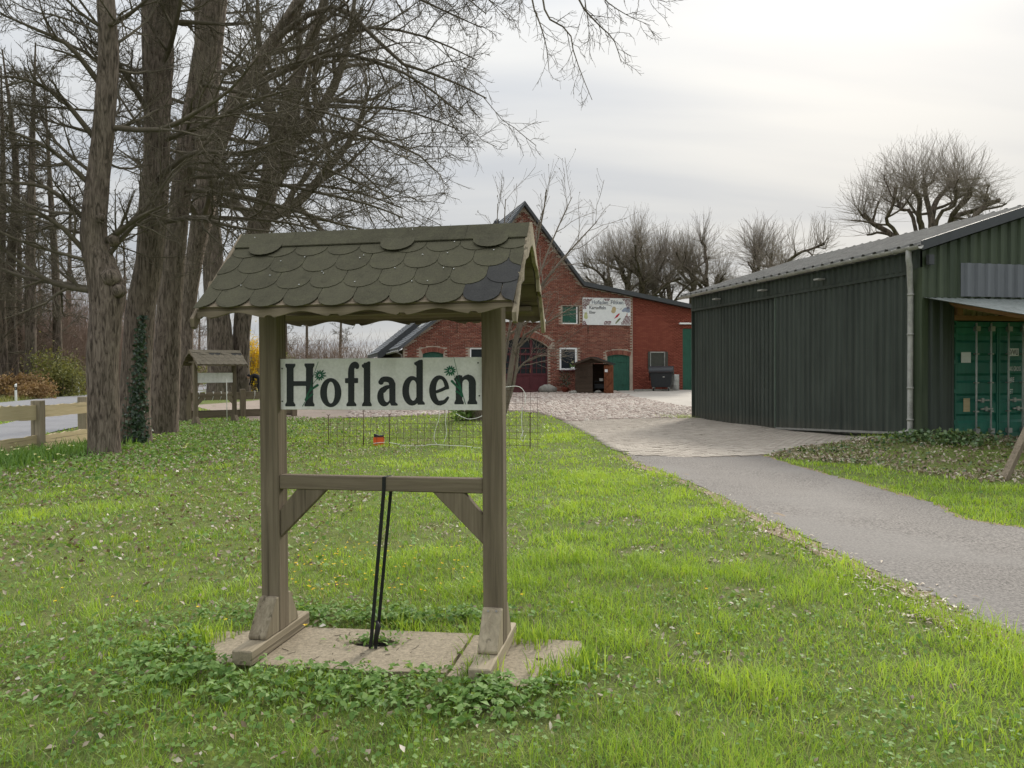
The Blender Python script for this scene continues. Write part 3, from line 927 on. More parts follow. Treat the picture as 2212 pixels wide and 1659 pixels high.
sp[:, 0, 2] = g0.z - 0.1
w0 = np.array([0.10, 0.07, 0.06, 0.06, 0.05, 0.05, 0.035])
sr = w0[:, None] * (1 - 0.88 * np.linspace(0, 1, 12))[None] + 0.006
tt.add(sp, sr, 9)
P1, R1 = spawn(sp, sr, 13, r, 0.28, 1.0, (0.35, 0.85), absL=(0.5, 1.7), n=6, wander=0.1, trop=(0, 0, 0.03), rr=0.55)
R1 = np.clip(R1, 0.007, 0.03); tcw.add(P1, R1, 4)
P2, R2 = spawn(P1, R1, 6, r, 0.2, 1.0, (0.5, 0.9), absL=(0.2, 0.7), n=4, wander=0.12, trop=(0, 0, 0.03), rr=0.6)
R2 = np.clip(R2, 0.0045, 0.008); tcw.add(P2, R2, 3)
tips = P2[:, -1][r.random(len(P2)) < 0.4]       # fat buds at the twig ends
bud = np.stack([tips, tips + np.array([0, 0, 0.02]), tips + np.array([0, 0, 0.05])], 1)
tcw.add(bud, np.repeat(np.array([[0.006, 0.014, 0.003]]), len(tips), 0), 4)
finish_tree('small_tree', 'young multi-stemmed bare tree with pale buds in front of the barn gate', None, tt, tcw, (g0.x, g0.y, g0.z), 'twig_grey', 'twig_grey')
# old stump beside it
g1 = gnd(1028, 906)
tt = Tubes()
C, RR = trunk_tube(tt, [(g1.x, g1.y, g1.z - 0.1), (g1.x, g1.y, g1.z + 0.5), (g1.x + 0.05, g1.y, g1.z + 1.1), (g1.x + 0.02, g1.y + 0.05, g1.z + 1.45)], [0.33, 0.31, 0.26, 0.2], r, 18, 0.2, 0.06)
st = link('tree_stump', tt.mesh('tree_stump', tuple(g1)), MAT['bark']); st.location = g1
tag(st, 'stout dark tree stump on the lawn edge behind the white letter board', 'tree stump')

# --- pollards
def dome_shoots(tcw, sets, cen, radii, r, fine, lmax=3.4, tmin=0.62):
    """long fine shoots fanning from the cut limbs out to a rounded crown outline"""
    for PP, m in sets:
        N = len(PP)
        t = tmin + (1 - tmin) * r.beta(1.6, 0.9, (N, m))
        s = t * (PP.shape[1] - 1); i = np.minimum(s.astype(int), PP.shape[1] - 2); f = (s - i)[..., None]
        b = (PP[np.arange(N)[:, None], i] * (1 - f) + PP[np.arange(N)[:, None], i + 1] * f).reshape(-1, 3)
        dn = nrm((b - cen) / radii + r.normal(0, 0.20, b.shape) + np.array([0, 0, 0.12]))
        tgt = cen + dn * radii * r.uniform(0.80, 1.0, (len(b), 1))
        tgt[:, 2] = np.maximum(tgt[:, 2], b[:, 2] + 0.3 + 0 * tgt[:, 2])
        d = tgt - b
        L = np.minimum(np.linalg.norm(d, axis=1), lmax * r.uniform(0.8, 1.1, len(b)))
        d = nrm(d)
        q = np.linspace(0, 1, 6)[None, :, None]
        side = r.normal(0, 0.09, (len(b), 1, 3)) * L[:, None, None]
        sh = b[:, None] + d[:, None] * L[:, None, None] * q + side * np.sin(q * 3.0) * 0.6 + r.normal(0, 0.025, (len(b), 6, 3)) * q
        sh[:, :, 2] += (q[..., 0] ** 2 - q[..., 0]) * 0.25
        sr = np.repeat(np.array([[1.8, 1.5, 1.2, 1.0, 0.75, 0.45]]) * fine, len(b), 0)
        tcw.add(sh, sr, 3)
        P2, R2 = spawn(sh, sr, 4, r, 0.15, 0.92, (0.25, 0.6), (0.22, 0.42), 4, 0.10, (0, 0, 0.06), 0.6)
        tcw.add(P2, np.clip(R2, fine * 0.45, fine * 0.85), 3)
def pollard(seed, Ht, nl, crad, nsh, fine=0.012, lean=0.1):
    r = np.random.default_rng(seed)
    tt, tcw = Tubes(), Tubes()
    hz = Ht * r.uniform(0.50, 0.58)
    tp = [Vector((0, 0, -0.1)), Vector((r.normal(0, .12), r.normal(0, .12), hz * .35)), Vector((r.normal(0, .25), r.normal(0, .25), hz * .7)), Vector((r.normal(0, .3), r.normal(0, .3), hz))]
    C, RR = trunk_tube(tt, tp, [0.30, 0.25, 0.23, 0.22], r, 9, 0.2, 0.05, 0.6)
    limbs = []
    for k in range(nl):
        b = C[int(r.integers(len(C) * 0.6, len(C)))]
        az = 2 * math.pi * k / nl + r.normal(0, 0.4)
        limbs.append(limb_dir(b, az, r.uniform(0.2, 1.2), Ht * r.uniform(0.15, 0.27), r, 8, 0.24, (0, 0, 0.13)))
    LP = np.stack(limbs); LR = np.linspace(0.15, 0.085, 8)[None].repeat(nl, 0) * r.uniform(0.8, 1.2, (nl, 1))
    LR[:, -1] *= 1.5
    tt.add(LP, LR, 7)
    S, SR = spawn(LP, LR, 3, r, 0.3, 0.9, (0.6, 1.1), (0.2, 0.4), 5, 0.22, (0, 0, 0.12), 0.7, 0.0, 0.0, 0.4)
    tt.add(S, SR, 6)
    dome_shoots(tcw, ((LP, nsh // nl), (S, max(2, nsh // (nl * 4)))), np.array([0, 0, hz * 1.03]), np.array([crad, crad, Ht - hz * 1.03]), r, fine, 3.0, 0.55)
    return tt, tcw
variants = [pollard(40 + i, 16.8, 7, 4.3, 230, 0.0105) for i in range(4)]
vm = [(a.mesh('trunk'), b.mesh('crown')) for a, b in variants]
for a, b in vm: a.materials.append(MAT['bark_far']); b.materials.append(MAT['twig_grey'])
TREETRI[0] += sum(a.tri + b.tri for a, b in variants)
row = [(1322, 72, 1.0, 0), (1352, 76, 1.02, 1), (1384, 72, 1.0, 2), (1418, 77, 1.03, 3), (1450, 73, .98, 0), (1492, 76, 1.0, 1), (1522, 72, .97, 2), (1636, 72, 1.02, 3), (1690, 66, 1.0, 0)]
for j, (px, Y, s, v) in enumerate(row):
    w = at(px, 700, Y)
    lab = ('bare pollarded tree in the close row rising behind the brick barn roof', 'row of pollards behind the barn') if px < 1600 else ('bare pollarded tree over the long eave of the green shed', 'pair of pollards behind the shed')
    t = thing('pollard_tree', lab[0], 'tree', (w.x, w.y, H(w.x, w.y)), j * 77 % 360, lab[1])
    t.scale = (s * 1.06, s * 1.06, s * 1.06) if px < 1600 else (s * 1.25, s * 1.25, s * 1.04)
    link('trunk', vm[v][0], None, t); link('crown', vm[v][1], None, t)
# big spreading pollard right
r = np.random.default_rng(60)
tt, tcw = Tubes(), Tubes()
Yb = 46.0
def zb(x, y, dy=0.0):
    return at(1755.5 + x / 4.846, 263.3 + y / 4.846, Yb + dy)
tb_ = zb(1200, 1200)
trunkp = [Vector((tb_.x, Yb, H(tb_.x, Yb) - 0.1)), Vector((tb_.x + 0.1, Yb, 3)), Vector((tb_.x, Yb, 6.0))]
C, RR = trunk_tube(tt, trunkp, [0.62, 0.5, 0.48], r, 14, 0.2, 0.05, 0.5)
top = trunkp[-1]
lims = [[top, zb(1150, 1160, -.4), zb(1110, 1000, -.8), zb(1120, 800, -1), zb(1050, 720, -1.2)], [top, zb(1240, 1140), zb(1230, 970, .3), zb(1180, 760, .5), zb(1170, 640, .6)], [top, zb(1250, 1000, .5), zb(1340, 770, 1), zb(1540, 590, 1.5)],
        [top, zb(1430, 1100, -.5), zb(1480, 950, -1), zb(1640, 780, -1.4), zb(1640, 690, -1.5)], [top, zb(880, 1240, .5), zb(640, 1070, 1), zb(530, 960, 1.2)], [top, zb(1650, 1050, 1), zb(1790, 900, 1.8), zb(1820, 770, 2.2)],
        [top, zb(900, 1200, -1), zb(770, 1040, -1.5), zb(830, 900, -2), zb(870, 690, -2.2)], [top, zb(1450, 1060, 2), zb(1700, 930, 2.6), zb(1950, 820, 3)], [top, zb(1050, 1000, 1.5), zb(930, 920, 2), zb(880, 800, 2.4)], [top, zb(1300, 1030, -2), zb(1480, 880, -2.6), zb(1500, 700, -3)]]
LP = np.stack([cr(l, 10) for l in lims]); LR = np.linspace(0.20, 0.115, 10)[None].repeat(len(lims), 0); LR[:, -1] *= 1.3
LR[[6, 8, 9]] *= 0.65
tt.add(LP, LR, 9)
S, SR = spawn(LP, LR, 3, r, 0.35, 0.95, (0.5, 1.1), (0.18, 0.34), 6, 0.2, (0, 0, 0.1), 0.6, 0.0, 0.0, 0.4)
tt.add(S, SR, 6)
dome_shoots(tcw, ((LP, 56), (S, 17)), np.array([tb_.x, Yb, 6.6]), np.array([6.9, 4.8, 9.6]), r, 0.008, 3.8, 0.5)
finish_tree('pollard_tree', 'large broad-crowned bare pollard behind the ridge of the green shed', None, tt, tcw, (tb_.x, Yb, H(tb_.x, Yb)), 'bark_far', 'twig_grey')
# smaller trees whose shoots show low behind the shed roof
for (px, Y, s, v) in ((1860, 80, 0.86, 1), (2250, 62, 0.80, 2)):
    w = at(px, 700, Y)
    t = thing('pollard_tree', 'lower bare pollard peeping over the shed roof beside the broad-crowned one', 'tree', (w.x, w.y, H(w.x, w.y)), 40, 'lower pollards beyond the shed')
    t.scale = (s * 1.3, s * 1.3, s)
    link('trunk', vm[v][0], None, t); link('crown', vm[v][1], None, t)

# --- wood on the far side of the road
def forest_tree(seed, Ht, rad, nl, lo=0.12):
    r = np.random.default_rng(seed)
    tt, tcw = Tubes(), Tubes()
    tp = [Vector((0, 0, -0.1)), Vector((r.normal(0, .15), r.normal(0, .15), Ht * .33)), Vector((r.normal(0, .3), r.normal(0, .3), Ht * .66)), Vector((r.normal(0, .4), r.normal(0, .4), Ht))]
    C, RR = trunk_tube(tt, tp, [rad, rad * 0.85, rad * 0.55, 0.05], r, 9, 0.2, 0.03, 0.8)
    limbs, lr = [], []
    for k in range(nl):
        z = Ht * r.uniform(lo, 0.97)
        b, i = on_curve(C, z)
        limbs.append(limb_dir(b, r.uniform(0, 6.28), r.uniform(0.05, 0.5), r.uniform(2.0, 4.2) * (1.15 - 0.7 * z / Ht), r, 6)); lr.append(0.05)
    crown_from(tcw, limbs, lr, r, 6, 5, 3, 5, fine=0.014, up1=0.05, k1=4)
    return tt, tcw
fv = [forest_tree(70, 24, 0.36, 34), forest_tree(71, 21, 0.26, 30, 0.2), forest_tree(72, 26, 0.42, 34, 0.25)]
fm = [(a.mesh('trunk'), b.mesh('crown')) for a, b in fv]
for a, b in fm: a.materials.append(MAT['bark_far']); b.materials.append(MAT['twig'])
TREETRI[0] += sum(a.tri + b.tri for a, b in fv)
wood_pos = [(8, 56, 0, 1.0), (30, 58, 2, 1.0), (46, 62, 1, 1.0), (66, 56, 2, 1.0), (124, 60, 0, 1.0), (-40, 52, 2, 1.0), (-80, 60, 0, 1.0), (150, 88, 0, 1.0), (-10, 78, 1, 1.05), (250, 120, 0, 1.0), (330, 128, 2, 1.0), (88, 104, 1, 1.0), (415, 110, 1, 0.62), (432, 118, 0, 0.6), (620, 78, 1, 0.5), (662, 66, 0, 0.42), (735, 86, 2, 0.46), (-120, 70, 1, 1.1), (272, 98, 1, 1.0)]
for j, (px, Y, v, s) in enumerate(wood_pos):
    w = at(px, 800, Y)
    if px < 400:
        lab, grp = 'tall straight bare tree in the wood across the road', 'trees of the wood across the road'
    elif px < 500:
        lab, grp = 'far bare tree beyond the meadow, seen between the oak trunks', 'far trees beyond the meadow'
    else:
        lab, grp = 'bare garden tree in the thicket left of the barn roof', 'garden trees beside the barn'
    t = thing('forest_tree', lab, 'tree', (w.x, w.y, H(w.x, w.y)), j * 53 % 360, grp)
    t.scale = (s, s, s)
    link('trunk', fm[v][0], None, t); link('crown', fm[v][1], None, t)

# --- leaf helpers
def leaves(C, N, size, r, asp=0.55, fold=0.25, tone=None, up=0.0):
    """folded four-triangle leaves: centres C (n,3), facing N (n,3)"""
    n = len(C)
    N = nrm(np.asarray(N, float) + np.array([0, 0, up]))
    q = nrm(np.cross(N, r.normal(0, 1, (n, 3)))); w = np.cross(N, q)
    s = np.asarray(size).reshape(-1, 1) * np.ones((n, 1))
    v = np.stack([C - q * s * 0.5, C + w * s * asp * 0.5 + N * s * fold * 0.3, C + q * s * 0.5 - N * s * fold * 0.4, C - w * s * asp * 0.5 + N * s * fold * 0.3, C], 1)
    b = np.arange(n)[:, None] * 5
    F = np.concatenate([b + np.array([[0, 4, 1]]), b + np.array([[4, 2, 1]]), b + np.array([[0, 3, 4]]), b + np.array([[4, 3, 2]])])
    t = r.random(n) if tone is None else tone
    return v.reshape(-1, 3), F, np.repeat(t, 5)
def leaf_obj(name, C, N, size, r, mat, parent=None, **kw):
    v, F, t = leaves(np.asarray(C), N, size, r, **kw)
    return link(name, np_mesh(name, v, [F], False, t), mat, parent)
def bush(name, label, cat, c, rx, ry, rz, n, size, seed, mat, stems=14, group=None, tw='twig', twn=0, clump=9):
    r = np.random.default_rng(seed)
    z0 = H(c[0], c[1])
    t = thing(name, label, cat, (c[0], c[1], z0), 0, group)
    cc = nrm(r.normal(0, 1, (clump, 3))) * r.uniform(0.35, 0.8, (clump, 1)) * np.array([rx, ry, rz]) + np.array([0, 0, rz * 0.95])
    cc[:, 2] = np.abs(cc[:, 2])
    k = r.integers(0, clump, n)
    P = cc[k] + r.normal(0, 0.27, (n, 3)) * np.array([rx, ry, rz])
    P[:, 2] = np.abs(P[:, 2]) + 0.03
    fo_ = leaf_obj('foliage', P, r.normal(0, 1, (n, 3)), r.uniform(0.6, 1.3, n) * size, r, mat, t, up=0.4)
    tb = Tubes()
    e = cc[r.integers(0, clump, stems)] + r.normal(0, 0.2, (stems, 3)) * np.array([rx, ry, rz])
    s0 = r.normal(0, 0.12, (stems, 3)) * np.array([rx, ry, 0]) + np.array([0, 0, -0.05])
    mid = (s0 + e) * 0.5 + r.normal(0, 0.12, (stems, 3)) * rx
    PP = np.stack([cr([a, b, d], 6) for a, b, d in zip(s0, mid, e)])
    RR_ = np.linspace(0.035, 0.012, 6)[None].repeat(stems, 0) * (rz / 1.6)
    tb.add(PP, RR_, 5)
    if twn:
        P1, R1 = spawn(PP, RR_, twn, r, 0.2, 1.0, (0.4, 1.0), (0.4, 0.8), 4, 0.15, (0, 0, 0.05), 0.5)
        tb.add(P1, np.maximum(R1, 0.006), 3)
        P2, R2 = spawn(P1, R1, 5, r, 0.2, 1.0, (0.4, 1.0), (0.4, 0.8), 3, 0.15, (0, 0, 0.05), 0.5)
        tb.add(P2, np.maximum(R2, 0.005), 3)
    link('stem', tb.mesh('stem'), MAT[tw], t)
    fo_['kind'] = 'stuff'
    return t
def thicket(name, label, pts, n, hgt_, seed, mat, spread=1.0, fine=0.02):
    """a mass of bare brushwood nobody could count"""
    r = np.random.default_rng(seed)
    tb = Tubes()
    c = cr([(p[0], p[1], 0) for p in pts], 40)[r.integers(0, 40, n)][:, :2] + r.normal(0, spread, (n, 2))
    P = np.column_stack([c, hgt(c[:, 0], c[:, 1]) - 0.05])
    D = nrm(np.column_stack([r.normal(0, 0.5, n), r.normal(0, 0.5, n), np.ones(n)]))
    S = grow(P, D, r.uniform(0.5, 1.0, n) * hgt_, 5, 0.15, (0, 0, 0), r)
    SR = np.repeat(np.array([[1.6, 1.2, 0.9, 0.7, 0.4]]) * fine, n, 0)
    tb.add(S, SR, 3)
    P1, R1 = spawn(S, SR, 6, r, 0.2, 1.0, (0.4, 1.0), (0.25, 0.5), 3, 0.15, (0, 0, 0.05), 0.6)
    tb.add(P1, np.clip(R1, fine * 0.4, fine), 3)
    TREETRI[0] += tb.tri
    o = link(name, tb.mesh(name), mat)
    return tag(o, label, 'thicket', kind='stuff')
A_ = lambda px, Y: tuple(at(px, 800, Y))[:2]
thicket('brushwood', 'brown leafless brushwood filling the wood behind the road verge', [A_(-60, 62), A_(60, 66), A_(150, 72), A_(230, 84), A_(330, 100)], 2000, 12.0, 81, MAT['twig_red'], 4.0, 0.017)
thicket('brushwood', 'reddish bare garden thicket left of the barn roof', [A_(560, 60), A_(640, 62), A_(720, 64), A_(790, 66)], 700, 4.6, 82, MAT['twig_red'], 2.0, 0.016)
thicket('brushwood', 'low far hedge of bare brushwood across the meadow', [A_(300, 150), A_(420, 150), A_(520, 150), A_(640, 150)], 500, 5.5, 83, MAT['twig_red'], 3.0, 0.05)
w = A_(115, 55); bush('leafy_bush', 'big olive-green bush under the trees across the road', 'bush', w, 2.2, 1.6, 1.75, 5200, 0.17, 84, MAT['bush'], 18, tw='twig', clump=14)
w = A_(150, 60); bush('leafy_bush', 'paler olive bush beside the far roadside marker post', 'bush', w, 1.5, 1.3, 1.6, 2600, 0.17, 85, MAT['bush'], 12)
w = A_(15, 52); bush('leafy_bush', 'bush of rusty dead bracken at the wood edge across the road', 'bush', w, 2.4, 1.4, 0.95, 2600, 0.20, 86, MAT['bracken'], 12)
w = A_(75, 50); bush('leafy_bush', 'low rusty undergrowth clump beside the near roadside marker post', 'bush', w, 1.7, 1.2, 0.6, 1600, 0.18, 87, MAT['bracken'], 8)
w = A_(549, 46); bush('forsythia_bush', 'yellow flowering forsythia behind the left sign post', 'bush', w, 0.75, 0.8, 1.55, 2600, 0.11, 88, MAT['yellow'], 22, tw='twig_grey', twn=3)
w = A_(612, 52); bush('leafy_bush', 'small fresh green bush in the garden thicket', 'bush', w, 0.8, 0.8, 1.3, 1200, 0.12, 89, MAT['bush'], 8)
w = A_(418, 95); bush('leafy_bush', 'pale green far bush at the meadow edge between the oak trunks', 'bush', w, 2.4, 2.0, 1.6, 1500, 0.28, 90, MAT['bush'], 8)
w = A_(1000, 24.6); bush('leafy_bush', 'clump of tall green lily leaves at the foot of the tree stump', 'plant', w, 0.55, 0.35, 0.32, 420, 0.16, 91, MAT['herb'], 4)
# ivy on oak B
r = np.random.default_rng(92)
n = 950
zi = 2.9 * r.random(n) ** 1.5
idx = np.clip(np.searchsorted(CB[:, 2], zi), 0, len(CB) - 1)
hw = np.clip(0.85 - 0.22 * zi, 0.25, 1)
ai = R(-58) + r.normal(0, 1, n) * hw * 0.5
d = np.column_stack([np.cos(ai), np.sin(ai), np.zeros(n)])
P = CB[idx] + d * (RB[idx] * (1 + 0.16 * np.exp(-zi / 0.35)) + 0.008 + 0.03 * r.random(n))[:, None]
P[:, 2] = zi
P -= np.array(oakB.location)
ivy = leaf_obj('ivy', P, d + r.normal(0, 0.45, (n, 3)), r.uniform(0.05, 0.095, n), r, MAT['ivy'], oakB, asp=0.9)
ivy['kind'] = 'stuff'

# ================================================================== MORE MATERIALS
def shingle_mat(name, d, l):
    N = NT(name)
    v = N.n('ShaderNodeNewGeometry').outputs['Position']
    f = N.noise(v, 130, 3, 0.7); a = N.noise(v, 5, 5, 0.65); m = N.noise(v, 13, 5, 0.7)
    c = N.ramp(a, [(0.3, d), (0.7, l)])
    c = N.mix(0.35, c, N.mix(N.rand(), tuple(x * 0.75 for x in d), tuple(x * 1.15 for x in l)))
    c = N.mix(N.ramp(m, [(0.50, (0, 0, 0)), (0.68, (0.55, 0.55, 0.55))]), c, (l[0] * 1.25, l[1] * 1.3, l[2] * 1.15))
    c = N.mix(N.ramp(m, [(0.30, (0.6, 0.6, 0.6)), (0.42, (0, 0, 0))]), c, tuple(x * 0.5 for x in d))
    c = N.mix(0.35, c, N.ramp(f, [(0.3, tuple(x * 0.55 for x in d)), (0.7, tuple(x * 1.4 for x in l))]))
    N.col(c); N.bump(f, 0.6, 0.002)
    return N.set(0.95, 0.15)
MAT['shingle'] = shingle_mat('mossy_shingle', (0.056, 0.0525, 0.035), (0.088, 0.083, 0.055))
MAT['shingle_dark'] = shingle_mat('bitumen_shingle', (0.035, 0.035, 0.035), (0.056, 0.055, 0.053))
MAT['shingle_grey'] = shingle_mat('grey_shingle', (0.115, 0.10, 0.078), (0.175, 0.155, 0.12))
def board_mat():
    N = NT('weathered_white_board')
    v = N.coord((1, 1, 1))
    a = N.noise(v, 9, 6, 0.65); b = N.noise(v, 70, 3); s = N.noise(N.coord((6, 6, 0.8)), 1.5, 4)
    c = N.ramp(a, [(0.3, (0.70, 0.68, 0.68)), (0.62, (0.90, 0.87, 0.89))])
    c = N.mix(0.15, c, N.ramp(b, [(0.35, (0.33, 0.33, 0.29)), (0.6, (0.85, 0.85, 0.82))]))
    c = N.mix(0.14, c, N.ramp(s, [(0.35, (0.40, 0.40, 0.33)), (0.6, (0.85, 0.85, 0.82))]))
    N.col(c)
    return N.set(0.5, 0.35)
MAT['board'] = board_mat()
MAT['letter'] = mottled('dark_lettering', (0.018, 0.021, 0.023), (0.030, 0.034, 0.037), 30, 0.5, 0.3, 0.0)
MAT['greenprint'] = mottled('green_print', (0.012, 0.085, 0.045), (0.022, 0.135, 0.075), 20, 0.5, 0.3, 0.0)
def plain(name, c, rough=0.6, spec=0.3, metal=0.0, var=0.18, scale=8, bump=0.0):
    return mottled(name, tuple(x * (1 - var) for x in c), tuple(min(1, x * (1 + var)) for x in c), scale, rough, spec, bump, 0.003, metal=metal)
MAT['black'] = plain('black_strap', (0.014, 0.015, 0.014), 0.6)
MAT['galv'] = plain('galvanised_steel', (0.33, 0.33, 0.31), 0.45, 0.5, 0.5, 0.3, 5)
MAT['rust'] = plain('rusty_iron', (0.075, 0.045, 0.03), 0.85)
MAT['screw'] = plain('screw_head', (0.30, 0.29, 0.27), 0.4, 0.5, 0.7)
MAT['white'] = plain('white_paint', (0.78, 0.79, 0.78), 0.45, 0.4, var=0.06)
MAT['offwhite'] = plain('off_white_print', (0.70, 0.71, 0.70), 0.5, 0.3, var=0.06)
MAT['orange'] = plain('orange_plastic', (0.78, 0.12, 0.025), 0.45, 0.4, var=0.05)
MAT['cord'] = plain('white_cord', (0.75, 0.76, 0.70), 0.6, var=0.06)
MAT['greendoor'] = plain('green_door_paint', (0.020, 0.082, 0.055), 0.6, 0.3, var=0.2, scale=3)
MAT['redgate'] = plain('dark_red_gate_paint', (0.085, 0.020, 0.024), 0.55, 0.3, var=0.2, scale=3)
MAT['slate'] = plain('slate_grey_tile', (0.085, 0.092, 0.10), 0.55, 0.4, var=0.25, scale=3)
MAT['fascia'] = plain('grey_sheet_edging', (0.05, 0.054, 0.058), 0.5, 0.4, var=0.15)
MAT['fibre'] = plain('fibre_cement', (0.15, 0.148, 0.138), 0.9, 0.15, var=0.25, scale=4)
MAT['plastic'] = plain('anthracite_plastic', (0.020, 0.022, 0.025), 0.5, 0.35, var=0.15)
MAT['rubber'] = plain('rubber', (0.012, 0.012, 0.012), 0.8)
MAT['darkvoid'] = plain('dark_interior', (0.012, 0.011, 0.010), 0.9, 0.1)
MAT['terracotta'] = plain('terracotta', (0.20, 0.055, 0.035), 0.8)
MAT['stone'] = plain('field_stone', (0.22, 0.21, 0.185), 0.85, var=0.3, bump=0.4)
MAT['cloth_dark'] = plain('dark_clothing', (0.014, 0.014, 0.018), 0.9)
MAT['skin'] = plain('skin', (0.45, 0.28, 0.2), 0.6)
def glass_mat(name, c):
    N = NT(name); N.col(c)
    return N.set(0.08, 0.6)
MAT['glass'] = glass_mat('window_glass', (0.022, 0.026, 0.03))
def metal_sheet(name, d, l, streak=0.35, rough=0.5):
    N = NT(name)
    s = N.noise(N.coord((7, 7, 0.35)), 1.0, 5, 0.6); a = N.noise(N.coord((1, 1, 1)), 1.1, 4); f = N.noise(N.coord((1, 1, 1)), 60, 2)
    c = N.ramp(a, [(0.3, d), (0.7, l)])
    c = N.mix(streak, c, N.ramp(s, [(0.35, tuple(x * 0.6 for x in d)), (0.7, tuple(x * 1.3 for x in l))]))
    sp_ = N.n('ShaderNodeSeparateXYZ'); N.l(N.n('ShaderNodeNewGeometry').outputs['Position'], sp_.inputs[0])
    mud = N.math('SUBTRACT', N.math('ADD', N.math('MULTIPLY', s, 0.7), 0.02), sp_.outputs[2], True)
    c = N.mix(N.math('MULTIPLY', mud, 1.3, True), c, (0.11, 0.10, 0.075))
    N.col(c); N.bump(f, 0.08, 0.002)
    return N.set(rough, 0.35)
MAT['sheet'] = metal_sheet('dark_green_sheet', (0.037, 0.047, 0.039), (0.058, 0.071, 0.059), 0.5)
MAT['sheet_g'] = metal_sheet('mossy_green_sheet', (0.036, 0.055, 0.030), (0.070, 0.088, 0.052), 0.5)
MAT['sheet_l'] = metal_sheet('translucent_sheet', (0.115, 0.125, 0.135), (0.155, 0.165, 0.175), 0.3, 0.3)
MAT['canopy'] = metal_sheet('canopy_sheet', (0.13, 0.145, 0.135), (0.20, 0.22, 0.21), 0.4, 0.4)
MAT['contgreen'] = metal_sheet('container_green', (0.018, 0.13, 0.092), (0.032, 0.20, 0.138), 0.3, 0.45)
MAT['barkboard'] = MAT['brown_z']
def brick_mat(name, stops):
    return rnd_mat(name, stops, 0.9, 0.4, 60, 0.15)
MAT['brick'] = brick_mat('clay_brick', [(0.0, (0.125, 0.038, 0.029)), (0.4, (0.19, 0.062, 0.045)), (0.75, (0.245, 0.085, 0.06)), (1.0, (0.30, 0.14, 0.095))])
MAT['brickred'] = brick_mat('red_painted_brick', [(0.0, (0.185, 0.050, 0.034)), (0.6, (0.225, 0.062, 0.042)), (1.0, (0.255, 0.080, 0.052))])
MAT['mortar'] = plain('mortar', (0.36, 0.30, 0.24), 0.95, 0.1, var=0.25, scale=2)
MAT['mortarred'] = plain('painted_mortar', (0.17, 0.052, 0.038), 0.95, 0.1, var=0.15, scale=2)

def sdf_cells(fn, x0, x1, y0, y1, st):
    """filled outline of fn < 0 as polygons (list of point lists)"""
    xs = np.arange(x0, x1 + st, st); ys = np.arange(y0, y1 + st, st)
    X, Y = np.meshgrid(xs, ys)
    D = fn(X, Y)
    polys = []
    for j in range(len(ys) - 1):
        run = None
        for i in range(len(xs)):
            full = i < len(xs) - 1 and D[j, i] < 0 and D[j, i + 1] < 0 and D[j + 1, i] < 0 and D[j + 1, i + 1] < 0
            if full and run is None: run = i
            if not full:
                if run is not None:
                    polys.append([(xs[run], ys[j]), (xs[i], ys[j]), (xs[i], ys[j + 1]), (xs[run], ys[j + 1])]); run = None
                if i == len(xs) - 1: continue
                c = [(xs[i], ys[j], D[j, i]), (xs[i + 1], ys[j], D[j, i + 1]), (xs[i + 1], ys[j + 1], D[j + 1, i + 1]), (xs[i], ys[j + 1], D[j + 1, i])]
                if min(q[2] for q in c) >= 0: continue
                o = []
                for a in range(4):
                    p, q = c[a], c[(a + 1) % 4]
                    if p[2] < 0: o.append(p[:2])
                    if (p[2] < 0) != (q[2] < 0):
                        t = p[2] / (p[2] - q[2])
                        o.append((p[0] + (q[0] - p[0]) * t, p[1] + (q[1] - p[1]) * t))
                if len(o) >= 3: polys.append(o)
    return polys
def psd(poly):
    P = np.array(poly, float)
    def f(X, Y):
        d = np.full(X.shape, 1e9); ins = inpoly(X, Y, [tuple(p) for p in P])
        for i in range(len(P)):
            a, b = P[i], P[(i + 1) % len(P)]
            ex, ey = b - a
            t = np.clip(((X - a[0]) * ex + (Y - a[1]) * ey) / (ex * ex + ey * ey + 1e-9), 0, 1)
            d = np.minimum(d, np.hypot(X - a[0] - t * ex, Y - a[1] - t * ey))
        return np.where(ins, -d, d)
    return f
def rnd(f, k): return lambda X, Y: f(X, Y) - k
def ell(cx, cy, rx, ry, rot=0.0):
    c, s = math.cos(rot), math.sin(rot)
    def f(X, Y):
        u = (X - cx) * c + (Y - cy) * s; v = -(X - cx) * s + (Y - cy) * c
        k = np.sqrt((u / rx) ** 2 + (v / ry) ** 2)
        return (k - 1) * min(rx, ry)
    return f
def stroke(pts, w0, w1=None):
    C = cr(pts, max(12, len(pts) * 6)); W_ = np.linspace(w0, w0 if w1 is None else w1, len(C))
    def f(X, Y):
        d = np.full(X.shape, 1e9)
        for i in range(len(C) - 1):
            a, b = C[i], C[i + 1]; ex, ey = b - a
            t = np.clip(((X - a[0]) * ex + (Y - a[1]) * ey) / (ex * ex + ey * ey + 1e-9), 0, 1)
            d = np.minimum(d, np.hypot(X - a[0] - t * ex, Y - a[1] - t * ey) - (W_[i] + (W_[i + 1] - W_[i]) * t))
        return d
    return f
def uni(*fs): return lambda X, Y: np.minimum.reduce([f(X, Y) for f in fs])
def sub(a, b): return lambda X, Y: np.maximum(a(X, Y), -b(X, Y))
def stem(xl, xr, yt, yb, sl, sr, top=True):
    k = 20
    p = [(sl, yb), (sr, yb), (sr + 1, yb - 16), (xr, yb - 44), (xr, yt + 46), (sr + 1, yt + 18), (sr, yt), (sl, yt), (sl - 1, yt + 18), (xl, yt + 46), (xl, yb - 44), (sl - 1, yb - 16)] if top else [(sl, yb), (sr, yb), (sr + 1, yb - 16), (xr, yb - 44), (xr, yt), (xl, yt), (xl, yb - 44), (sl - 1, yb - 16)]
    return rnd(psd([(a + (3 if a < (xl + xr) / 2 else -3), b) for a, b in p]), 3)
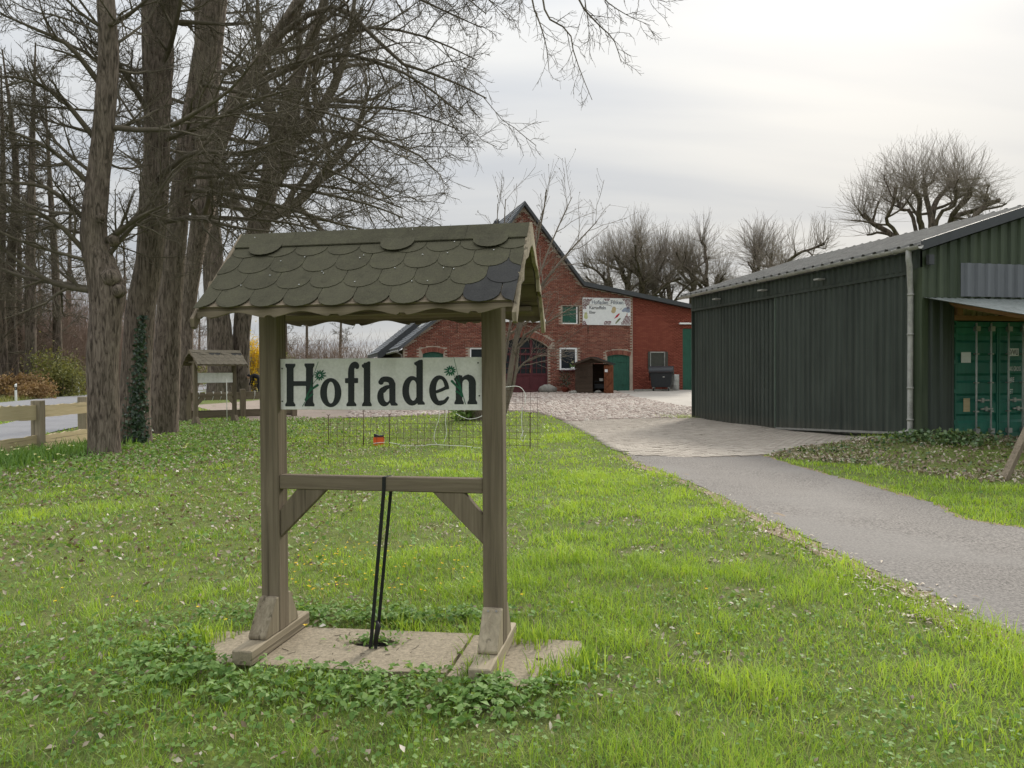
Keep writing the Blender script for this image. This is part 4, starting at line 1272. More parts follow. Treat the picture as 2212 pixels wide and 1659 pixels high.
LET = {
 'H': uni(stem(128, 200, 140, 577, 114, 218), stem(328, 402, 137, 577, 313, 416), psd([(190, 318), (340, 318), (340, 367), (190, 368)])),
 'o': sub(ell(585, 437, 110, 151), ell(586, 437, 41, 112)),
 'f': uni(stem(765, 830, 230, 575, 748, 850, False), rnd(psd([(738, 292), (864, 290), (864, 333), (738, 334)]), 5), stroke([(797, 250), (799, 195), (815, 155), (840, 142), (856, 155)], 33, 24), ell(857, 166, 23, 27)),
 'l': uni(stem(928, 995, 130, 575, 910, 1009, False), psd([(928, 140), (975, 113), (990, 113), (996, 122), (995, 180), (928, 190)]), rnd(psd([(912, 150), (935, 142), (962, 128), (962, 185), (930, 180), (912, 166)]), 5)),
 'a': uni(psd([(1192, 350), (1256, 340), (1257, 535), (1280, 556), (1279, 572), (1212, 572), (1200, 545), (1192, 540)]), stroke([(1106, 325), (1125, 302), (1165, 298), (1205, 312), (1224, 350)], 25, 33), ell(1107, 328, 28, 28), sub(ell(1140, 478, 73, 102), ell(1168, 458, 35, 78)), stroke([(1200, 372), (1160, 385), (1130, 410)], 16, 30)),
 'd': uni(sub(ell(1428, 418, 101, 153), ell(1440, 414, 43, 106)), psd([(1473, 130), (1500, 100), (1532, 94), (1540, 104), (1540, 520), (1561, 545), (1560, 562), (1487, 563), (1480, 535), (1473, 530)]), rnd(psd([(1455, 128), (1480, 116), (1505, 102), (1505, 160), (1475, 155), (1456, 142)]), 5)),
 'e': uni(sub(sub(ell(1710, 414, 104, 156), ell(1722, 412, 46, 114)), psd([(1725, 420), (1830, 395), (1835, 478), (1800, 480), (1760, 520), (1725, 520)])), psd([(1676, 415), (1700, 405), (1745, 385), (1800, 355), (1806, 372), (1790, 400), (1740, 425), (1690, 442), (1672, 445)]), stroke([(1720, 545), (1765, 530), (1800, 490)], 26, 13)),
 'n': uni(stem(1881, 1950, 262, 555, 1868, 1964, False), stem(2017, 2090, 330, 555, 2003, 2104, False), rnd(psd([(1868, 290), (1885, 282), (1905, 262), (1925, 256), (1935, 270), (1935, 330), (1885, 325), (1868, 302)]), 4), sub(uni(ell(2020, 345, 71, 92), stroke([(1940, 330), (1970, 285), (2010, 268)], 14, 20)), uni(psd([(1951, 345), (2016, 345), (2016, 460), (1951, 460)]), ell(1984, 345, 33, 44), psd([(1940, 400), (2100, 400), (2100, 470), (1940, 470)])))),
}
def daisy(cx, cy, s, ang0):
    f = [ell(cx, cy, 7, 7)]
    for k in range(12):
        a = ang0 + k * math.pi / 6
        L = s * (1.15 if k % 12 in (10, 11, 0) else 0.85)
        f.append(ell(cx + math.cos(a) * (14 + L * 0.5), cy + math.sin(a) * (14 + L * 0.5), L * 0.5, 7.5, a))
    return uni(*f)
FLW = [uni(daisy(470, 258, 50, 0.1), stroke([(292, 578), (345, 480), (400, 280), (456, 115)], 3.5, 2.0), stroke([(330, 500), (400, 350), (452, 285)], 3, 2), stroke([(318, 512), (360, 430), (405, 390), (448, 360)], 5, 13), stroke([(325, 520), (370, 475), (395, 455)], 6, 11), stroke([(322, 505), (350, 440), (385, 390)], 5, 5)),
       uni(daisy(1828, 210, 50, 3.4), stroke([(1982, 555), (1950, 440), (1900, 240), (1860, 65)], 3.5, 2.0), stroke([(1945, 460), (1900, 330), (1850, 235)], 3, 2), stroke([(1952, 470), (1920, 400), (1880, 360), (1842, 318)], 5, 13), stroke([(1950, 480), (1915, 440), (1890, 425)], 6, 12), stroke([(1948, 450), (1920, 360), (1890, 300)], 6, 5))]

# ================================================================== ROOFED NOTICE STANDS
def tab_mesh(name, w, mat, flat=False, xa=-9.0, xb=9.0, top=0.300):
    """beaver-tail shingle in its own plane: x across, y up the slope (0 = lower tip)"""
    n = 9
    pts = [(w / 2 * math.cos(a), 0.078 - 0.078 * math.sin(a)) for a in np.linspace(0, math.pi, n)]
    if flat: pts = [(w / 2, 0), (-w / 2, 0)]
    out_ = [(w / 2, top)] + pts + [(-w / 2, top)]
    out_ = [(min(max(x, xa), xb), y) for x, y in out_]
    vs_ = []
    for dz in (0.0, 0.003):
        for x, y in out_:
            vs_.append((x, y, 0.0085 - 0.007 * y / 0.300 + dz))
    m = len(out_)
    fs_ = [tuple(reversed(range(m))), tuple(range(m, 2 * m))] + [(i, (i + 1) % m, m + (i + 1) % m, m + i) for i in range(m)]
    me = bpy.data.meshes.new(name); me.from_pydata(vs_, [], fs_); me.materials.append(mat)
    return me
RZ, EZ, HV, U0, U1 = 2.38, 1.945, 0.475, -0.165, 1.50
PITCHR = math.atan2(RZ - EZ, HV); SLP = math.hypot(RZ - EZ, HV)
def ogee(x, ph=0.0, period=0.36):
    t = ((x + ph) / period) % 1.0
    return 0.030 * (0.5 - 0.5 * math.cos(2 * math.pi * t)) + (0.012 if t < 0.06 or t > 0.94 else 0.0)
def make_stand(fr, label, mats, dark, group=None, hero=True):
    oak = (lambda a: MAT['oak_' + a])
    t = thing('notice_stand', label, 'notice stand', fr.loc, fr.deg, group)
    bv = 0.005
    for u in (0.0, 1.31):
        MB().box(u - 0.057, u + 0.057, -0.05, 0.06, 0.115, 1.985).build('post', oak('z'), t, bv)
        foot = MB().box(u - 0.058, u + 0.058, -0.37 if u < 0.5 else -0.40, 0.33, 0.034, 0.115)
        foot.build('foot_beam', MAT['pale_y'] if hero else oak('y'), t, 0.006)
        for s in (-1, 1):
            a0, a1, zt = (0.05 if s < 0 else 0.06), (0.205 if s < 0 else 0.185), (0.315 if s < 0 else 0.31)
            pr = [(s * a0, 0.117), (s * a1, 0.117), (s * (a1 + 0.002), 0.135), (s * (a0 + 0.032), zt), (s * a0, zt + 0.004)]
            MB().prism(pr, u - 0.054, u + 0.054, YZ).build('knee_block', MAT['pale_z'] if hero else oak('z'), t, 0.004)
        MB().box(u - 0.045, u + 0.045, -0.345, 0.345, 1.988, 2.045).build('tie_beam', oak('y'), t, bv)
    for s in (-1, 1):   # eave plates
        MB().box(U0 + 0.04, U1 - 0.04, s * 0.39 - 0.03, s * 0.39 + 0.03, 1.955, 1.986).build('eave_plate', oak('x'), t, 0.003)
    MB().box(U0 + 0.03, U1 - 0.03, -0.02, 0.02, RZ - 0.10, RZ - 0.03).build('ridge_board', oak('x'), t, 0.003)
    MB().box(0.057, 1.253, -0.042, 0.026, 0.935, 1.015).build('crossrail', oak('x'), t, bv)
    for s in (0, 1):
        m = (lambda a: 0.057 + a) if s == 0 else (lambda a: 1.253 - a)
        pr = [(m(0.105), 0.936), (m(0.285), 0.936), (m(0.0), 0.655), (m(0.0), 0.815)]
        MB().prism(pr, -0.036, 0.012, XZ).build('brace', oak('z'), t, 0.004)
    # roof boards: lengthwise planks under the shingles
    for s in (-1, 1):
        for k in range(5):
            y0, y1 = SLP * k / 5 + 0.002, SLP * (k + 1) / 5 - 0.002
            M = Matrix.Translation((0, s * HV, EZ)) @ (Matrix.Rotation(PITCHR, 4, 'X') if s < 0 else Matrix.Rotation(math.pi, 4, 'Z') @ Matrix.Rotation(PITCHR, 4, 'X'))
            a, b = (U0, U1) if s < 0 else (-U1, -U0)
            MB().box(a, b, y0, y1, -0.022, 0.0, M).build('roof_board', oak('x'), t)
    tabw = 0.190
    me_t = [tab_mesh('shingle', tabw - 0.003, m_) for m_ in (mats, dark)]
    ncap = 10
    for s in (-1, 1):
        for row in range(4):
            y = -0.02 + row * 0.150
            off = (row % 2) * tabw / 2
            nt_ = int((U1 - U0) / tabw) + 2
            for k in range(nt_):
                u = U0 + tabw / 2 + k * tabw + off - tabw * 0.55
                if u + tabw / 2 < U0 + 0.02 or u - tabw / 2 > U1 - 0.02: continue
                isdark = hero and s < 0 and ((row == 0 and u > U1 - 0.16) or (row == 1 and u > U1 - 0.06))
                isdark = isdark or ((not hero) and row == 3 and k in (3, 4, 7, 8) and s < 0)
                cut = u - tabw / 2 < U0 - 0.012 or u + tabw / 2 > U1 + 0.012
                if cut or row == 3:
                    me_ = tab_mesh('shingle', tabw - 0.003, dark if isdark else mats, False, (U0 - 0.012 - u) if s < 0 else (u - U1 - 0.012), (U1 + 0.012 - u) if s < 0 else (u - U0 + 0.012), 0.21 if row == 3 else 0.30)
                else:
                    me_ = me_t[1 if isdark else 0]
                o = link('shingle', me_, None, t)
                M = Matrix.Translation((u, s * HV, EZ)) @ (Matrix.Rotation(PITCHR, 4, 'X') if s < 0 else Matrix.Rotation(math.pi, 4, 'Z') @ Matrix.Rotation(PITCHR, 4, 'X')) @ Matrix.Translation((0, y + random.uniform(-.003, .003), 0.0))
                o.matrix_local = M @ Matrix.Rotation(random.uniform(-.012, .012), 4, 'Z')
    # ridge capping bent over the top, with a few hanging tabs
    cs, sn = math.cos(PITCHR), math.sin(PITCHR)
    prf = []
    lo = 0.115
    up = 0.0195
    pts_o = [(-HV * 1.0 + (SLP - lo) * cs - up * sn, EZ + (SLP - lo) * sn + up * cs), (-0.012, RZ + up * 1.35), (0.012, RZ + up * 1.35), (HV - (SLP - lo) * cs + up * sn, EZ + (SLP - lo) * sn + up * cs)]
    pts_i = [(a * 0.99, b - 0.006) for a, b in pts_o]
    capU = np.linspace(U0 - 0.01, U1 + 0.01, 6)
    for a, b in zip(capU[:-1], capU[1:]):
        MB().prism(pts_o + pts_i[::-1], a + 0.001, b + 0.004, YZ).build('ridge_cap', mats, t)
    for u in ((0.02, 0.80, 1.32) if hero else (0.2, 0.9)):
        o = link('ridge_tab', tab_mesh('ridge_tab', tabw, mats, top=0.19), None, t)
        o.matrix_local = Matrix.Translation((u, -HV, EZ)) @ Matrix.Rotation(PITCHR, 4, 'X') @ Matrix.Translation((0, SLP - 0.115 - 0.09, 0.0128))
    # scalloped eave valances
    xs = np.linspace(U0 - 0.005, U1 + 0.005, 130)
    for s in (-1, 1):
        low = [(x, 1.884 + ogee(x, 0.13 if s < 0 else 0.02, 0.36) + (0.01 if s > 0 else 0)) for x in xs]
        pr = low + [(U1 + 0.005, EZ - 0.012), (U0 - 0.005, EZ - 0.012)]
        y0 = s * (HV - 0.012)
        MB().prism(pr, y0 - 0.009, y0 + 0.009, XZ).build('valance', oak('x'), t)
    # carved bargeboards at both ends
    half = [(0.0, RZ + 0.03), (-0.505, 1.885), (-0.497, 1.84), (-0.475, 1.832), (-0.44, 1.885), (-0.40, 1.95), (-0.355, 2.03), (-0.325, 2.10), (-0.27, 2.06), (-0.255, 2.13), (-0.21, 2.175), (-0.13, 2.20), (-0.07, 2.255), (0.0, 2.285)]
    for u, mt in ((U1 + 0.006, MAT['pale_z'] if hero else oak('z')), (U0 - 0.028, oak('z'))):
        for s in (1, -1):
            pr = [(a * s, b) for a, b in half]
            if s < 0: pr = [(a - 0.001 if a else 0.001, b) for a, b in pr]
            else: pr = [(a if a else -0.001, b) for a, b in pr]
            MB().prism(pr, u, u + 0.022, YZ).build('bargeboard', mt, t, 0.002)
    # screws
    if hero:
        for (u, z) in ((1.29, 0.31), (1.335, 0.312), (1.30, 0.20)):
            MB().tube([(u, -0.088 - (0.31 - z) * 0.45, z - 0.002), (u, -0.094 - (0.31 - z) * 0.45, z)], 0.006, 8).build('screw', MAT['screw'], t)
        for k in range(22):
            u, y = random.uniform(U0 + .05, U1 - .05), random.choice((0.15, 0.27, 0.4, 0.52, 0.62)) + random.uniform(-.02, .02)
            M = Matrix.Translation((u, -HV, EZ)) @ Matrix.Rotation(PITCHR, 4, 'X')
            p = [M @ Vector((0, y, h)) for h in (0.008, 0.0155 if y < 0.55 else 0.028)]
            MB().tube(p, 0.0036, 6).build('roofing_nail', MAT['galv'], t)
    return t
S1 = Frame(-1.388, 4.40, H(-0.7, 4.3), -10.5)
stand = make_stand(S1, 'large weathered timber stand with mossy shingle roof standing on concrete slabs', MAT['shingle'], MAT['shingle_dark'])
# letter board
BV = -0.018
sb = thing('letter_board', 'white weathered board with dark raised lettering and green flowers', 'sign', S1.loc, S1.deg)
bl, bt = S1.hit(603.5, 775.4, BV); _, bb = S1.hit(603.5, 884.7, BV)
MB().box(0.059, 1.251, BV, BV + 0.012, bb, bt).build('panel', MAT['board'], sb, 0.0015)
def crop(x, y): return 592.5 + x / 4.8, 757.08 + y / 4.8
def flat_shape(name, fn, x0, x1, y0, y1, st, v, mat, parent, fr, cropf):
    b = MB()
    for po in sdf_cells(fn, x0, x1, y0, y1, st):
        q = [fr.hit(*cropf(x, y), BV if v is None else v) for x, y in po]
        vv = v
        b.add([(a, vv, z) for a, z in q], [tuple(range(len(q)))])
    return b.build(name, mat, parent, fix=False)
for ch, (a, b) in zip('Hofladen', ((100, 430), (465, 705), (725, 890), (895, 1020), (1055, 1295), (1315, 1575), (1595, 1830), (1855, 2115))):
    o = flat_shape('letter', LET[ch], a, b, 80, 600, 4.5, BV - 0.0015, MAT['letter'], sb, S1, crop)
for fn, (a, b) in zip(FLW, ((280, 560), (1750, 1995))):
    flat_shape('flower_print', fn, a, b, 50, 590, 3.5, BV - 0.003, MAT['greenprint'], sb, S1, crop)
for (x, y) in ((83, 188), (84, 527), (2113, 128), (2127, 469)):
    a, z = S1.hit(*crop(x, y), BV)
    MB().tube([(a, BV + 0.002, z), (a, BV - 0.004, z)], 0.0042, 8).build('screw', MAT['black'], sb)
# straps
def ribbon(name, pts, w, mat, parent, fr=None, th=0.002):
    b = MB()
    P = [Vector(p) for p in pts]
    for i in range(len(P) - 1):
        a, c = P[i], P[i + 1]
        d = (c - a).normalized(); s = Vector((1, 0, 0)); s = (s - d * s.dot(d)).normalized() * w / 2; n = d.cross(s).normalized() * th
        b.add([a - s, a + s, c + s, c - s, a - s + n, a + s + n, c + s + n, c - s + n], [(0, 1, 2, 3), (7, 6, 5, 4), (0, 4, 5, 1), (1, 5, 6, 2), (2, 6, 7, 3), (3, 7, 4, 0)])
    return b.build(name, mat, parent)
stp = thing('strap', 'black strap looped over the crossrail and tied down through the slab hole', 'strap', S1.loc, S1.deg)
ua = S1.hit(829, 1035, -0.05)[0]; ub, zb_ = S1.hit(797, 1390, -0.02)
ribbon('front_band', [(ub, 0.0, 0.02), (ua - 0.002, -0.048, 0.935), (ua, -0.046, 1.016)], 0.021, MAT['black'], stp)
ribbon('top_band', [(ua, -0.046, 1.0165), (ua + 0.012, 0.027, 1.0165)], 0.021, MAT['black'], stp)
ribbon('rear_band', [(ua + 0.012, 0.027, 1.016), (ua + 0.014, 0.027, 0.93), (ub + 0.036, 0.03, 0.13), (ub + 0.03, 0.0, 0.02)], 0.019, MAT['black'], stp)
MB().tube([(ub + 0.03, -0.005, 0.06), (ub + 0.05, 0.0, 0.16), (ub + 0.036, 0.01, 0.19)], [0.012, 0.016, 0.006], 7).build('knot', MAT['black'], stp)
# slabs
SZ = H(-0.7, 4.3)
def slab(name, label, pxs, hole, zt, seed):
    r = np.random.default_rng(seed)
    P = [gnd(*q) for q in pxs]
    pr = []
    for i in range(len(P)):
        a, b = P[i], P[(i + 1) % len(P)]
        for t in np.linspace(0, 1, 7)[:-1]:
            q = a.lerp(b, t); pr.append((q.x + r.normal(0, .003), q.y + r.normal(0, .003)))
    b = MB().prism(pr, SZ - 0.06, SZ + zt, XY, [hole] if hole else ())
    o = b.build(name, MAT['slab'], None, 0.0)
    return tag(o, label, 'slab'), pr
hc = gnd(800, 1399)
r = np.random.default_rng(5)
hole = [(hc.x + 0.02 + math.cos(a) * 0.125 * r.uniform(.75, 1.15), hc.y + math.sin(a) * 0.085 * r.uniform(.75, 1.15)) for a in np.linspace(0, 2 * math.pi, 14, endpoint=False)]
s1, SLAB1 = slab('concrete_slab', 'long concrete slab with a broken hole under the timber stand', ((440, 1372), (660, 1362), (1022, 1380), (963, 1462), (800, 1460), (470, 1438)), hole, 0.030, 21)
hc2 = gnd(1165, 1431)
hole2 = [(hc2.x + math.cos(a) * 0.022, hc2.y + math.sin(a) * 0.022) for a in np.linspace(0, 2 * math.pi, 10, endpoint=False)]
s2, SLAB2 = slab('concrete_slab', 'square concrete slab with a small round hole beside the stand post', ((1026, 1381), (1131, 1387), (1257, 1393), (1241, 1462), (1124, 1490), (967, 1467)), hole2, 0.026, 22)
for hp_, rr_ in ((hc, 0.17), (hc2, 0.03)):
    MB().tube([(hp_.x, hp_.y, SZ - 0.05), (hp_.x, hp_.y, SZ + 0.004)], rr_, 12).build('soil', MAT['darkvoid'], s1 if rr_ > 0.1 else s2)
NOGRASS += [SLAB1, SLAB2]

# second, blank stand between the oaks
pL = gnd(423, 919)
S2 = Frame(pL.x, pL.y, pL.z - 0.05, 50)
stand2 = make_stand(S2, 'small grey timber stand with a shingle roof and a blank white board between the oaks', MAT['shingle_grey'], MAT['shingle_dark'], None, False)
b2 = MB().box(0.056, 1.256, -0.02, -0.005, 1.37, 1.68).build('blank_board', MAT['board']); b2.location = S2.loc; b2.rotation_euler = (0, 0, R(S2.deg))
tag(b2, 'blank white panel hung in the small grey stand', 'sign')
# white pole standing in front of the blank board
q = S2.w(0.93, -0.2)
o = MB().tube([(0, 0, -0.05), (0, 0, 1.42)], 0.012, 8).build('marker_pole', MAT['cord']); o.location = (q.x, q.y, H(q.x, q.y)); tag(o, 'thin white plastic pole leaning on the small grey stand', 'pole')

# ================================================================== BRICK BARN
barn = thing('brick_barn', 'red brick gabled barn with dark roof and an arched gate', 'barn', BN.loc, BN.deg)
hb = lambda px, py: BN.hit(px, py, 0.0)
AP = hb(1131, 446); BR = hb(1258.7, 619); ER = hb(1483, 666); BL = hb(956.5, 683); EL = hb(871, 750)
sl_ = (ER[1] - BR[1]) / (ER[0] - BR[0])
UR = 11.2
ER = (UR, BR[1] + sl_ * (UR - BR[0]))
EL = (EL[0], EL[1])
outline = [(EL[0], -0.3), (UR, -0.3), ER, BR, AP, BL, EL]
USP = hb(1366.6, 750)[0]
def rect(px0, py0, px1, py1):
    a, b = hb(px0, py0), hb(px1, py1)
    return [a[0], b[0], b[1], a[1]]     # u0,u1,z0,z1
gate = rect(1078, 728, 1184, 839); win1 = rect(1209, 751, 1246, 799); gdoor = rect(1311.6, 766, 1360.6, 846); shut = rect(1215, 661, 1251, 699.5)
win2 = rect(1403.8, 759.5, 1437.5, 797); gdoor2 = rect(1474.6, 709.6, 1512, 838); winL = rect(1015, 751, 1053, 800); warch = rect(913, 760, 958, 806)
gate[2] = 0.0; gdoor[2] = -0.05; gdoor2[2] = 0.0
def arch_poly(rc, rise, n=10):
    u0, u1, z0, z1 = rc
    top = [(u1 + (u0 - u1) * t, z1 - rise + rise * math.sin(math.pi * (0.5 + (t - 0.5) * 0.9999)) ** 1.0 if False else z1 - rise * (2 * t - 1) ** 2) for t in np.linspace(0, 1, n)]
    return [(u0, z0), (u1, z0)] + top
op = [arch_poly(gate, 0.55), [(win1[0], win1[2]), (win1[1], win1[2]), (win1[1], win1[3]), (win1[0], win1[3])], arch_poly(gdoor, 0.10), [(shut[0], shut[2]), (shut[1], shut[2]), (shut[1], shut[3]), (shut[0], shut[3])],
      [(winL[0], winL[2]), (winL[1], winL[2]), (winL[1], winL[3]), (winL[0], winL[3])], arch_poly(warch, 0.12)]
opR = [[(win2[0], win2[2]), (win2[1], win2[2]), (win2[1], win2[3]), (win2[0], win2[3])], [(gdoor2[0], gdoor2[2]), (gdoor2[1], gdoor2[2]), (gdoor2[1], gdoor2[3]), (gdoor2[0], gdoor2[3])]]
zsp = BR[1] + sl_ * (USP - BR[0])
wallL = MB().prism([(EL[0], -0.3), (USP, -0.3), (USP, zsp), BR, AP, BL, EL], 0.0, 0.36, XZ, op).build('wall', MAT['mortar'], barn)
wallR = MB().prism([(USP, -0.3), (UR, -0.3), ER, (USP, zsp)], 0.0, 0.36, XZ, opR).build('wall', MAT['mortarred'], barn)
wallR['label'] = 'wall section painted plain red'
# bricks
def in_any(u, z, polys, m):
    r_ = np.zeros(len(u), bool)
    for p in polys:
        for du in (-m, 0, m):
            for dz in (-0.03, 0.03):
                r_ |= inpoly(u + du, z + dz, p)
    return r_
gaterise = 0.55
vouss = []
def voussoirs(rc, rise, h, n, pad):
    u0, u1, z0, z1 = rc
    for k in range(n):
        t = (k + 0.5) / n
        u = u0 - pad + (u1 - u0 + 2 * pad) * t
        z = z1 - rise * (2 * t - 1) ** 2 + h / 2 + 0.005
        ang = (2 * t - 1) * -1 * math.atan2(4 * rise, (u1 - u0)) 
        vouss.append((u, z, ang, h))
voussoirs(gdoor, 0.10, 0.25, 20, 0.06)
voussoirs(warch, 0.12, 0.25, 18, 0.05)
voussoirs(gate, 0.55, 0.34, 44, 0.16)
vpoly = [[(rc[0] - p, rc[3] - rise - 0.03), (rc[1] + p, rc[3] - rise - 0.03)] + [(rc[1] + p + (rc[0] - rc[1] - 2 * p) * t, rc[3] + h - rise * (2 * t - 1) ** 2) for t in np.linspace(0, 1, 8)] for rc, rise, h, p in ((gdoor, 0.1, 0.27, 0.1), (warch, 0.12, 0.27, 0.09), (gate, 0.55, 0.36, 0.2))]
zr = np.arange(-0.05, AP[1], 0.0765)
ul = np.arange(EL[0] - 0.3, UR, 0.252)
UU, ZZ = np.meshgrid(ul, zr)
UU = UU + (np.arange(len(zr)) % 2)[:, None] * 0.126
UU, ZZ = UU.ravel(), ZZ.ravel() + 0.033
def inset(poly, m):
    return poly
inside = inpoly(UU - 0.11, ZZ + 0.03, outline) & inpoly(UU + 0.11, ZZ + 0.03, outline) & inpoly(UU - 0.11, ZZ, outline) & inpoly(UU + 0.11, ZZ, outline)
inside &= ~in_any(UU, ZZ, op + opR + vpoly, 0.115)
UU, ZZ = UU[inside], ZZ[inside]
bm_main = MB().box(-0.119, 0.119, -0.012, 0.0, -0.0315, 0.0315)
def brickmesh(mat):
    me = bpy.data.meshes.new('brick'); me.from_pydata(bm_main.v, [], [f for f in bm_main.f if f != (2, 3, 7, 6)]); me.materials.append(mat); return me
for sel, mat, wl_, nobj, ref in ((UU + 0.12 < USP, MAT['brick'], wallL, 280, hb(1300, 735)), (UU - 0.12 > USP, MAT['brickred'], wallR, 280, hb(1400, 735))):
    u, z = UU[sel], ZZ[sel]
    order = np.argsort((u - ref[0]) ** 2 + (z - ref[1]) ** 2)
    me = brickmesh(mat)
    for k in order[:nobj]:
        o = link('brick', me, None, wl_); o.location = (u[k], -0.0005, z[k])
    rest = order[nobj:]
    co = np.array(bm_main.v)
    P = co[None] + np.stack([u[rest], np.full(len(rest), -0.0005), z[rest]], -1)[:, None]
    P[..., 1] -= (rng.random(len(rest)) * 0.004)[:, None] * (P[..., 1] < -0.005)
    P[..., 0] += np.repeat(rng.normal(0, 0.006, (len(rest), 1)), 8, 1)
    b = np.arange(len(rest))[:, None] * 8
    F = np.concatenate([b + np.array([f]) for f in ((0, 3, 2, 1), (4, 5, 6, 7), (0, 1, 5, 4), (1, 2, 6, 5), (3, 0, 4, 7))])
    o = link('brickwork', np_mesh('brickwork', P.reshape(-1, 3), [F], False, np.repeat(rng.random(len(rest)), 8)), mat, wl_)
    o['kind'] = 'stuff'
vm_ = {}
for (u, z, ang, h) in vouss:
    if h not in vm_:
        b = MB().box(-0.031, 0.031, -0.020, 0.0, -h / 2, h / 2)
        me = bpy.data.meshes.new('arch_brick'); me.from_pydata(b.v, [], b.f); me.materials.append(MAT['brick']); vm_[h] = me
    o = link('arch_brick', vm_[h], None, wallL); o.location = (u, -0.001, z); o.rotation_euler = (0, -ang, 0)
# side and back walls
MB().box(EL[0], EL[0] + 0.3, 0.37, 14, -0.3, EL[1] - 0.12).build('side_wall', MAT['brown_z'], barn)
MB().box(UR - 0.3, UR, 0.37, 14, -0.3, ER[1] - 0.12).build('side_wall', MAT['mortarred'], barn)
# roof: bent band following the gable line
def roof_band(name, line, th, v0, v1, mat, parent):
    up = [(a, b + th) for a, b in line]
    return MB().prism(line + up[::-1], v0, v1, XZ).build(name, mat, parent)
ext = lambda p, q, d: (p[0] + (p[0] - q[0]) / math.hypot(p[0] - q[0], p[1] - q[1]) * d, p[1] + (p[1] - q[1]) / math.hypot(p[0] - q[0], p[1] - q[1]) * d)
line = [ext(EL, BL, 0.35), BL, AP, BR, ext(ER, BR, 0.2)]
V1 = 5.6
roof_l = roof_band('roof', [(line[0][0], line[0][1] + .02), (BL[0], BL[1] + .02), (AP[0], AP[1] + .02)], 0.16, -0.28, V1, MAT['slate'], barn)
roof_r = roof_band('roof', [(AP[0], AP[1] + .02), (BR[0], BR[1] + .02), (line[4][0], line[4][1] + .02)], 0.24, -0.28, 14.2, MAT['fascia'], barn)
# rear part of the left slope stands higher and reaches further out
e2 = ext(line[0], BL, 0.75)
rear = roof_band('rear_roof', [(e2[0], e2[1] + 0.30), (BL[0], BL[1] + 0.34), (AP[0], AP[1] + 0.19)], 0.22, V1 + 0.005, 14.2, MAT['slate'], barn)
MB().prism([(e2[0] - 0.02, e2[1] + 0.05), (BL[0], BL[1] + 0.08), (AP[0] - 0.3, AP[1] - 0.2), (AP[0] - 0.2, AP[1] + 0.40), (BL[0], BL[1] + 0.58), (e2[0] - 0.02, e2[1] + 0.55)], V1 - 0.25, V1 - 0.002, XZ).build('verge_board', MAT['fascia'], barn)
MB().box(e2[0] + 0.3, EL[0] - 0.01, V1 + 0.2, 13.5, -0.3, e2[1] + 0.25).build('side_wall', MAT['brown_z'], barn)
# tile courses
for (p0, p1), par, (va, vb), lift in (((line[0], BL), roof_l, (-0.30, V1 - 0.26), 0.18), ((BL, AP), roof_l, (-0.30, V1 - 0.26), 0.18), (((e2[0], e2[1] + 0.30), (BL[0], BL[1] + 0.34)), rear, (V1 + 0.0, 14.2), 0.22), (((BL[0], BL[1] + 0.34), (AP[0], AP[1] + 0.19)), rear, (V1 + 0.0, 14.2), 0.22)):
    L = math.hypot(p1[0] - p0[0], p1[1] - p0[1]); n = int(L / 0.32)
    ang = math.atan2(p1[1] - p0[1], p1[0] - p0[0])
    for k in range(n):
        M = Matrix.Translation((p0[0], 0, p0[1] + lift)) @ Matrix.Rotation(-ang, 4, 'Y') @ Matrix.Translation((k * L / n, 0, 0.0)) @ Matrix.Rotation(R(3.5), 4, 'Y')
        MB().box(-0.02, L / n + 0.015, va, vb, 0.004, 0.036, M).build('tile_course', MAT['slate'], par)
sk = MB()
M = Matrix.Translation((BL[0], 0, BL[1] + 0.18)) @ Matrix.Rotation(-math.atan2(AP[1] - BL[1], AP[0] - BL[0]), 4, 'Y')
sk.box(-1.1, -0.35, 2.6, 3.1, 0.02, 0.10, Matrix.Translation((BL[0], 0, BL[1] + 0.18)) @ Matrix.Rotation(-math.atan2(BL[1] - EL[1], BL[0] - EL[0]), 4, 'Y'))
sk.build('skylight', MAT['white'], barn)
gz = MB().tube([(line[0][0] - 0.06, -0.3, line[0][1] + 0.0), (line[0][0] - 0.06, V1 - 0.3, line[0][1] + 0.0)], 0.07, 8); gz.build('gutter', MAT['galv'], barn)
MB().tube([(line[0][0] - 0.02, 0.15, line[0][1] - 0.05), (EL[0] - 0.06, 0.2, EL[1] - 0.4), (EL[0] - 0.06, 0.2, 0.0)], 0.045, 8).build('downpipe', MAT['galv'], barn)
# verge brick band on the left slope
# openings
def leaf_panel(name, rc, y, th, mat, parent, rise=0.0):
    po = arch_poly(rc, rise) if rise else [(rc[0], rc[2]), (rc[1], rc[2]), (rc[1], rc[3]), (rc[0], rc[3])]
    return MB().prism(po, y, y + th, XZ).build(name, mat, parent)
# gate
g = bpy.data.objects.new('gate', None); COL.objects.link(g); g.parent = barn
gi = [gate[0] + .02, gate[1] - .02, 0.02, gate[3] - .02]
leaf_panel('glass', [gi[0], gi[1], 0.9, gi[3]], 0.16, 0.02, MAT['glass'], g, 0.53)
MB().box(gi[0], gi[1], 0.13, 0.18, 0.02, 0.95).build('lower_panel', MAT['redgate'], g)
nl = 3
for k in range(nl + 1):
    u = gi[0] + (gi[1] - gi[0]) * k / nl
    zt = gi[3] - 0.53 * (2 * k / nl - 1) ** 2 - 0.02
    MB().box(u - 0.07, u + 0.07, 0.10, 0.15, 0.02, zt).build('stile', MAT['redgate'], g)
for z, h in ((0.02, 0.12), (0.92, 0.12), (2.05, 0.12), (gi[3] - 0.62, 0.06)):
    MB().box(gi[0], gi[1], 0.105, 0.148, z, z + h).build('rail', MAT['redgate'], g)
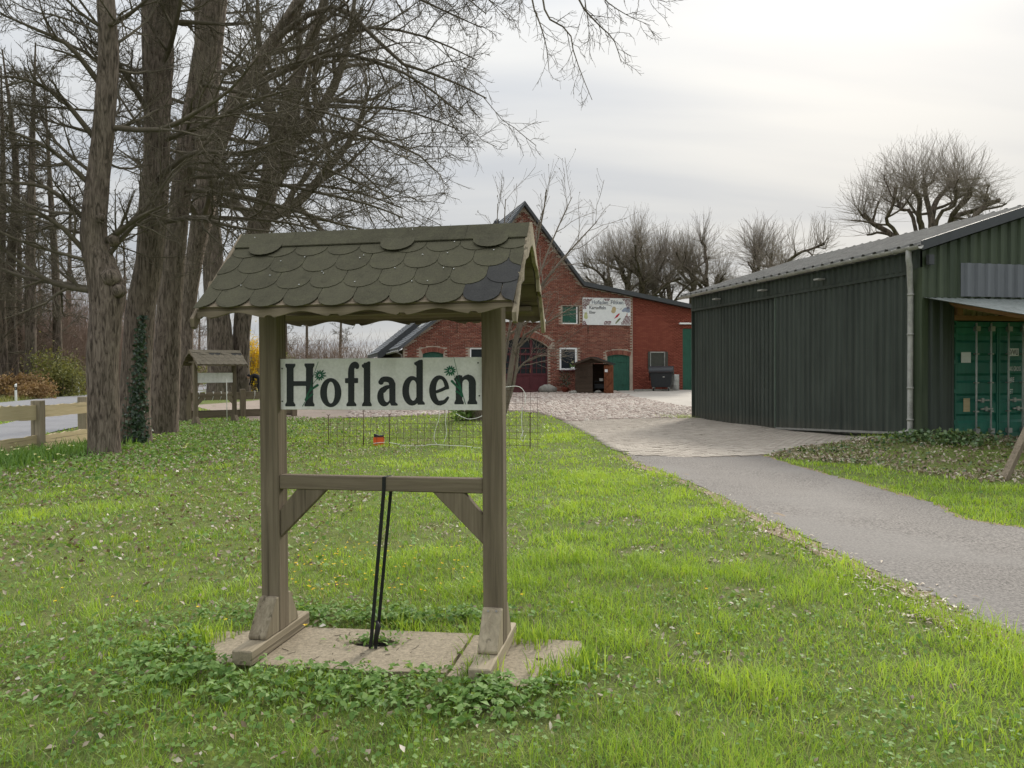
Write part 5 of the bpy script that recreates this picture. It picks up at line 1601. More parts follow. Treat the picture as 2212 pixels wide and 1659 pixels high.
for k in range(nl):
    for j in (1, 2):
        u = gi[0] + (gi[1] - gi[0]) * (k + j / 3) / nl
        MB().box(u - 0.015, u + 0.015, 0.125, 0.155, 1.0, gi[3] - 0.62).build('glazing_bar', MAT['redgate'], g)
for z in (1.32, 1.65):
    MB().box(gi[0], gi[1], 0.127, 0.157, z, z + 0.03).build('glazing_bar', MAT['redgate'], g)
hu = gi[0] + (gi[1] - gi[0]) * 2 / 3
MB().box(hu - 0.09, hu - 0.06, 0.07, 0.10, 1.08, 1.32).build('handle', MAT['pine_z'], g)
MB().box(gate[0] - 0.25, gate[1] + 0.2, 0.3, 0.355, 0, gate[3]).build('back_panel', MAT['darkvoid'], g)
a = hb(1076, 690); b = hb(1176, 697)
MB().box(a[0], b[0] - 0.0, -0.25, -0.02, b[1], a[1] + 0.02).build('lintel_panel', MAT['white'], barn)  # plain white lintel panel above the gate, no lamp in it
def window(rc, y, frame_mat, fw, parent, bars=0):
    w_ = bpy.data.objects.new('window', None); COL.objects.link(w_); w_.parent = parent
    u0, u1, z0, z1 = rc
    MB().box(u0, u1, y + 0.03, y + 0.05, z0, z1).build('pane', MAT['glass'], w_)
    fr = MB().prism([(u0, z0), (u1, z0), (u1, z1), (u0, z1)], y - 0.02, y + 0.029, XZ, [[(u0 + fw, z0 + fw), (u1 - fw, z0 + fw), (u1 - fw, z1 - fw), (u0 + fw, z1 - fw)]])
    fr.build('frame', frame_mat, w_)
    for k in range(bars):
        z = z0 + (z1 - z0) * (k + 1) / (bars + 1)
        MB().box(u0 + fw, u1 - fw, y - 0.01, y + 0.028, z - 0.02, z + 0.02).build('bar', frame_mat, w_)
    return w_
w1 = window(win1, 0.02, MAT['white'], 0.09, barn)
MB().box(win1[0] - 0.05, win1[1] + 0.05, -0.16, 0.0, win1[2] - 0.06, win1[2] - 0.005).build('sill', MAT['redgate'], w1)
window(winL, 0.05, MAT['white'], 0.08, barn)
wa = leaf_panel('shutter', warch, 0.08, 0.04, MAT['greendoor'], barn, 0.12)
MAT['olive'] = plain('grey_green_blind', (0.055, 0.056, 0.045), 0.7)
w2 = window(win2, 0.03, MAT['galv'], 0.07, barn, 0)
MB().box(win2[0] + .08, win2[1] - .08, 0.045, 0.055, win2[2] + .08, win2[3] - .08).build('blind', MAT['olive'], w2)
for s, u in ((-1, win2[0]), (1, win2[1])):
    MB().box(min(u, u + s * 0.13), max(u, u + s * 0.13), -0.05, -0.014, win2[2] - .02, win2[3] + .0).build('shutter', MAT['olive'], w2)
# green doors built of boards
def board_door(rc, rise, n, parent, y=0.06):
    d = bpy.data.objects.new('door', None); COL.objects.link(d); d.parent = parent
    u0, u1, z0, z1 = rc
    for k in range(n):
        a, b = u0 + (u1 - u0) * k / n + 0.004, u0 + (u1 - u0) * (k + 1) / n - 0.004
        f = lambda u: z1 - rise * (2 * (u - u0) / (u1 - u0) - 1) ** 2
        MB().prism([(a, z0), (b, z0), (b, f(b)), ((a + b) / 2, f((a + b) / 2)), (a, f(a))], y, y + 0.03, XZ).build('board', MAT['greendoor'], d)
    for z in (z0 + 0.42, z1 - 0.42):
        MB().box(u0 + (u1 - u0) * 0.45, u1 - 0.01, y - 0.022, y - 0.001, z, z + 0.07).build('hinge', MAT['greendoor'], d)
    MB().box(u0, u1, y + 0.05, y + 0.06, z0, z1 - rise).build('backing', MAT['darkvoid'], d)
    return d
board_door(gdoor, 0.10, 8, barn)
board_door(gdoor2, 0.0, 7, barn, 0.03)
sd = bpy.data.objects.new('hatch', None); COL.objects.link(sd); sd.parent = barn
MB().box(shut[0], shut[1], 0.20, 0.24, shut[2], shut[3]).build('recess', MAT['darkvoid'], sd)
um = (shut[0] + shut[1] - 0.16) / 2
MB().box(shut[0] + .005, um - .004, 0.03, 0.06, shut[2] + .05, shut[3] - 0.05).build('shutter', MAT['greendoor'], sd)
MB().box(um + .004, shut[1] - 0.16, 0.03, 0.06, shut[2] + .05, shut[3] - 0.05).build('shutter', MAT['greendoor'], sd)
MB().box(shut[1] - 0.155, shut[1] - 0.09, 0.02, 0.07, shut[2] + .02, shut[3] - 0.03).build('jamb', MAT['white'], sd)
MB().box(shut[0], shut[1] - 0.10, 0.0, 0.08, shut[2] + 0.0, shut[2] + .045).build('sill', MAT['white'], sd)
for (px, y0, y1) in ((987, 697, 718), (1270, 703, 721)):
    a = hb(px, y0); b = hb(px, y1)
    MB().box(a[0] - 0.02, a[0] + 0.02, -0.04, -0.013, b[1], a[1]).build('wall_anchor', MAT['rust'], barn)
a = hb(1466, 699); MB().box(a[0], a[0] + 1.2, -0.14, -0.013, a[1] - 0.04, a[1] + 0.05).build('strip_lamp', MAT['white'], barn)
a = hb(1466, 645)

# painted shop board on the barn
def zp(x, y): return 1179.5 + x / 7.074, 630.9 + y / 7.074
def tmesh(txt, x0, x1, y0, y1, cropf, fr, v, mat, parent, name='lettering', bold=0.0):
    cu = bpy.data.curves.new('t', 'FONT'); cu.body = txt; cu.size = 1.0; cu.resolution_u = 3; cu.offset = bold
    to = bpy.data.objects.new('t', cu); COL.objects.link(to)
    bpy.context.view_layer.update()
    me = bpy.data.meshes.new_from_object(to.evaluated_get(bpy.context.evaluated_depsgraph_get()))
    bpy.data.objects.remove(to); bpy.data.curves.remove(cu)
    co = np.array([q.co[:] for q in me.vertices])
    lo, hi = co.min(0), co.max(0)
    A, B = fr.hit(*cropf(x0, y1), v), fr.hit(*cropf(x1, y0), v)
    for q in me.vertices:
        s = (q.co.x - lo[0]) / (hi[0] - lo[0]); t = (q.co.y - lo[1]) / (hi[1] - lo[1])
        q.co = (A[0] + (B[0] - A[0]) * s, v, A[1] + (B[1] - A[1]) * t)
    me.name = name
    me.materials.clear()
    return link(name, me, mat, parent)
PV = -0.06
pan = thing('shop_board', 'white painted shop board with vegetables and lettering on the barn wall', 'sign', BN.loc, BN.deg)
A = BN.hit(*zp(563, 500), PV); B = BN.hit(*zp(1290, 98), PV)
MB().box(A[0], B[0], PV, -0.014, A[1], B[1]).build('panel', MAT['offwhite'], pan)
MAT['greytext'] = plain('grey_print', (0.10, 0.105, 0.11), 0.6, var=0.1)
MAT['greytext2'] = plain('faded_blue_grey_print', (0.20, 0.22, 0.24), 0.6, var=0.1)
tmesh('Hofladen', 700, 948, 128, 182, zp, BN, PV - 0.003, MAT['greytext2'], pan, bold=0.03)
tmesh('Finken', 990, 1182, 128, 186, zp, BN, PV - 0.003, MAT['greytext2'], pan, bold=0.03)
tmesh('Kartoffeln', 662, 915, 213, 262, zp, BN, PV - 0.003, MAT['greytext'], pan, bold=0.025)
tmesh('Eier', 662, 762, 288, 330, zp, BN, PV - 0.003, MAT['greytext'], pan, bold=0.025)
MAT['brickprint'] = plain('brick_red_print', (0.13, 0.035, 0.045), 0.6)
bp = MB()
def pr_rect(x0, x1, y0, y1):
    a = BN.hit(*zp(x0, y1), PV); b = BN.hit(*zp(x1, y0), PV)
    bp.add([(a[0], PV - 0.003, a[1]), (b[0], PV - 0.003, a[1]), (b[0], PV - 0.003, b[1]), (a[0], PV - 0.003, b[1])], [(0, 1, 2, 3)])
def pr_row(xa, xb, y, ph):
    x = xa - ph
    while x < xb:
        a, b = max(xa, x), min(xb, x + 46)
        if b - a > 6: pr_rect(a, b, y, y + 13)
        x += 52
rr = random.Random(3)
for i in range(8): pr_row(567, 567 + 140 - i * 14 + rr.uniform(-10, 10), 104 + i * 20, 26 * (i % 2))
for i in range(8): pr_row(1172 + i * 10 + rr.uniform(-10, 10), 1287, 104 + i * 20, 26 * (i % 2))
for i in range(7): pr_row(1145 + max(0, 6 - i) * 10 + rr.uniform(-8, 8), 1287, 368 + i * 19, 26 * (i % 2))
for i in range(4): pr_row(567, 600 + i * 9, 440 + i * 17, 26 * (i % 2))
for i in range(3): pr_row(885 + (12 if i == 0 else 0), 995, 444 + i * 19, 26 * (i % 2))
for i in range(2): pr_row(880 + 20 * i, 985 - 20 * i, 101 + i * 18, 20 * i)
bp.build('brick_print', MAT['brickprint'], pan, fix=False)
for nm, po, c in (('pear_print', [(600, 310), (618, 300), (628, 330), (640, 390), (625, 412), (595, 408), (578, 385), (585, 345)], (0.42, 0.44, 0.22)),
                  ('pepper_print', [(1040, 412), (1070, 360), (1105, 330), (1127, 322), (1122, 345), (1095, 380), (1060, 400)], (0.40, 0.03, 0.05)),
                  ('leek_print', [(1060, 485), (1062, 465), (1105, 410), (1130, 395), (1142, 400), (1138, 415), (1090, 465), (1068, 487)], (0.17, 0.19, 0.10)),
                  ('fish_print', [(1152, 290), (1175, 262), (1200, 240), (1260, 228), (1282, 250), (1284, 310), (1250, 315), (1210, 300), (1175, 305)], (0.24, 0.27, 0.34)),
                  ('egg_print', [(1005, 270), (1012, 240), (1035, 220), (1060, 228), (1072, 262), (1062, 305), (1040, 325), (1008, 320), (995, 295)], (0.45, 0.36, 0.20)),
                  ('onion_print', [(1226, 360), (1234, 325), (1244, 318), (1246, 345), (1240, 372), (1230, 374)], (0.45, 0.22, 0.16))):
    b = MB()
    q = [BN.hit(*zp(x, y), PV - 0.003) for x, y in po]
    b.add([(u, PV - 0.003, z) for u, z in q], [tuple(range(len(q)))])
    b.build(nm, plain(nm, c, 0.6), pan, fix=False)

# ---- things along the barn wall
def local_thing(name, label, cat, px, py, v, deg, group=None):
    """thing standing in front of the barn at local depth v, foot at the photo position px"""
    u, _ = BN.hit(px, py, v)
    p = BN.w(u, v)
    return thing(name, label, cat, (p.x, p.y, H(p.x, p.y) + 0.02), BN.deg + deg, group)
# wheelie bin
wb = local_thing('wheelie_bin', 'large anthracite four-wheeled waste bin with domed lid by the red wall', 'bin', 1429, 846, -1.15, -30)
def frustum(mb, x0, y0, x1, y1, z0, z1):
    mb.add([(-x0, -y0, z0), (x0, -y0, z0), (x0, y0, z0), (-x0, y0, z0), (-x1, -y1, z1), (x1, -y1, z1), (x1, y1, z1), (-x1, y1, z1)], [(0, 3, 2, 1), (4, 5, 6, 7), (0, 1, 5, 4), (1, 2, 6, 5), (2, 3, 7, 6), (3, 0, 4, 7)])
    return mb
frustum(MB(), 0.52, 0.40, 0.62, 0.50, 0.20, 1.02).build('body', MAT['plastic'], wb, 0.03, 2)
MB().prism([(-0.56, 0)] + [(0.56 * math.cos(a), 0.33 * math.sin(a)) for a in np.linspace(math.pi, 0, 14)] + [(0.56, 0)][:0], -0.66, 0.66, lambda a, b, c: (c, a, 1.06 + b)).build('lid', MAT['plastic'], wb, 0.02, 2)
MB().box(-0.68, 0.68, -0.54, 0.54, 1.0, 1.055).build('rim', MAT['plastic'], wb, 0.012)
for sx in (-1, 1):
    MB().prism([(-0.30, 1.04), (0.30, 1.04), (0.06, 0.62), (-0.02, 0.58)], sx * 0.655, sx * 0.675, YZ).build('lid_arm', MAT['plastic'], wb)
    for sy in (-1, 1):
        MB().tube([(sx * 0.42 - 0.03, sy * 0.34, 0.09), (sx * 0.42 + 0.03, sy * 0.34, 0.09)], 0.09, 12).build('wheel', MAT['rubber'], wb)
        MB().box(sx * 0.42 - 0.05, sx * 0.42 + 0.05, sy * 0.34 - 0.04, sy * 0.34 + 0.04, 0.1, 0.22).build('fork', MAT['galv'], wb)
MB().box(0.10, 0.20, -0.475, -0.465, 0.75, 0.86).build('sticker', MAT['galv'], wb)
# barrel
bt_ = local_thing('rain_barrel', 'grey metal barrel standing beside the waste bin', 'barrel', 1457, 842, -0.55, 0)
MB().tube([(0, 0, 0), (0, 0, 0.02), (0, 0, 0.3), (0, 0, 0.6), (0, 0, 0.88), (0, 0, 0.9)], [0.26, 0.27, 0.27, 0.27, 0.27, 0.26], 18).build('drum', MAT['galv'], bt_)
for z in (0.3, 0.6):
    MB().tube([(0, 0, z - 0.015), (0, 0, z), (0, 0, z + 0.015)], [0.27, 0.285, 0.27], 18, False).build('rib', MAT['galv'], bt_)
# brick kiosk / small garden hut
kz = gnd(1271, 847)
hut = thing('garden_hut', 'small brown wooden sales hut with open door in front of the barn', 'hut', (kz.x, 40.3, H(kz.x, 40.3) + 0.02), -13)
HW, HD, HE, HRG = 0.92, 1.25, 1.58, 1.92
def hutwall(poly, y0, y1, fn, name, n, along, holes=()):
    pass
for k in range(13):    # front and sides of horizontal boards
    z0, z1 = k * 0.122, k * 0.122 + 0.117
    for (a, b) in ((-HW, 0.02), (0.62, HW)):
        MB().box(a, b, 0.0, 0.025, z0, z1).build('board', MAT['brown_x'], hut)
    MB().box(HW - 0.025, HW, 0.03, HD, z0, z1).build('board', MAT['brown_y'], hut)
    MB().box(-HW, -HW + 0.025, 0.03, HD, z0, z1).build('board', MAT['brown_y'], hut)
MB().prism([(-HW, HE + 0.01), (HW, HE + 0.01), (0, HRG - 0.03)], 0.0, 0.025, XZ).build('gable_board', MAT['brown_x'], hut)
MB().box(-HW + .03, HW - .03, HD - 0.02, HD, 0, HE).build('rear_wall', MAT['brown_x'], hut)
MB().box(-HW + .03, HW - .03, 0.03, HD - .03, 0.0, 0.04).build('floor', MAT['brown_y'], hut)
MB().box(-HW, HW, -0.03, 0.0, -0.04, 0.0).build('threshold', MAT['brown_x'], hut)
for s in (-1, 1):
    a = math.atan2(HRG - HE, HW)
    L = math.hypot(HRG - HE, HW) + 0.16
    M = Matrix.Translation((0, 0, HRG)) @ Matrix.Rotation(s * a, 4, 'Y')
    MB().box(*((0.0, L) if s > 0 else (-L, 0.0)), -0.22, HD + 0.2, 0.0, 0.03, M).build('roof_panel', MAT['shingle_dark'], hut)
    for k in range(5):
        x = -0.2 + k * (HD + 0.38) / 4
        MB().box(*((0.02, L) if s > 0 else (-L, -0.02)), x, x + 0.04, 0.031, 0.055, M).build('batten', MAT['shingle_dark'], hut)
    MB().box(*((0.0, L) if s > 0 else (-L, 0.0)), -0.245, -0.222, -0.06, 0.032, M).build('bargeboard', MAT['brown_x'], hut)
# open door, hinged on the right
dM = Matrix.Translation((0.63, -0.01, 0)) @ Matrix.Rotation(R(-28), 4, 'Z')
dr_ = bpy.data.objects.new('door', None); COL.objects.link(dr_); dr_.parent = hut
for k in range(5):
    MB().box(0.01 + k * 0.115, 0.12 + k * 0.115, -0.022, 0.0, 0.03, 1.5, dM).build('door_board', MAT['red_z'], dr_)
for z in (0.12, 0.72, 1.35):
    MB().box(0.01, 0.585, -0.045, -0.023, z, z + 0.07, dM).build('ledge', MAT['red_x'], dr_)
for z in (0.15, 0.78):
    Mb = dM @ Matrix.Translation((0.04, -0.034, z + 0.05)) @ Matrix.Rotation(R(-45), 4, 'Y')
    MB().box(0.0, 0.74, -0.010, 0.010, -0.028, 0.028, Mb).build('diagonal', MAT['red_x'], dr_)
MB().box(0.07, 0.25, -0.052, -0.047, 1.13, 1.28, dM).build('notice', MAT['white'], dr_)
for z, h in ((0.25, 0.25), (0.62, 0.03)):
    MB().box(0.05, 0.6, 0.5, 0.9, z, z + h).build('shelf', MAT['plastic'], hut)
MB().box(0.32, 0.52, 0.45, 0.60, 0.66, 0.80).build('egg_carton', MAT['galv'], hut)
hw_ = MB().prism([(-0.7, 0.85), (-0.25, 0.85), (-0.25, 1.3), (-0.7, 1.3)], -0.03, -0.002, XZ, [[(-0.66, 0.89), (-0.485, 0.89), (-0.485, 1.26), (-0.66, 1.26)], [(-0.465, 0.89), (-0.29, 0.89), (-0.29, 1.26), (-0.465, 1.26)]]).build('window_frame', MAT['brown_z'], hut)
# window box flowers, pots, stones
fp = local_thing('flower_pot', 'white flower pot on the sill of the white-framed window', 'flower pot', 1237, 797, -0.11, 0)
fp.location.z = BZ + win1[2] - 0.004
MB().tube([(0, 0, 0), (0, 0, 0.16)], [0.08, 0.11], 12).build('pot', MAT['white'], fp)
rl = np.random.default_rng(31)
leaf_obj('plant', rl.normal(0, 0.07, (70, 3)) + np.array([0, 0, 0.24]), rl.normal(0, 1, (70, 3)), 0.07, rl, MAT['herb'], fp)['kind'] = 'stuff'
leaf_obj('blossom', rl.normal(0, 0.06, (25, 3)) + np.array([0, 0, 0.42]), rl.normal(0, 1, (25, 3)), 0.06, rl, MAT['daffpetal'], fp)['kind'] = 'stuff'
pt = local_thing('plant_tub', 'terracotta tub with a bushy evergreen left of the sales hut', 'plant tub', 1221, 841, -0.7, 0)
MB().tube([(0, 0, 0), (0, 0, 0.25), (0, 0, 0.28)], [0.17, 0.22, 0.24], 14).build('pot', MAT['terracotta'], pt)
leaf_obj('plant', rl.normal(0, 0.16, (260, 3)) * np.array([1, 1, 1.5]) + np.array([0, 0, 0.65]), rl.normal(0, 1, (260, 3)), 0.09, rl, MAT['ivy'], pt)['kind'] = 'stuff'
for (px, py, v, s, lab) in ((1238, 843, -2.3, 0.17, 'rounded field stone at the corner of the sales hut'), (1292, 848, -2.3, 0.16, 'flat stone by the open door of the sales hut'), (1183, 838, -0.35, 0.42, 'big boulder guarding the right side of the arched gate')):
    t = local_thing('field_stone', lab, 'stone', px, py, v, 0)
    b = MB()
    bm = bmesh.new(); bmesh.ops.create_icosphere(bm, subdivisions=2, radius=s)
    for q in bm.verts: q.co = Vector((q.co.x * 1.3, q.co.y, q.co.z * 0.75 + s * 0.35)) * (1 + random.uniform(-.08, .08))
    me = bpy.data.meshes.new('stone'); bm.to_mesh(me); bm.free(); me.polygons.foreach_set('use_smooth', [True] * len(me.polygons))
    o = link('stone', me, MAT['stone'], t)
# ramp retaining kerb near green door
u0 = hb(1362, 845)[0]
o = MB().box(0, 2.2, -1.0, -0.85, -0.1, 0.12).build('kerb_wall', MAT['stone']); q = BN.w(u0 - 0.1, -0.1); o.location = (q.x, q.y, H(q.x, q.y)); o.rotation_euler = (0, 0, R(BN.deg - 8)); tag(o, 'low dark retaining kerb beside the arched green door', 'kerb')

# ================================================================== GREEN SHED
shed = thing('machine_shed', 'dark green corrugated metal shed with big sliding doors', 'shed', SH.loc, SH.deg)
GZ = 4.06; SEAM = 3.66; RKS = 0.31; SPAN = 3.9
def gz_at(u, v):
    p = SH.w(u, v); return H(p.x, p.y)
def corr_y(mb, y0, y1, x, dep, per, z0f, z1f, sgn=-1):
    """vertical trapezoid sheet in a plane x = const running along y"""
    ys, xs = [], []
    y = y0
    while y < y1:
        for a, d in ((0, 0), (0.36, 0), (0.5, 1), (0.86, 1)):
            if y + a * per <= y1: ys.append(y + a * per); xs.append(x + sgn * d * dep)
        y += per
    ys.append(y1); xs.append(xs[-1])
    v = []
    for yy, xx in zip(ys, xs): v += [(xx, yy, z0f(yy)), (xx, yy, z1f(yy))]
    mb.add(v, [(2 * i, 2 * i + 2, 2 * i + 3, 2 * i + 1) for i in range(len(ys) - 1)])
    return mb
def corr_x(mb, x0, x1, y, dep, per, z0f, z1f, sgn=-1):
    b = MB(); corr_y(b, x0, x1, y, dep, per, z0f, z1f, sgn)
    mb.add([(p[1], p[0], p[2]) for p in b.v], b.f)
    return mb
VD = SH.hitx(1687, 800, 0.0)[0]
zg = lambda v: gz_at(-0.1, v) + 0.02
corr_y(MB(), VD - 0.1, SHL, -0.02, 0.035, 0.2, lambda v: zg(v) + 0.0, lambda v: SEAM + 0.02).build('sliding_door', MAT['sheet'], shed, fix=False)
corr_y(MB(), 0.22, VD + 0.06, -0.085, 0.035, 0.2, lambda v: zg(v) + 0.05, lambda v: SEAM + 0.01).build('sliding_door', MAT['sheet'], shed, fix=False)
MB().box(-0.135, -0.09, VD + 0.062, VD + 0.10, zg(VD) + 0.03, SEAM - 0.11).build('door_edge', plain('door_edge_green', (0.10, 0.135, 0.105), 0.5), shed)
corr_y(MB(), 0.0, SHL, -0.14, 0.03, 0.2, lambda v: SEAM - 0.02, lambda v: GZ - 0.02).build('upper_cladding', MAT['sheet'], shed, fix=False)
MB().box(-0.145, -0.02, 0.0, SHL, SEAM - 0.10, SEAM - 0.021).build('door_track', MAT['sheet'], shed)
MB().box(-0.02, 0.12, 0.05, SHL - 0.02, -0.2, GZ - 0.04).build('frame_wall', MAT['sheet'], shed)
MB().box(-0.12, 0.14, SHL, SHL + 0.03, -0.2, GZ).build('corner_trim', MAT['sheet'], shed)
MB().prism([(0.10, zg(0.1) + 0.0), (VD + 0.0, zg(VD)), (VD, zg(VD) + 0.05), (0.1, zg(0.1) + 0.05)], -0.17, -0.13, YZ).build('floor_rail', MAT['galv'], shed)
# gable wall facing the driveway
rake = lambda u: GZ - 0.03 + RKS * (u if u < SPAN else 2 * SPAN - u)
corr_x(MB(), -0.02, 0.60, -0.02, 0.04, 0.25, lambda u: gz_at(u, 0) - 0.1, lambda u: 3.06).build('gable_cladding', MAT['sheet'], shed, fix=False)
corr_x(MB(), -0.14, 7.9, -0.06, 0.045, 0.25, lambda u: 3.05, rake).build('gable_cladding', MAT['sheet_g'], shed, fix=False)
uA = SH.hit(2075, 620, -0.11)[0]; zA = SH.hit(2075, 568, -0.11)[1]; zB_ = SH.hit(2075, 657, -0.11)[1]
corr_x(MB(), uA, uA + 3.6, -0.115, 0.045, 0.25, lambda u: max(3.08, zB_), lambda u: zA).build('light_panel', MAT['sheet_l'], shed, fix=False)
MB().prism([(-0.1, 3.0), (7.9, 3.0), (7.8, GZ - 0.1), (SPAN, GZ + RKS * SPAN - 0.1), (0, GZ - 0.1)], 0.0, 0.10, XZ).build('gable_frame', MAT['sheet'], shed)
MB().box(0.60, 0.66, -0.03, 0.25, 0.1, 3.0).build('door_post', MAT['sheet'], shed)
MB().box(0.0, 0.60, 0.0, 0.1, 0.0, 3.0).build('gable_frame', MAT['sheet'], shed)
MB().box(-0.16, -0.015, -0.075, 0.20, gz_at(0, 0) - 0.1, SEAM - 0.0).build('corner_flashing', MAT['sheet_g'], shed)
# roof of corrugated fibre cement
def wavy_roof(name, side):
    ys, w_ = [], []
    y = -0.22
    while y < SHL + 0.3:
        for a_, h_ in ((0.0, 0.0), (0.21, 0.0), (0.235, 0.05), (0.315, 0.05), (0.34, 0.0)):
            ys.append(y + a_); w_.append(h_)
        y += 0.36
    ys = np.array(ys); w_ = np.array(w_)
    us = np.array([-0.30, 1.1, 2.4, SPAN]) if side > 0 else np.array([SPAN, 2 * SPAN + 0.3])
    zc = lambda u: GZ + 0.05 + RKS * (u if u <= SPAN else 2 * SPAN - u)
    v = [(u, y, zc(u) + 0.03 + a + (0.012 * (len(us) - i))) for i, u in enumerate(us) for y, a in zip(ys, w_)]
    n = len(ys)
    f = [(i * n + j, i * n + j + 1, (i + 1) * n + j + 1, (i + 1) * n + j) for i in range(len(us) - 1) for j in range(n - 1)]
    b = MB(); b.add(v, f)
    return b.build(name, MAT['fibre'], shed, fix=False)
wavy_roof('roof_sheet', 1); wavy_roof('roof_sheet', -1)
MB().prism([(-0.2, GZ - 0.05), (SPAN, GZ - 0.05 + RKS * (SPAN + .0)), (SPAN, GZ + RKS * SPAN + 0.0), (-0.2, GZ + 0.0 - 0.062)], 0.12, SHL, XZ).build('roof_deck', MAT['fascia'], shed)
MB().prism([(-0.32, GZ - 0.09), (SPAN, GZ - 0.09 + RKS * (SPAN + .32)), (SPAN, GZ + 0.12 + RKS * (SPAN + .32)), (-0.32, GZ + 0.10)], -0.26, -0.225, XZ).build('verge_trim', MAT['fascia'], shed)
MB().box(0.15, 2 * SPAN, SHL - 0.05, SHL - 0.01, -0.2, GZ - 0.1).build('rear_wall', MAT['sheet'], shed)
MB().prism([(0.15, GZ - 0.098), (2 * SPAN, GZ - 0.098), (SPAN, GZ + RKS * SPAN - 0.12)], SHL - 0.05, SHL - 0.01, XZ).build('rear_wall', MAT['sheet'], shed)
MB().box(2 * SPAN - 0.1, 2 * SPAN, 0.1, SHL - 0.06, -0.2, GZ - 0.1).build('side_wall', MAT['sheet'], shed)
# gutter
gp = [(-0.40 + 0.075 * math.cos(a), GZ - 0.0 + 0.075 * math.sin(a)) for a in np.linspace(math.pi, 2 * math.pi, 9)]
gi_ = [(-0.40 + 0.065 * math.cos(a), GZ + 0.0 + 0.065 * math.sin(a)) for a in np.linspace(2 * math.pi, math.pi, 9)]
MAT['galvpale'] = plain('weathered_zinc', (0.36, 0.355, 0.33), 0.6, 0.35, 0.2, 0.3, 6)
gut = MB().prism(gp + gi_, -0.30, SHL + 0.35, XZ).build('gutter', MAT['galvpale'], shed)
for k in range(8):
    y = 0.4 + k * 1.3
    MB().tube([(-0.40 + 0.082 * math.cos(a), y, GZ + 0.082 * math.sin(a)) for a in np.linspace(math.pi, 2 * math.pi, 7)], 0.012, 5).build('gutter_bracket', MAT['galvpale'], gut)
gd = gz_at(-0.2, 0.3)
dp = MB().tube([(-0.40, 0.02, GZ - 0.05), (-0.40, 0.02, GZ - 0.25), (-0.36, 0.04, GZ - 0.36), (-0.24, 0.16, GZ - 0.72), (-0.22, 0.17, GZ - 0.84), (-0.22, 0.17, gd + 0.16), (-0.26, 0.2, gd + 0.09), (-0.36, 0.32, gd + 0.06)], 0.055, 12).build('downpipe', MAT['galvpale'], shed)
for z in (GZ - 0.95, 2.3, 1.2, 0.55):
    MB().tube([(-0.22, 0.17, z), (-0.22, 0.17, z + 0.035)], 0.066, 12).build('pipe_collar', MAT['galvpale'], dp)
for (px, py) in ((1556, 643), (1656, 624), (1780, 596)):
    v = SH.hitx(px, py, -0.2)[0]
    l_ = bpy.data.objects.new('wall_lamp', None); COL.objects.link(l_); l_.parent = shed
    MB().box(-0.42, -0.24, v - 0.10, v + 0.10, GZ - 0.30, GZ - 0.265, None).build('lamp_head', MAT['galvpale'], l_)
    MB().box(-0.26, -0.172, v - 0.02, v + 0.02, GZ - 0.30, GZ - 0.25).build('lamp_arm', MAT['fascia'], l_)
MB().box(-0.10, 0.02, -0.20, -0.12, GZ - 0.36, GZ - 0.16).build('junction_box', MAT['fascia'], shed)
# pipe lying on the ground by the door
pa_ = gnd(1852, 934); pb_ = gnd(1972, 944)
o = MB().tube([(pa_.x, pa_.y, pa_.z + 0.07), (pb_.x, pb_.y, pb_.z + 0.07)], 0.055, 12).build('drain_pipe', MAT['galv']); tag(o, 'grey drain pipe lying on the ground below the sliding door', 'pipe')

# lean-to canopy
cano = thing('lean_to_canopy', 'lean-to canopy of ribbed sheet on pine rafters over the container', 'canopy', SH.loc, SH.deg)
cz = lambda v: 3.06 + 0.225 * v
bC = MB()
xs = np.arange(-0.13, 4.6, 0.04); amp = 0.012 * np.sign(np.sin(xs * 2 * math.pi / 0.16))
vv_ = [(x, y, cz(y) + a) for y in (-0.08, -1.7, -3.4) for x, a in zip(xs, amp)]
n = len(xs)
bC.add(vv_, [(i * n + j, i * n + j + 1, (i + 1) * n + j + 1, (i + 1) * n + j) for i in range(2) for j in range(n - 1)])
bC.build('roof_sheet', MAT['canopy'], cano, fix=False)
for u in (0.45, 2.4, 4.2):
    MB().prism([(-0.11, cz(-0.11) - 0.02), (-3.4, cz(-3.4) - 0.02), (-3.4, cz(-3.4) - 0.15), (-0.25, cz(-0.25) - 0.15), (-0.11, cz(-0.11) - 0.10)], u, u + 0.08, YZ).build('rafter', MAT['pine_y'], cano)
MB().box(0.67, 4.4, -0.04, 0.02, 2.60, 2.70).build('cross_beam', MAT['pine_x'], cano)
MB().box(0.72, 0.85, -0.06, 0.06, 2.705, 2.98).build('stub_post', MAT['pine_z'], cano)
for k in range(7):
    u = 1.08 + k * 0.14
    MB().box(u, u + 0.125, 0.25, 0.27, 2.62, 2.99).build('slat', MAT['plank_z'], cano)
q0 = SH.I @ gnd(2160, 1040); q1 = SH.I @ at(2262, 838, 11.9)
MB().tube([tuple(q0 - Vector((0, 0, .1))), tuple(q1)], 0.062, 4, smooth=False).build('prop', MAT['oak_z'], cano)
qp = SH.I @ Vector((10.3, 11.3, 0))
MB().box(1.7, 1.82, -3.38, -3.26, gz_at(1.76, -3.3) - .1, cz(-3.3) - 0.14).build('post', MAT['oak_z'], cano)

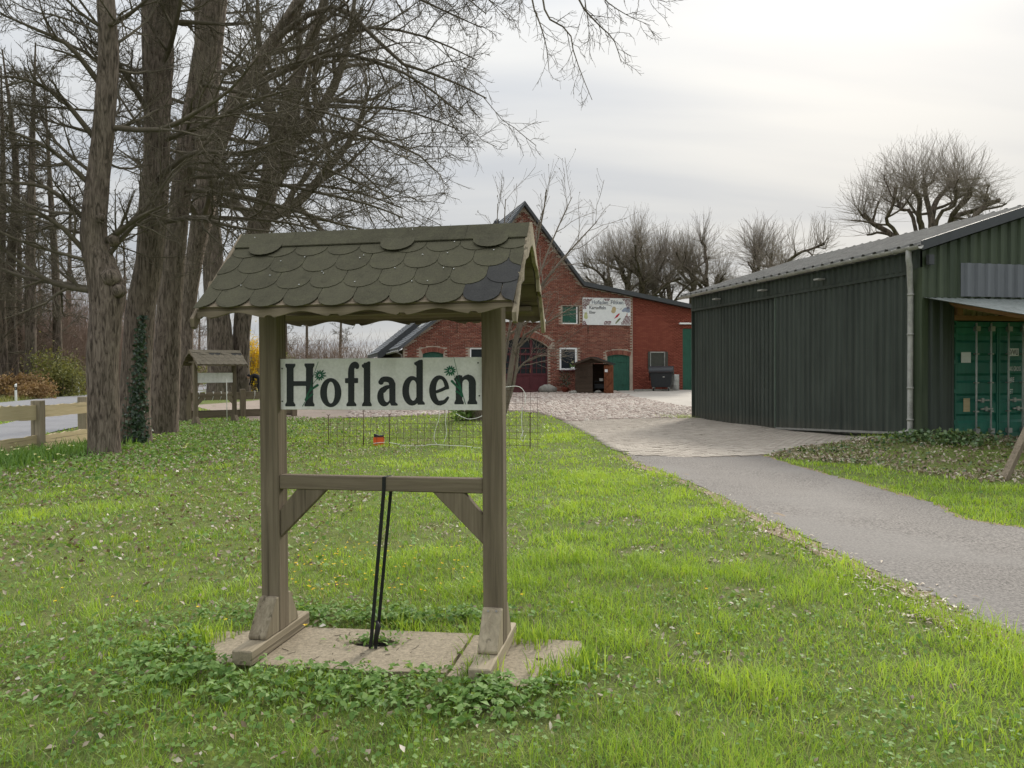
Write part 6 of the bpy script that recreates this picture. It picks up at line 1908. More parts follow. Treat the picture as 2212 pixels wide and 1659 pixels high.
# shipping container
MAT['rodpaint'] = plain('grey_white_paint', (0.50, 0.52, 0.50), 0.5, 0.4, var=0.15)
cont = thing('shipping_container', 'green shipping container with white lock rods under the canopy', 'container', SH.loc, SH.deg)
CU, CW, CZ0, CH, CVF = 0.69, 2.44, 0.15, 2.44, 0.12
MB().box(CU, CU + CW, CVF + 0.06, CVF + 6.0, CZ0, CZ0 + CH).build('shell', MAT['contgreen'], cont)
for x in (CU, CU + CW - 0.11): MB().box(x, x + 0.11, CVF - 0.02, CVF + 0.059, CZ0 + 0.12, CZ0 + CH - 0.12).build('corner_post', MAT['contgreen'], cont, 0.008)
for z, h in ((CZ0, 0.12), (CZ0 + CH - 0.12, 0.12)): MB().box(CU + 0.16, CU + CW - 0.16, CVF - 0.02, CVF + 0.059, z, z + h).build('door_header' if z > 1 else 'door_sill', MAT['contgreen'], cont, 0.008)
for x in (CU - 0.01, CU + CW - 0.165):
    for z in (CZ0 - 0.01, CZ0 + CH - 0.115):
        cs_ = MB().prism([(x, z), (x + 0.17, z), (x + 0.17, z + 0.125), (x, z + 0.125)], CVF - 0.04, CVF + 0.057, XZ, [[(x + 0.05, z + 0.035), (x + 0.12, z + 0.035), (x + 0.12, z + 0.09), (x + 0.05, z + 0.09)]]).build('corner_casting', MAT['contgreen'], cont)
for k in range(2):
    d0 = CU + 0.12 + k * 1.105; d1 = d0 + 1.095
    dr2 = bpy.data.objects.new('door', None); COL.objects.link(dr2); dr2.parent = cont
    prof = []
    z = CZ0 + 0.14
    zs = [(CZ0 + 0.13, 0)]
    for j in range(5):
        zc_ = CZ0 + 0.42 + j * 0.42
        zs += [(zc_ - 0.10, 0), (zc_ - 0.05, 1), (zc_ + 0.05, 1), (zc_ + 0.10, 0)]
    zs.append((CZ0 + CH - 0.13, 0))
    prp = [(CVF - 0.0 + 0.035 * d, z_) for z_, d in zs]
    MB().prism(prp + [(CVF + 0.055, CZ0 + CH - 0.13), (CVF + 0.055, CZ0 + 0.13)], d0 + 0.02, d1 - 0.02, YZ).build('door_leaf', MAT['contgreen'], dr2)
    for x in (d0 + 0.005, d1 - 0.04): MB().box(x, x + 0.035, CVF - 0.015, CVF + 0.03, CZ0 + 0.125, CZ0 + CH - 0.125).build('gasket', MAT['contgreen'], dr2)
    for x in ((d0 + 0.50, d0 + 0.87) if k == 0 else (d0 + 0.21, d0 + 0.58)):
        rod = MB().tube([(x, CVF - 0.05, CZ0 + 0.02), (x, CVF - 0.05, CZ0 + CH - 0.03)], 0.019, 10).build('lock_rod', MAT['rodpaint'], dr2)
        for z_ in (CZ0 + 0.10, CZ0 + CH - 0.20):
            MB().box(x - 0.03, x + 0.075, CVF - 0.078, CVF - 0.003, z_, z_ + 0.10).build('keeper', MAT['galv'], rod)
        for z_ in (CZ0 + 0.55, CZ0 + 1.15, CZ0 + 1.75):
            MB().box(x - 0.035, x + 0.05, CVF - 0.074, CVF - 0.002, z_, z_ + 0.025).build('guide', MAT['galv'], rod)
    for z_, o_ in ((CZ0 + 0.78, 0.0), (CZ0 + 0.60, 0.09)):
        x = d0 + (0.50 if k == 0 else 0.21) + o_
        MB().box(x, x + 0.30, CVF - 0.085, CVF - 0.062, z_, z_ + 0.03).build('handle', MAT['galv'], dr2)
        MB().box(x + 0.10, x + 0.16, CVF - 0.092, CVF - 0.058, z_ - 0.03, z_ + 0.06).build('catch', MAT['galv'], dr2)
    if k == 0:
        MB().box(d0 + 0.16, d0 + 0.40, CVF - 0.010, CVF - 0.004, CZ0 + 1.58, CZ0 + 1.80).build('notice', MAT['white'], dr2)
        MB().box(d0 + 0.22, d0 + 0.38, CVF - 0.010, CVF - 0.004, CZ0 + 0.56, CZ0 + 0.84).build('paper_label', MAT['plank_x'], dr2)
        for z_ in (0.3, 0.95, 1.55, 2.1): MB().box(CU + 0.02, CU + 0.17, CVF - 0.035, CVF - 0.021, CZ0 + z_, CZ0 + z_ + 0.09).build('hinge', MAT['contgreen'], dr2)
def contxt(txt, x, z, w_, h, mat, bold=0.02, box=False):
    d0 = CU + 0.12 + 1.105
    fr2 = SH
    cu = bpy.data.curves.new('t', 'FONT'); cu.body = txt; cu.resolution_u = 3; cu.offset = bold
    to = bpy.data.objects.new('t', cu); COL.objects.link(to); bpy.context.view_layer.update()
    me = bpy.data.meshes.new_from_object(to.evaluated_get(bpy.context.evaluated_depsgraph_get()))
    bpy.data.objects.remove(to); bpy.data.curves.remove(cu)
    co = np.array([q.co[:] for q in me.vertices]); lo, hi = co.min(0), co.max(0)
    for q in me.vertices:
        q.co = (d0 + x + w_ * (q.co.x - lo[0]) / (hi[0] - lo[0]), CVF - 0.0075, CZ0 + z + h * (q.co.y - lo[1]) / (hi[1] - lo[1]))
    me.materials.clear(); me.name = 'lettering'
    link('lettering', me, mat, cont)
MB().box(CU + 0.12 + 1.105 + 0.24, CU + 0.12 + 1.105 + 0.52, CVF - 0.006, CVF - 0.003, CZ0 + 1.72, CZ0 + 1.88).build('code_plate', MAT['white'], cont)
contxt('SVWU', 0.265, 1.74, 0.23, 0.12, MAT['letter'])
contxt('340', 0.63, 1.745, 0.20, 0.12, MAT['white'])
for tx, z_, w_, nn in (('MAX GROSS', 1.40, 0.34, '30 48\n67 2'), ('TARE', 1.17, 0.17, '2 22\n4 89'), ('NET', 0.92, 0.14, '28 26\n62 30')):
    contxt(tx, 0.23, z_, w_, 0.10, MAT['offwhite'])
    contxt(nn, 0.70, z_ - 0.03, 0.24, 0.14, MAT['offwhite'], 0.01)

# ================================================================== FENCE, MARKERS, MESH AND SMALL THINGS
FX, FY = -9.75, 15.6
fence = thing('plank_fence', 'low fence of rough sawn planks on square posts along the path', 'fence', (FX, FY, 0), 0)
fpos = [(0.06, -2.05), (0.0, -0.0), (-0.13, 1.9)]
for (dx, dy) in fpos:
    g = H(FX + dx, FY + dy)
    MB().box(dx - 0.10, dx + 0.10, dy - 0.09, dy + 0.09, g - 0.3, g + 1.07).build('post', MAT['pale_z'], fence, 0.01)
def rough_rail(x, ya, yb, z0, z1, seed, par):
    r = np.random.default_rng(seed)
    n = 30
    ys = np.linspace(ya, yb, n)
    lo = z0 + np.cumsum(r.normal(0, 0.004, n)); hi = z1 + np.cumsum(r.normal(0, 0.005, n)) + (r.random(n) < 0.12) * 0.015
    pr = [(y, z) for y, z in zip(ys, lo)] + [(y, z) for y, z in zip(ys[::-1], hi[::-1])]
    MB().prism(pr, x, x + 0.045, YZ).build('rail', MAT['plank_y'], par)
for k, (ya, yb) in enumerate(((-2.0, -0.095), (0.095, 1.81))):
    rough_rail(-0.02, ya, yb, 0.72, 0.97, 50 + k, fence)
    rough_rail(-0.02, ya, yb, 0.06, 0.34, 60 + k, fence)
# the same fence goes on beyond the trees, behind the small stand
f2 = thing('plank_fence', 'grey plank fence with coiled white cord behind the small stand', 'fence', (S2.loc[0] - 0.2, S2.loc[1] + 2.2, 0), 30)
for x in (-0.9, 0.85, 2.6):
    MB().box(x - 0.09, x + 0.09, -0.09, 0.09, -0.2, 1.06).build('post', MAT['oak_z'], f2, 0.01)
for z0, z1 in ((0.70, 0.96), (0.10, 0.36)):
    for a, b in ((-0.8, 0.75), (0.95, 2.5)):
        MB().box(a, b, -0.03, 0.015, z0, z1).build('rail', MAT['oak_x'], f2, 0.006)
for x in (-0.6, -0.4, -0.15, 0.1, 0.3, 1.2, 1.4):
    MB().tube([(x, -0.05, 0.68), (x + 0.04, -0.055, 0.82), (x + 0.05, -0.05, 0.98), (x + 0.04, 0.03, 0.985), (x, 0.035, 0.8), (x, 0.03, 0.68)], 0.008, 5).build('cord_turn', MAT['cord'], f2)
for (px, py, lab) in ((35, 866, 'white roadside marker post with black band beside the rusty undergrowth'), (171, 853, 'white roadside marker post with black band further along the road')):
    p = gnd(px, py)
    t = thing('marker_post', lab, 'marker post', tuple(p), 10, None)
    prf = [(-0.06, -0.05), (0.06, -0.05), (0.03, 0.06), (-0.03, 0.06)]
    for z0, z1, m in ((-0.1, 0.66, 'white'), (0.662, 0.86, 'plastic')):
        MB().prism(prf, z0, z1, XY).build('shaft' if m == 'white' else 'black_band', MAT[m], t)
    MB().add([(a, b, 0.862) for a, b in prf] + [(a, b, 1.0 + (0.05 if b > 0 else 0)) for a, b in prf], [(0, 1, 2, 3), (4, 5, 6, 7), (0, 1, 5, 4), (1, 2, 6, 5), (2, 3, 7, 6), (3, 0, 4, 7)]).build('cap', MAT['white'], t)
    MB().box(-0.025, 0.025, -0.056, -0.051, 0.72, 0.82).build('reflector', MAT['screw'], t)

# wire mesh panel on the lawn
g0_, g1_ = gnd(700, 962), gnd(1162, 970)
md = math.degrees(math.atan2(g1_.y - g0_.y, g1_.x - g0_.x))
MF = Frame(g0_.x, g0_.y, 0.0, md)
mesh_t = thing('wire_mesh', 'rusty wire mesh panel standing on iron stakes across the lawn', 'wire mesh', MF.loc, MF.deg)
ML = (g1_ - g0_).length
wires = MB()
nc = int(ML / 0.152)
def top_z(x):
    return 0.62 if x < ML * 0.56 else 1.22
for k in range(nc + 1):
    x = ML * k / nc
    wires.tube([(x + 0.01 * math.sin(k), -0.03 * math.sin(x * 1.1), -0.02), (x + 0.008 * math.sin(k * 3), 0.03 * math.sin(x * 1.3), top_z(x) + 0.03 * math.sin(k * 5))], 0.0042, 4, False)
for j in range(9):
    z = 0.06 + j * 0.145
    a, b = (-0.1, ML + 0.05) if z < 0.66 else (ML * 0.56, ML + 0.06)
    xs = np.linspace(a, b, 14)
    wires.tube([(x, 0.03 * math.sin(x * 1.2) * min(1, z), z + 0.012 * math.sin(x * 2 + j)) for x in xs], 0.0042, 4, False)
wires.build('wire_grid', MAT['rust'], mesh_t)
for x, h in ((0.12, 0.68), (0.93, 0.80), (1.52, 0.70), (ML - 0.16, 0.74), (ML * 0.6, 1.3)):
    s_ = MB().tube([(x, -0.02, -0.2), (x, -0.02, h)], 0.009, 6).build('stake', MAT['rust'], mesh_t)
    MB().tube([(x - 0.035, -0.02, h + 0.02), (x - 0.02, -0.02, h - 0.01), (x, -0.02, h), (x + 0.02, -0.02, h - 0.01), (x + 0.035, -0.02, h + 0.02)], 0.006, 5).build('hook', MAT['rust'], s_)
# white cord along the mesh
def cordp(px, py, dv=-0.06):
    u, z = MF.hit(px, py, dv); return (u, dv, max(z, 0.012))
cd = thing('cord', 'loose white electric fence cord trailing along the wire mesh', 'cord', MF.loc, MF.deg)
for pl in (((806, 958), (822, 956), (832, 956)), ((841, 956), (858, 959), (880, 963), (910, 963), (935, 960), (965, 962), (1010, 964), (1022, 967), (1038, 973)), ((950, 881), (948, 905), (940, 930), (938, 950), (944, 960)), ((966, 884), (962, 910), (965, 935), (958, 958)), ((985, 893), (995, 899), (1012, 905), (1030, 903), (1042, 898)), ((1128, 880), (1127, 910), (1129, 945)), ((1092, 836), (1120, 835), (1134, 850), (1134, 875)), ((1131, 930), (1125, 945), (1130, 953), (1136, 940))):
    MB().tube(cr([cordp(x, y, -0.06 - 0.02 * (i % 2)) for i, (x, y) in enumerate(pl)], 16), 0.0065, 6).build('strand', MAT['cord'], cd)
# orange fence energiser
eb = gnd(821, 962)
en = thing('fence_energiser', 'orange electric fence unit with a black top on the lawn', 'fence unit', (eb.x, eb.y - 0.15, eb.z + 0.01), 6)
MB().box(-0.115, 0.115, -0.06, 0.06, 0.0, 0.19).build('case', MAT['orange'], en, 0.012, 2)
MB().prism([(-0.105, 0.192), (0.11, 0.192), (0.11, 0.225), (0.0, 0.225), (-0.09, 0.26), (-0.105, 0.25)], -0.055, 0.055, XZ).build('top', MAT['plastic'], en, 0.004)

# small lily plant on stake top, trowel etc. beside the mesh
# person in dark clothes stooping behind the yellow shrub, mostly hidden by the sign post
pp = at(558, 851, 42.5)
per = thing('person', 'person in dark clothes bending down on the grass by the yellow shrub', 'person', (pp.x, pp.y, H(pp.x, pp.y) + 0.02), 0)
def skinbody(name, verts, edges, root, mat, parent):
    bm = bmesh.new()
    L = bm.verts.layers.skin.verify()
    vs_ = []
    for k_, (p, rr_) in enumerate(verts):
        v = bm.verts.new(p); v[L].radius = (rr_, rr_); v[L].use_root = (k_ == root); vs_.append(v)
    for a, b in edges: bm.edges.new((vs_[a], vs_[b]))
    me = bpy.data.meshes.new(name); bm.to_mesh(me); bm.free()
    o = link(name, me, mat, parent)
    o.modifiers.new('skin', 'SKIN'); m = o.modifiers.new('sub', 'SUBSURF'); m.levels = 1; m.render_levels = 1
    return o
bv_ = [((0.10, 0, 0.80), 0.14), ((0.0, 0, 0.92), 0.14), ((-0.16, 0, 1.00), 0.15), ((-0.34, 0, 1.0), 0.11), ((-0.43, 0, 0.97), 0.05),
       ((0.09, 0.09, 0.74), 0.095), ((0.04, 0.10, 0.44), 0.065), ((0.09, 0.10, 0.09), 0.045), ((-0.06, 0.11, 0.04), 0.045), ((0.09, -0.09, 0.74), 0.095), ((0.02, -0.10, 0.44), 0.065), ((0.07, -0.10, 0.09), 0.045), ((-0.08, -0.11, 0.04), 0.045),
       ((-0.33, 0.17, 0.95), 0.06), ((-0.36, 0.2, 0.66), 0.045), ((-0.46, 0.15, 0.45), 0.035), ((-0.33, -0.17, 0.95), 0.06), ((-0.36, -0.2, 0.66), 0.045), ((-0.46, -0.15, 0.45), 0.035)]
be_ = [(0, 1), (1, 2), (2, 3), (3, 4), (0, 5), (5, 6), (6, 7), (7, 8), (0, 9), (9, 10), (10, 11), (11, 12), (3, 13), (13, 14), (14, 15), (3, 16), (16, 17), (17, 18)]
skinbody('body', bv_, be_, 0, MAT['cloth_dark'], per)
bm = bmesh.new(); bmesh.ops.create_uvsphere(bm, u_segments=12, v_segments=8, radius=0.105)
for v in bm.verts: v.co = Vector((v.co.x * 1.0 - 0.53, v.co.y * 0.8, v.co.z * 1.15 + 0.93))
me = bpy.data.meshes.new('head'); bm.to_mesh(me); bm.free(); link('head', me, MAT['skin'], per)
bm = bmesh.new(); bmesh.ops.create_uvsphere(bm, u_segments=12, v_segments=8, radius=0.115)
for v in bm.verts: v.co = Vector((v.co.x * 0.95 - 0.51, v.co.y * 0.85, max(v.co.z, -0.02) * 1.1 + 0.96))
me = bpy.data.meshes.new('hair'); bm.to_mesh(me); bm.free(); link('hair', me, MAT['cloth_dark'], per)

# ================================================================== GRASS AND GROUND COVER
def free(x, y):
    k = np.ones(len(x), bool)
    for p in NOGRASS: k &= ~inpoly(x, y, p)
    return k
def sector(n, r0, r1, a0, a1, r):
    rr_ = np.sqrt(r.uniform(r0 ** 2, r1 ** 2, n)); a = r.uniform(a0, a1, n)
    return rr_ * np.sin(a), rr_ * np.cos(a)
r = np.random.default_rng(101)
BV_, BF4, BF3, BT = [], [], [], []
nb = 0
BANK = [g2(1650, 988), g2(1730, 968), g2(1850, 952), g2(1960, 946), (8.6, 15.3), (12.5, 16.5), (12.5, 9.0), g2(2212, 1048), g2(2100, 1040), g2(1960, 1022), g2(1850, 1005), g2(1720, 996)]
def lushness(x, y):
    """1 = thick bright grass, 0 = thin grass among weeds and leaf litter"""
    n_ = 0.6 * vnoise(x, y, 0.55, 1) + 0.4 * vnoise(x, y, 1.7, 2)
    left = sstep(0.2, -2.2, x + 0.05 * y) * 0.38 * sstep(26, 6, y)
    return np.clip(1.5 * n_ - 0.10 - left, 0, 1)
def bare(x, y):
    """worn patches where soil and old leaves show"""
    return sstep(0.64, 0.76, 0.65 * vnoise(x, y, 0.42, 31) + 0.35 * vnoise(x, y, 0.16, 32))
for (r0, r1, dens, w_, l0, l1) in ((1.2, 3.6, 7000, 0.0036, 0.05, 0.15), (3.6, 6.5, 3200, 0.0054, 0.05, 0.14), (6.5, 12, 1250, 0.009, 0.045, 0.105), (12, 20, 400, 0.015, 0.045, 0.09), (20, 36, 55, 0.032, 0.05, 0.11)):
    a0, a1 = (-1.15, 1.15) if r0 < 6 else (-0.86, 0.86)
    area = 0.5 * (a1 - a0) * (r1 ** 2 - r0 ** 2)
    n = int(area * dens)
    x, y = sector(n, r0, r1, a0, a1, r)
    k = free(x, y)
    k &= ~(inpoly(x, y, BANK) & (r.random(n) < 0.93))
    lu = lushness(x, y)
    k &= r.random(n) < 0.42 + 0.65 * lu
    k &= r.random(n) > 0.85 * bare(x, y)
    k &= (np.abs(np.arctan2(x, y)) < 0.70) | (r.random(n) < 0.45)
    x, y, lu = x[k], y[k], lu[k]
    n = len(x)
    tuft = vnoise(x, y, 0.22, 5)
    L = r.uniform(l0, l1, n) * (0.5 + 0.6 * lu) * (0.6 + 1.1 * tuft ** 2)
    z = hgt(x, y)
    az = r.uniform(0, 2 * math.pi, n) ; 
    lean = r.uniform(0.1, 0.95, n)
    d = np.column_stack([np.cos(az) * lean, np.sin(az) * lean, np.ones(n)])
    d = nrm(d)
    side = nrm(np.column_stack([-np.sin(az + r.normal(0, 0.8, n)), np.cos(az), np.zeros(n)])) * (w_ * r.uniform(0.7, 1.3, n) / 2)[:, None]
    p0 = np.column_stack([x, y, z - 0.004])
    p1 = p0 + d * (L * 0.55)[:, None]
    d2 = nrm(d + np.column_stack([np.cos(az), np.sin(az), np.full(n, -0.55)]) * r.uniform(0.1, 0.9, n)[:, None])
    p2 = p1 + d2 * (L * 0.55)[:, None]
    v = np.stack([p0 - side, p0 + side, p1 + side * 0.8, p1 - side * 0.8, p2], 1)
    b = nb + np.arange(n) * 5
    BV_.append(v.reshape(-1, 3)); BF4.append(np.stack([b, b + 1, b + 2, b + 3], 1)); BF3.append(np.stack([b + 3, b + 2, b + 4], 1))
    tone = np.clip(0.02 + 0.42 * lu + 0.34 * vnoise(x, y, 1.9, 9) + 0.26 * tuft + r.normal(0, 0.16, n), 0.12, 1)
    dry = r.random(n) < 0.03 + 0.10 * (1 - lu)
    tone[dry] = r.uniform(0, 0.12, dry.sum())
    BT.append(np.repeat(tone, 5)); nb += n * 5
grass = link('grass', np_mesh('grass', np.concatenate(BV_), [np.concatenate(BF4), np.concatenate(BF3)], False, np.concatenate(BT)), MAT['blade'])
tag(grass, 'bright green spring grass covering the lawn', 'grass', kind='stuff')
GRTRI = sum(len(f) * 2 for f in BF4) + sum(len(f) for f in BF3)

def scatter(name, label, cat, n, region, size, mat, seed, zlo, zhi, up=1.2, asp=0.55, weight=None, fold=0.3, tone=None):
    r = np.random.default_rng(seed)
    x, y = region(n, r)
    k = free(x, y)
    if weight is not None: k &= r.random(len(x)) < weight(x, y)
    x, y = x[k], y[k]; n = len(x)
    P = np.column_stack([x, y, hgt(x, y) + r.uniform(zlo, zhi, n)])
    o = leaf_obj(name, P, r.normal(0, 0.7, (n, 3)), r.uniform(size[0], size[1], n), r, MAT[mat], None, up=up, asp=asp, fold=fold)
    tag(o, label, cat, kind='stuff')
    return o
sec = lambda r0, r1, a0=-0.7, a1=0.68: (lambda n, r: sector(n, r0, r1, a0, a1, r))
wk = lambda x, y: np.clip(1.05 - 1.5 * lushness(x, y), 0.02, 1)
scatter('weed_leaves', 'small round weed leaves growing through the near lawn', 'weeds', 19000, sec(1.3, 5.5), (0.016, 0.036), 'herb', 111, 0.01, 0.06, 1.5, 0.8, wk)
scatter('weed_leaves', 'weed leaves mixed into the middle of the lawn', 'weeds', 12000, sec(5.5, 16), (0.03, 0.06), 'herb', 112, 0.01, 0.06, 1.5, 0.8, wk)
scatter('dry_leaves', 'old bleached leaves scattered over the near lawn', 'leaf litter', 3200, sec(1.3, 6), (0.02, 0.05), 'dryleaf', 113, 0.012, 0.05, 1.2, 0.6, lambda x, y: np.clip(0.75 - 1.3 * lushness(x, y), 0.0, 1) * sstep(1.5, -1.5, x) + 0.06)
scatter('dry_leaves', 'old oak leaves gathered in worn patches of the lawn', 'leaf litter', 14000, sec(1.3, 9), (0.02, 0.05), 'dryleaf', 117, 0.006, 0.02, 1.4, 0.6, lambda x, y: 0.9 * bare(x, y))
def under_trees(n, r):
    t = r.random(n); c = np.column_stack([-7.2 - 1.2 * t, 13 + 12 * t])
    x = c[:, 0] + r.normal(0, 1.5, n); y = c[:, 1] + r.normal(0, 1.8, n)
    return x, y
scatter('dry_leaves', 'pale leaf litter under the row of oaks', 'leaf litter', 9000, under_trees, (0.04, 0.085), 'dryleaf', 114, 0.012, 0.07, 1.0, 0.6)
scatter('weed_leaves', 'ground ivy spreading under the row of oaks', 'weeds', 12000, under_trees, (0.05, 0.09), 'herb', 115, 0.015, 0.09, 1.2, 0.8)
def left_mid(n, r):
    return r.uniform(-9.5, -1.8, n), r.uniform(6, 18, n)
scatter('dry_leaves', 'mottled leaf litter across the left of the lawn', 'leaf litter', 10000, left_mid, (0.03, 0.06), 'dryleaf', 116, 0.012, 0.055, 1.0, 0.6, lambda x, y: np.clip(1.25 - 1.7 * lushness(x, y), 0.0, 1))
# ground elder round the slabs
def elder(n, r):
    k = r.integers(0, 5, n)
    cs_ = np.array([(500, 1450), (760, 1490), (1020, 1515), (860, 1343), (330, 1430)]); sg = np.array([(0.36, 0.24), (0.36, 0.19), (0.28, 0.15), (0.50, 0.08), (0.40, 0.34)])
    c = np.array([tuple(gnd(*q))[:2] for q in cs_])
    return c[k, 0] + r.normal(0, 1, n) * sg[k, 0], c[k, 1] + r.normal(0, 1, n) * sg[k, 1]
r = np.random.default_rng(120)
x, y = elder(1900, r)
kk = free(x, y)
kk2 = r.random(kk.sum()) < 0.25 + 1.1 * vnoise(x[kk], y[kk], 0.16, 41)
x, y = x[kk][kk2], y[kk][kk2]
n = len(x)
az = r.uniform(0, 6.28, n); hh = r.uniform(0.025, 0.085, n)
C3 = []; N3 = []
for j in range(3):
    a = az + (j - 1) * 0.9
    C3.append(np.column_stack([x + np.cos(a) * 0.022, y + np.sin(a) * 0.022, hgt(x, y) + hh + r.normal(0, 0.005, n)])); N3.append(np.column_stack([np.cos(a) * 0.4, np.sin(a) * 0.4, np.ones(n)]) + r.normal(0, 0.25, (n, 3)))
o = leaf_obj('ground_elder', np.concatenate(C3), np.concatenate(N3), r.uniform(0.028, 0.055, 3 * n), r, MAT['herb'], None, asp=0.6, fold=0.35)
tag(o, 'patch of leafy ground elder crowding the concrete slabs', 'weeds', kind='stuff')
# weeds in the slab hole
x = hc.x + 0.03 + r.normal(0, 0.11, 150); y = hc.y + r.normal(0, 0.05, 150)
o = leaf_obj('hole_weeds', np.column_stack([x, y, SZ + 0.028 + r.uniform(0.004, 0.04, 150)]), r.normal(0, 0.5, (150, 3)), r.uniform(0.02, 0.05, 150), r, MAT['herb'], None, asp=0.45, up=1.0)
tag(o, 'dandelion leaves growing out of the broken slab hole', 'weeds', kind='stuff')
# celandine
def flowers(name, label, pxr, n, seed, mat, s, zlo, zhi):
    r = np.random.default_rng(seed)
    P = []
    while len(P) < n:
        q = gnd(r.uniform(pxr[0], pxr[1]), pxr[2] + (pxr[3] - pxr[2]) * r.random())
        P.append((q.x, q.y, q.z + r.uniform(zlo, zhi)))
    P = np.array(P)
    C_, N_ = [], []
    for j in range(4):
        a = j * math.pi / 2 + r.random(len(P))
        C_.append(P + np.column_stack([np.cos(a), np.sin(a), 0.2 * np.ones(len(P))]) * s * 0.35); N_.append(np.column_stack([-np.cos(a) * 0.5, -np.sin(a) * 0.5, np.ones(len(P))]))
    o = leaf_obj(name, np.concatenate(C_), np.concatenate(N_), s, r, MAT[mat], None, asp=0.7)
    return tag(o, label, 'flowers', kind='stuff')
flowers('celandine', 'yellow celandine flowers in the grass behind the stand', (615, 1045, 1185, 1300), 95, 130, 'yellow', 0.017, 0.055, 0.085)
flowers('celandine', 'few stray yellow flowers across the lawn', (80, 1700, 1010, 1500), 22, 131, 'yellow', 0.02, 0.05, 0.08)
# daffodil clumps under the fence
def spikes(name, label, region, n, seed, l0, l1, w_, t0, t1):
    r = np.random.default_rng(seed)
    x, y = region(n, r)
    L = r.uniform(l0, l1, n); az = r.uniform(0, 6.28, n); lean = r.uniform(0.05, 0.5, n)
    d = nrm(np.column_stack([np.cos(az) * lean, np.sin(az) * lean, np.ones(n)])); p0 = np.column_stack([x, y, hgt(x, y) - 0.01])
    side = np.column_stack([-np.sin(az), np.cos(az), np.zeros(n)]) * w_ / 2
    p1 = p0 + d * (L * 0.6)[:, None]; p2 = p1 + nrm(d + np.column_stack([np.cos(az), np.sin(az), np.full(n, -0.2)]) * 0.5) * (L * 0.45)[:, None]
    v = np.stack([p0 - side, p0 + side, p1 + side, p1 - side, p2], 1); b = np.arange(n) * 5
    o = link(name, np_mesh(name, v.reshape(-1, 3), [np.stack([b, b + 1, b + 2, b + 3], 1), np.stack([b + 3, b + 2, b + 4], 1)], False, np.repeat(r.uniform(t0, t1, n), 5)), MAT['herb'])
    return tag(o, label, 'plants', kind='stuff')
daf = lambda n, r: (r.normal(-8.9, 0.42, n), r.normal(14.2, 1.2, n))
spikes('daffodil_leaves', 'clumps of daffodil leaves along the foot of the plank fence', daf, 1700, 140, 0.18, 0.34, 0.016, 0.1, 0.7)
flowers('daffodils', 'pale yellow daffodil blooms below the plank fence', (4, 160, 975, 1025), 26, 141, 'daffpetal', 0.045, 0.2, 0.3)
flowers('celandine', 'low yellow flowers under the second oak', (270, 410, 925, 985), 12, 142, 'daffpetal', 0.05, 0.06, 0.12)
# ivy, brambles and litter on the bank beside the shed
def bank(n, r):
    bx = [p[0] for p in BANK]; by = [p[1] for p in BANK]
    x = r.uniform(min(bx), max(bx), n); y = r.uniform(min(by), max(by), n)
    k = inpoly(x, y, BANK)
    return x[k], y[k]
scatter('bank_litter', 'brown leaf litter on the bank beside the shed', 'leaf litter', 22000, bank, (0.04, 0.08), 'dryleaf', 150, 0.01, 0.06, 1.0, 0.6, lambda x, y: np.clip(1.4 * vnoise(x, y, 0.8, 21), 0.2, 1))
MAT['bankivy'] = leafy('bank_ivy', [(0.0, (0.035, 0.075, 0.025)), (0.6, (0.08, 0.14, 0.045)), (1.0, (0.17, 0.23, 0.09))], 0.4, 0.15, 0.5)
scatter('bank_ivy', 'dark ivy and bramble creeping over the bank beside the shed', 'weeds', 11000, bank, (0.03, 0.065), 'bankivy', 151, 0.02, 0.10, 0.9, 0.8, lambda x, y: np.clip(2.4 * vnoise(x, y, 0.8, 23) - 0.95, 0.03, 1))
sp2 = lambda n, r: (lambda p: (p[:, 0] + r.normal(0, .3, n), p[:, 1] + r.normal(0, .2, n)))(np.array([tuple(gnd(2090, 962))[:2], tuple(gnd(1975, 955))[:2], tuple(gnd(2060, 958))[:2]])[r.integers(0, 3, n)])
scatter('bank_ivy', 'leafy bramble clump at the foot of the container', 'weeds', 700, sp2, (0.05, 0.10), 'bankivy', 152, 0.03, 0.22, 0.8, 0.8)
# straw and litter on both edges of the drive
def edge(n, r):
    c = np.array(dl)[r.integers(0, len(dl) - 8, n)]
    return c[:, 0] - 0.18 + r.normal(0, 0.14, n), c[:, 1] - 0.1 + r.normal(0, 0.14, n)
def scat_edge():
    r = np.random.default_rng(160)
    x, y = edge(1800, r)
    P = np.column_stack([x, y, hgt(x, y) + r.uniform(0.018, 0.03, len(x))])
    o = leaf_obj('straw', P, r.normal(0, 0.3, (len(x), 3)), r.uniform(0.02, 0.06, len(x)), r, MAT['dryleaf'], None, up=2.0, asp=0.35)
    tag(o, 'straw and broken leaves lying along the driveway edge', 'leaf litter', kind='stuff')
scat_edge()
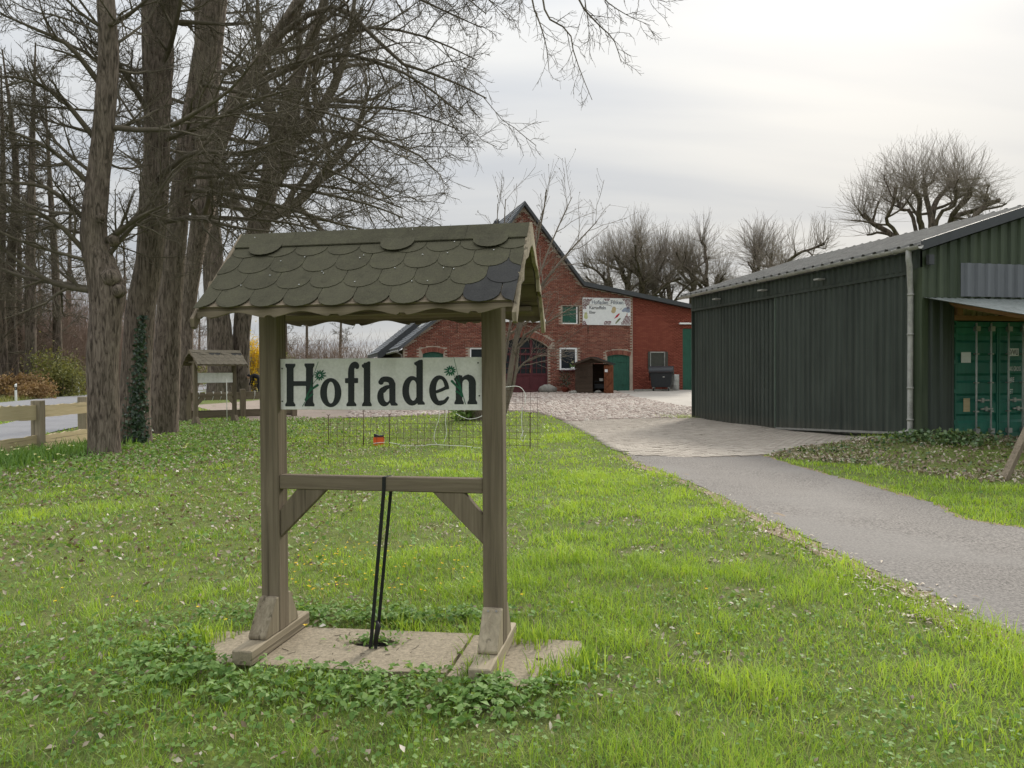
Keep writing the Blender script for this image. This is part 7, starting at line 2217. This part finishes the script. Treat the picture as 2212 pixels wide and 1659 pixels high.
# tufts at the shed corner, along its base and at the slab edges
def tufts(n, r):
    c = np.array([shw(-0.25, SHL + 0.2), shw(-0.55, SHL + 0.35), shw(-0.3, 1.2), shw(-0.3, 0.5), shw(0.4, -0.25), tuple(gnd(1258, 1440))[:2], tuple(gnd(1200, 1470))[:2], tuple(gnd(1150, 1396))[:2], tuple(gnd(445, 1385))[:2], tuple(gnd(1035, 1470))[:2]])
    s_ = np.array([0.3, 0.3, 0.25, 0.2, 0.2, 0.05, 0.07, 0.06, 0.08, 0.04])
    i = r.integers(0, len(c), n)
    return c[i, 0] + r.normal(0, 1, n) * s_[i], c[i, 1] + r.normal(0, 1, n) * s_[i]
spikes('grass_tufts', 'longer grass tufts at the shed base and round the slab edges', tufts, 1500, 171, 0.07, 0.17, 0.006, 0.3, 1.0).data.materials[0] = MAT['blade']
# twigs and crumbs on the slabs
r = np.random.default_rng(172)
tb = Tubes()
x = r.uniform(-1.7, 0.55, 60); y = r.uniform(3.9, 4.7, 60)
kk = inpoly(x, y, SLAB1) | inpoly(x, y, SLAB2)
x, y = x[kk], y[kk]
P = grow(np.column_stack([x, y, np.full(len(x), SZ + 0.034)]), np.column_stack([r.normal(0, 1, (len(x), 2)), np.zeros(len(x))]), r.uniform(0.015, 0.07, len(x)), 4, 0.2, (0, 0, 0), r)
P[..., 2] = SZ + 0.033
tb.add(P, np.full(P.shape[:2], 0.0018), 3)
o = link('twig_litter', tb.mesh('twig_litter'), MAT['twig']); tag(o, 'broken twigs lying on the concrete slabs', 'litter', kind='stuff')
# verge grass across the road and beside the path (coarser tufts)
def far_verge(n, r):
    s = r.uniform(-20, 70, n); t = r.uniform(-5.0, -0.2, n)
    p = np.array(ROADP)[None] + np.array(rd)[None] * s[:, None] + np.array(rp)[None] * t[:, None]
    return p[:, 0], p[:, 1]
spikes('verge_grass', 'rough verge grass on the far side of the road', far_verge, 5000, 170, 0.15, 0.4, 0.05, 0.6, 1.0).data.materials[0] = MAT['bush']
print('TRIS trees', TREETRI[0], 'grass', GRTRI, 'objects', len(bpy.data.objects))
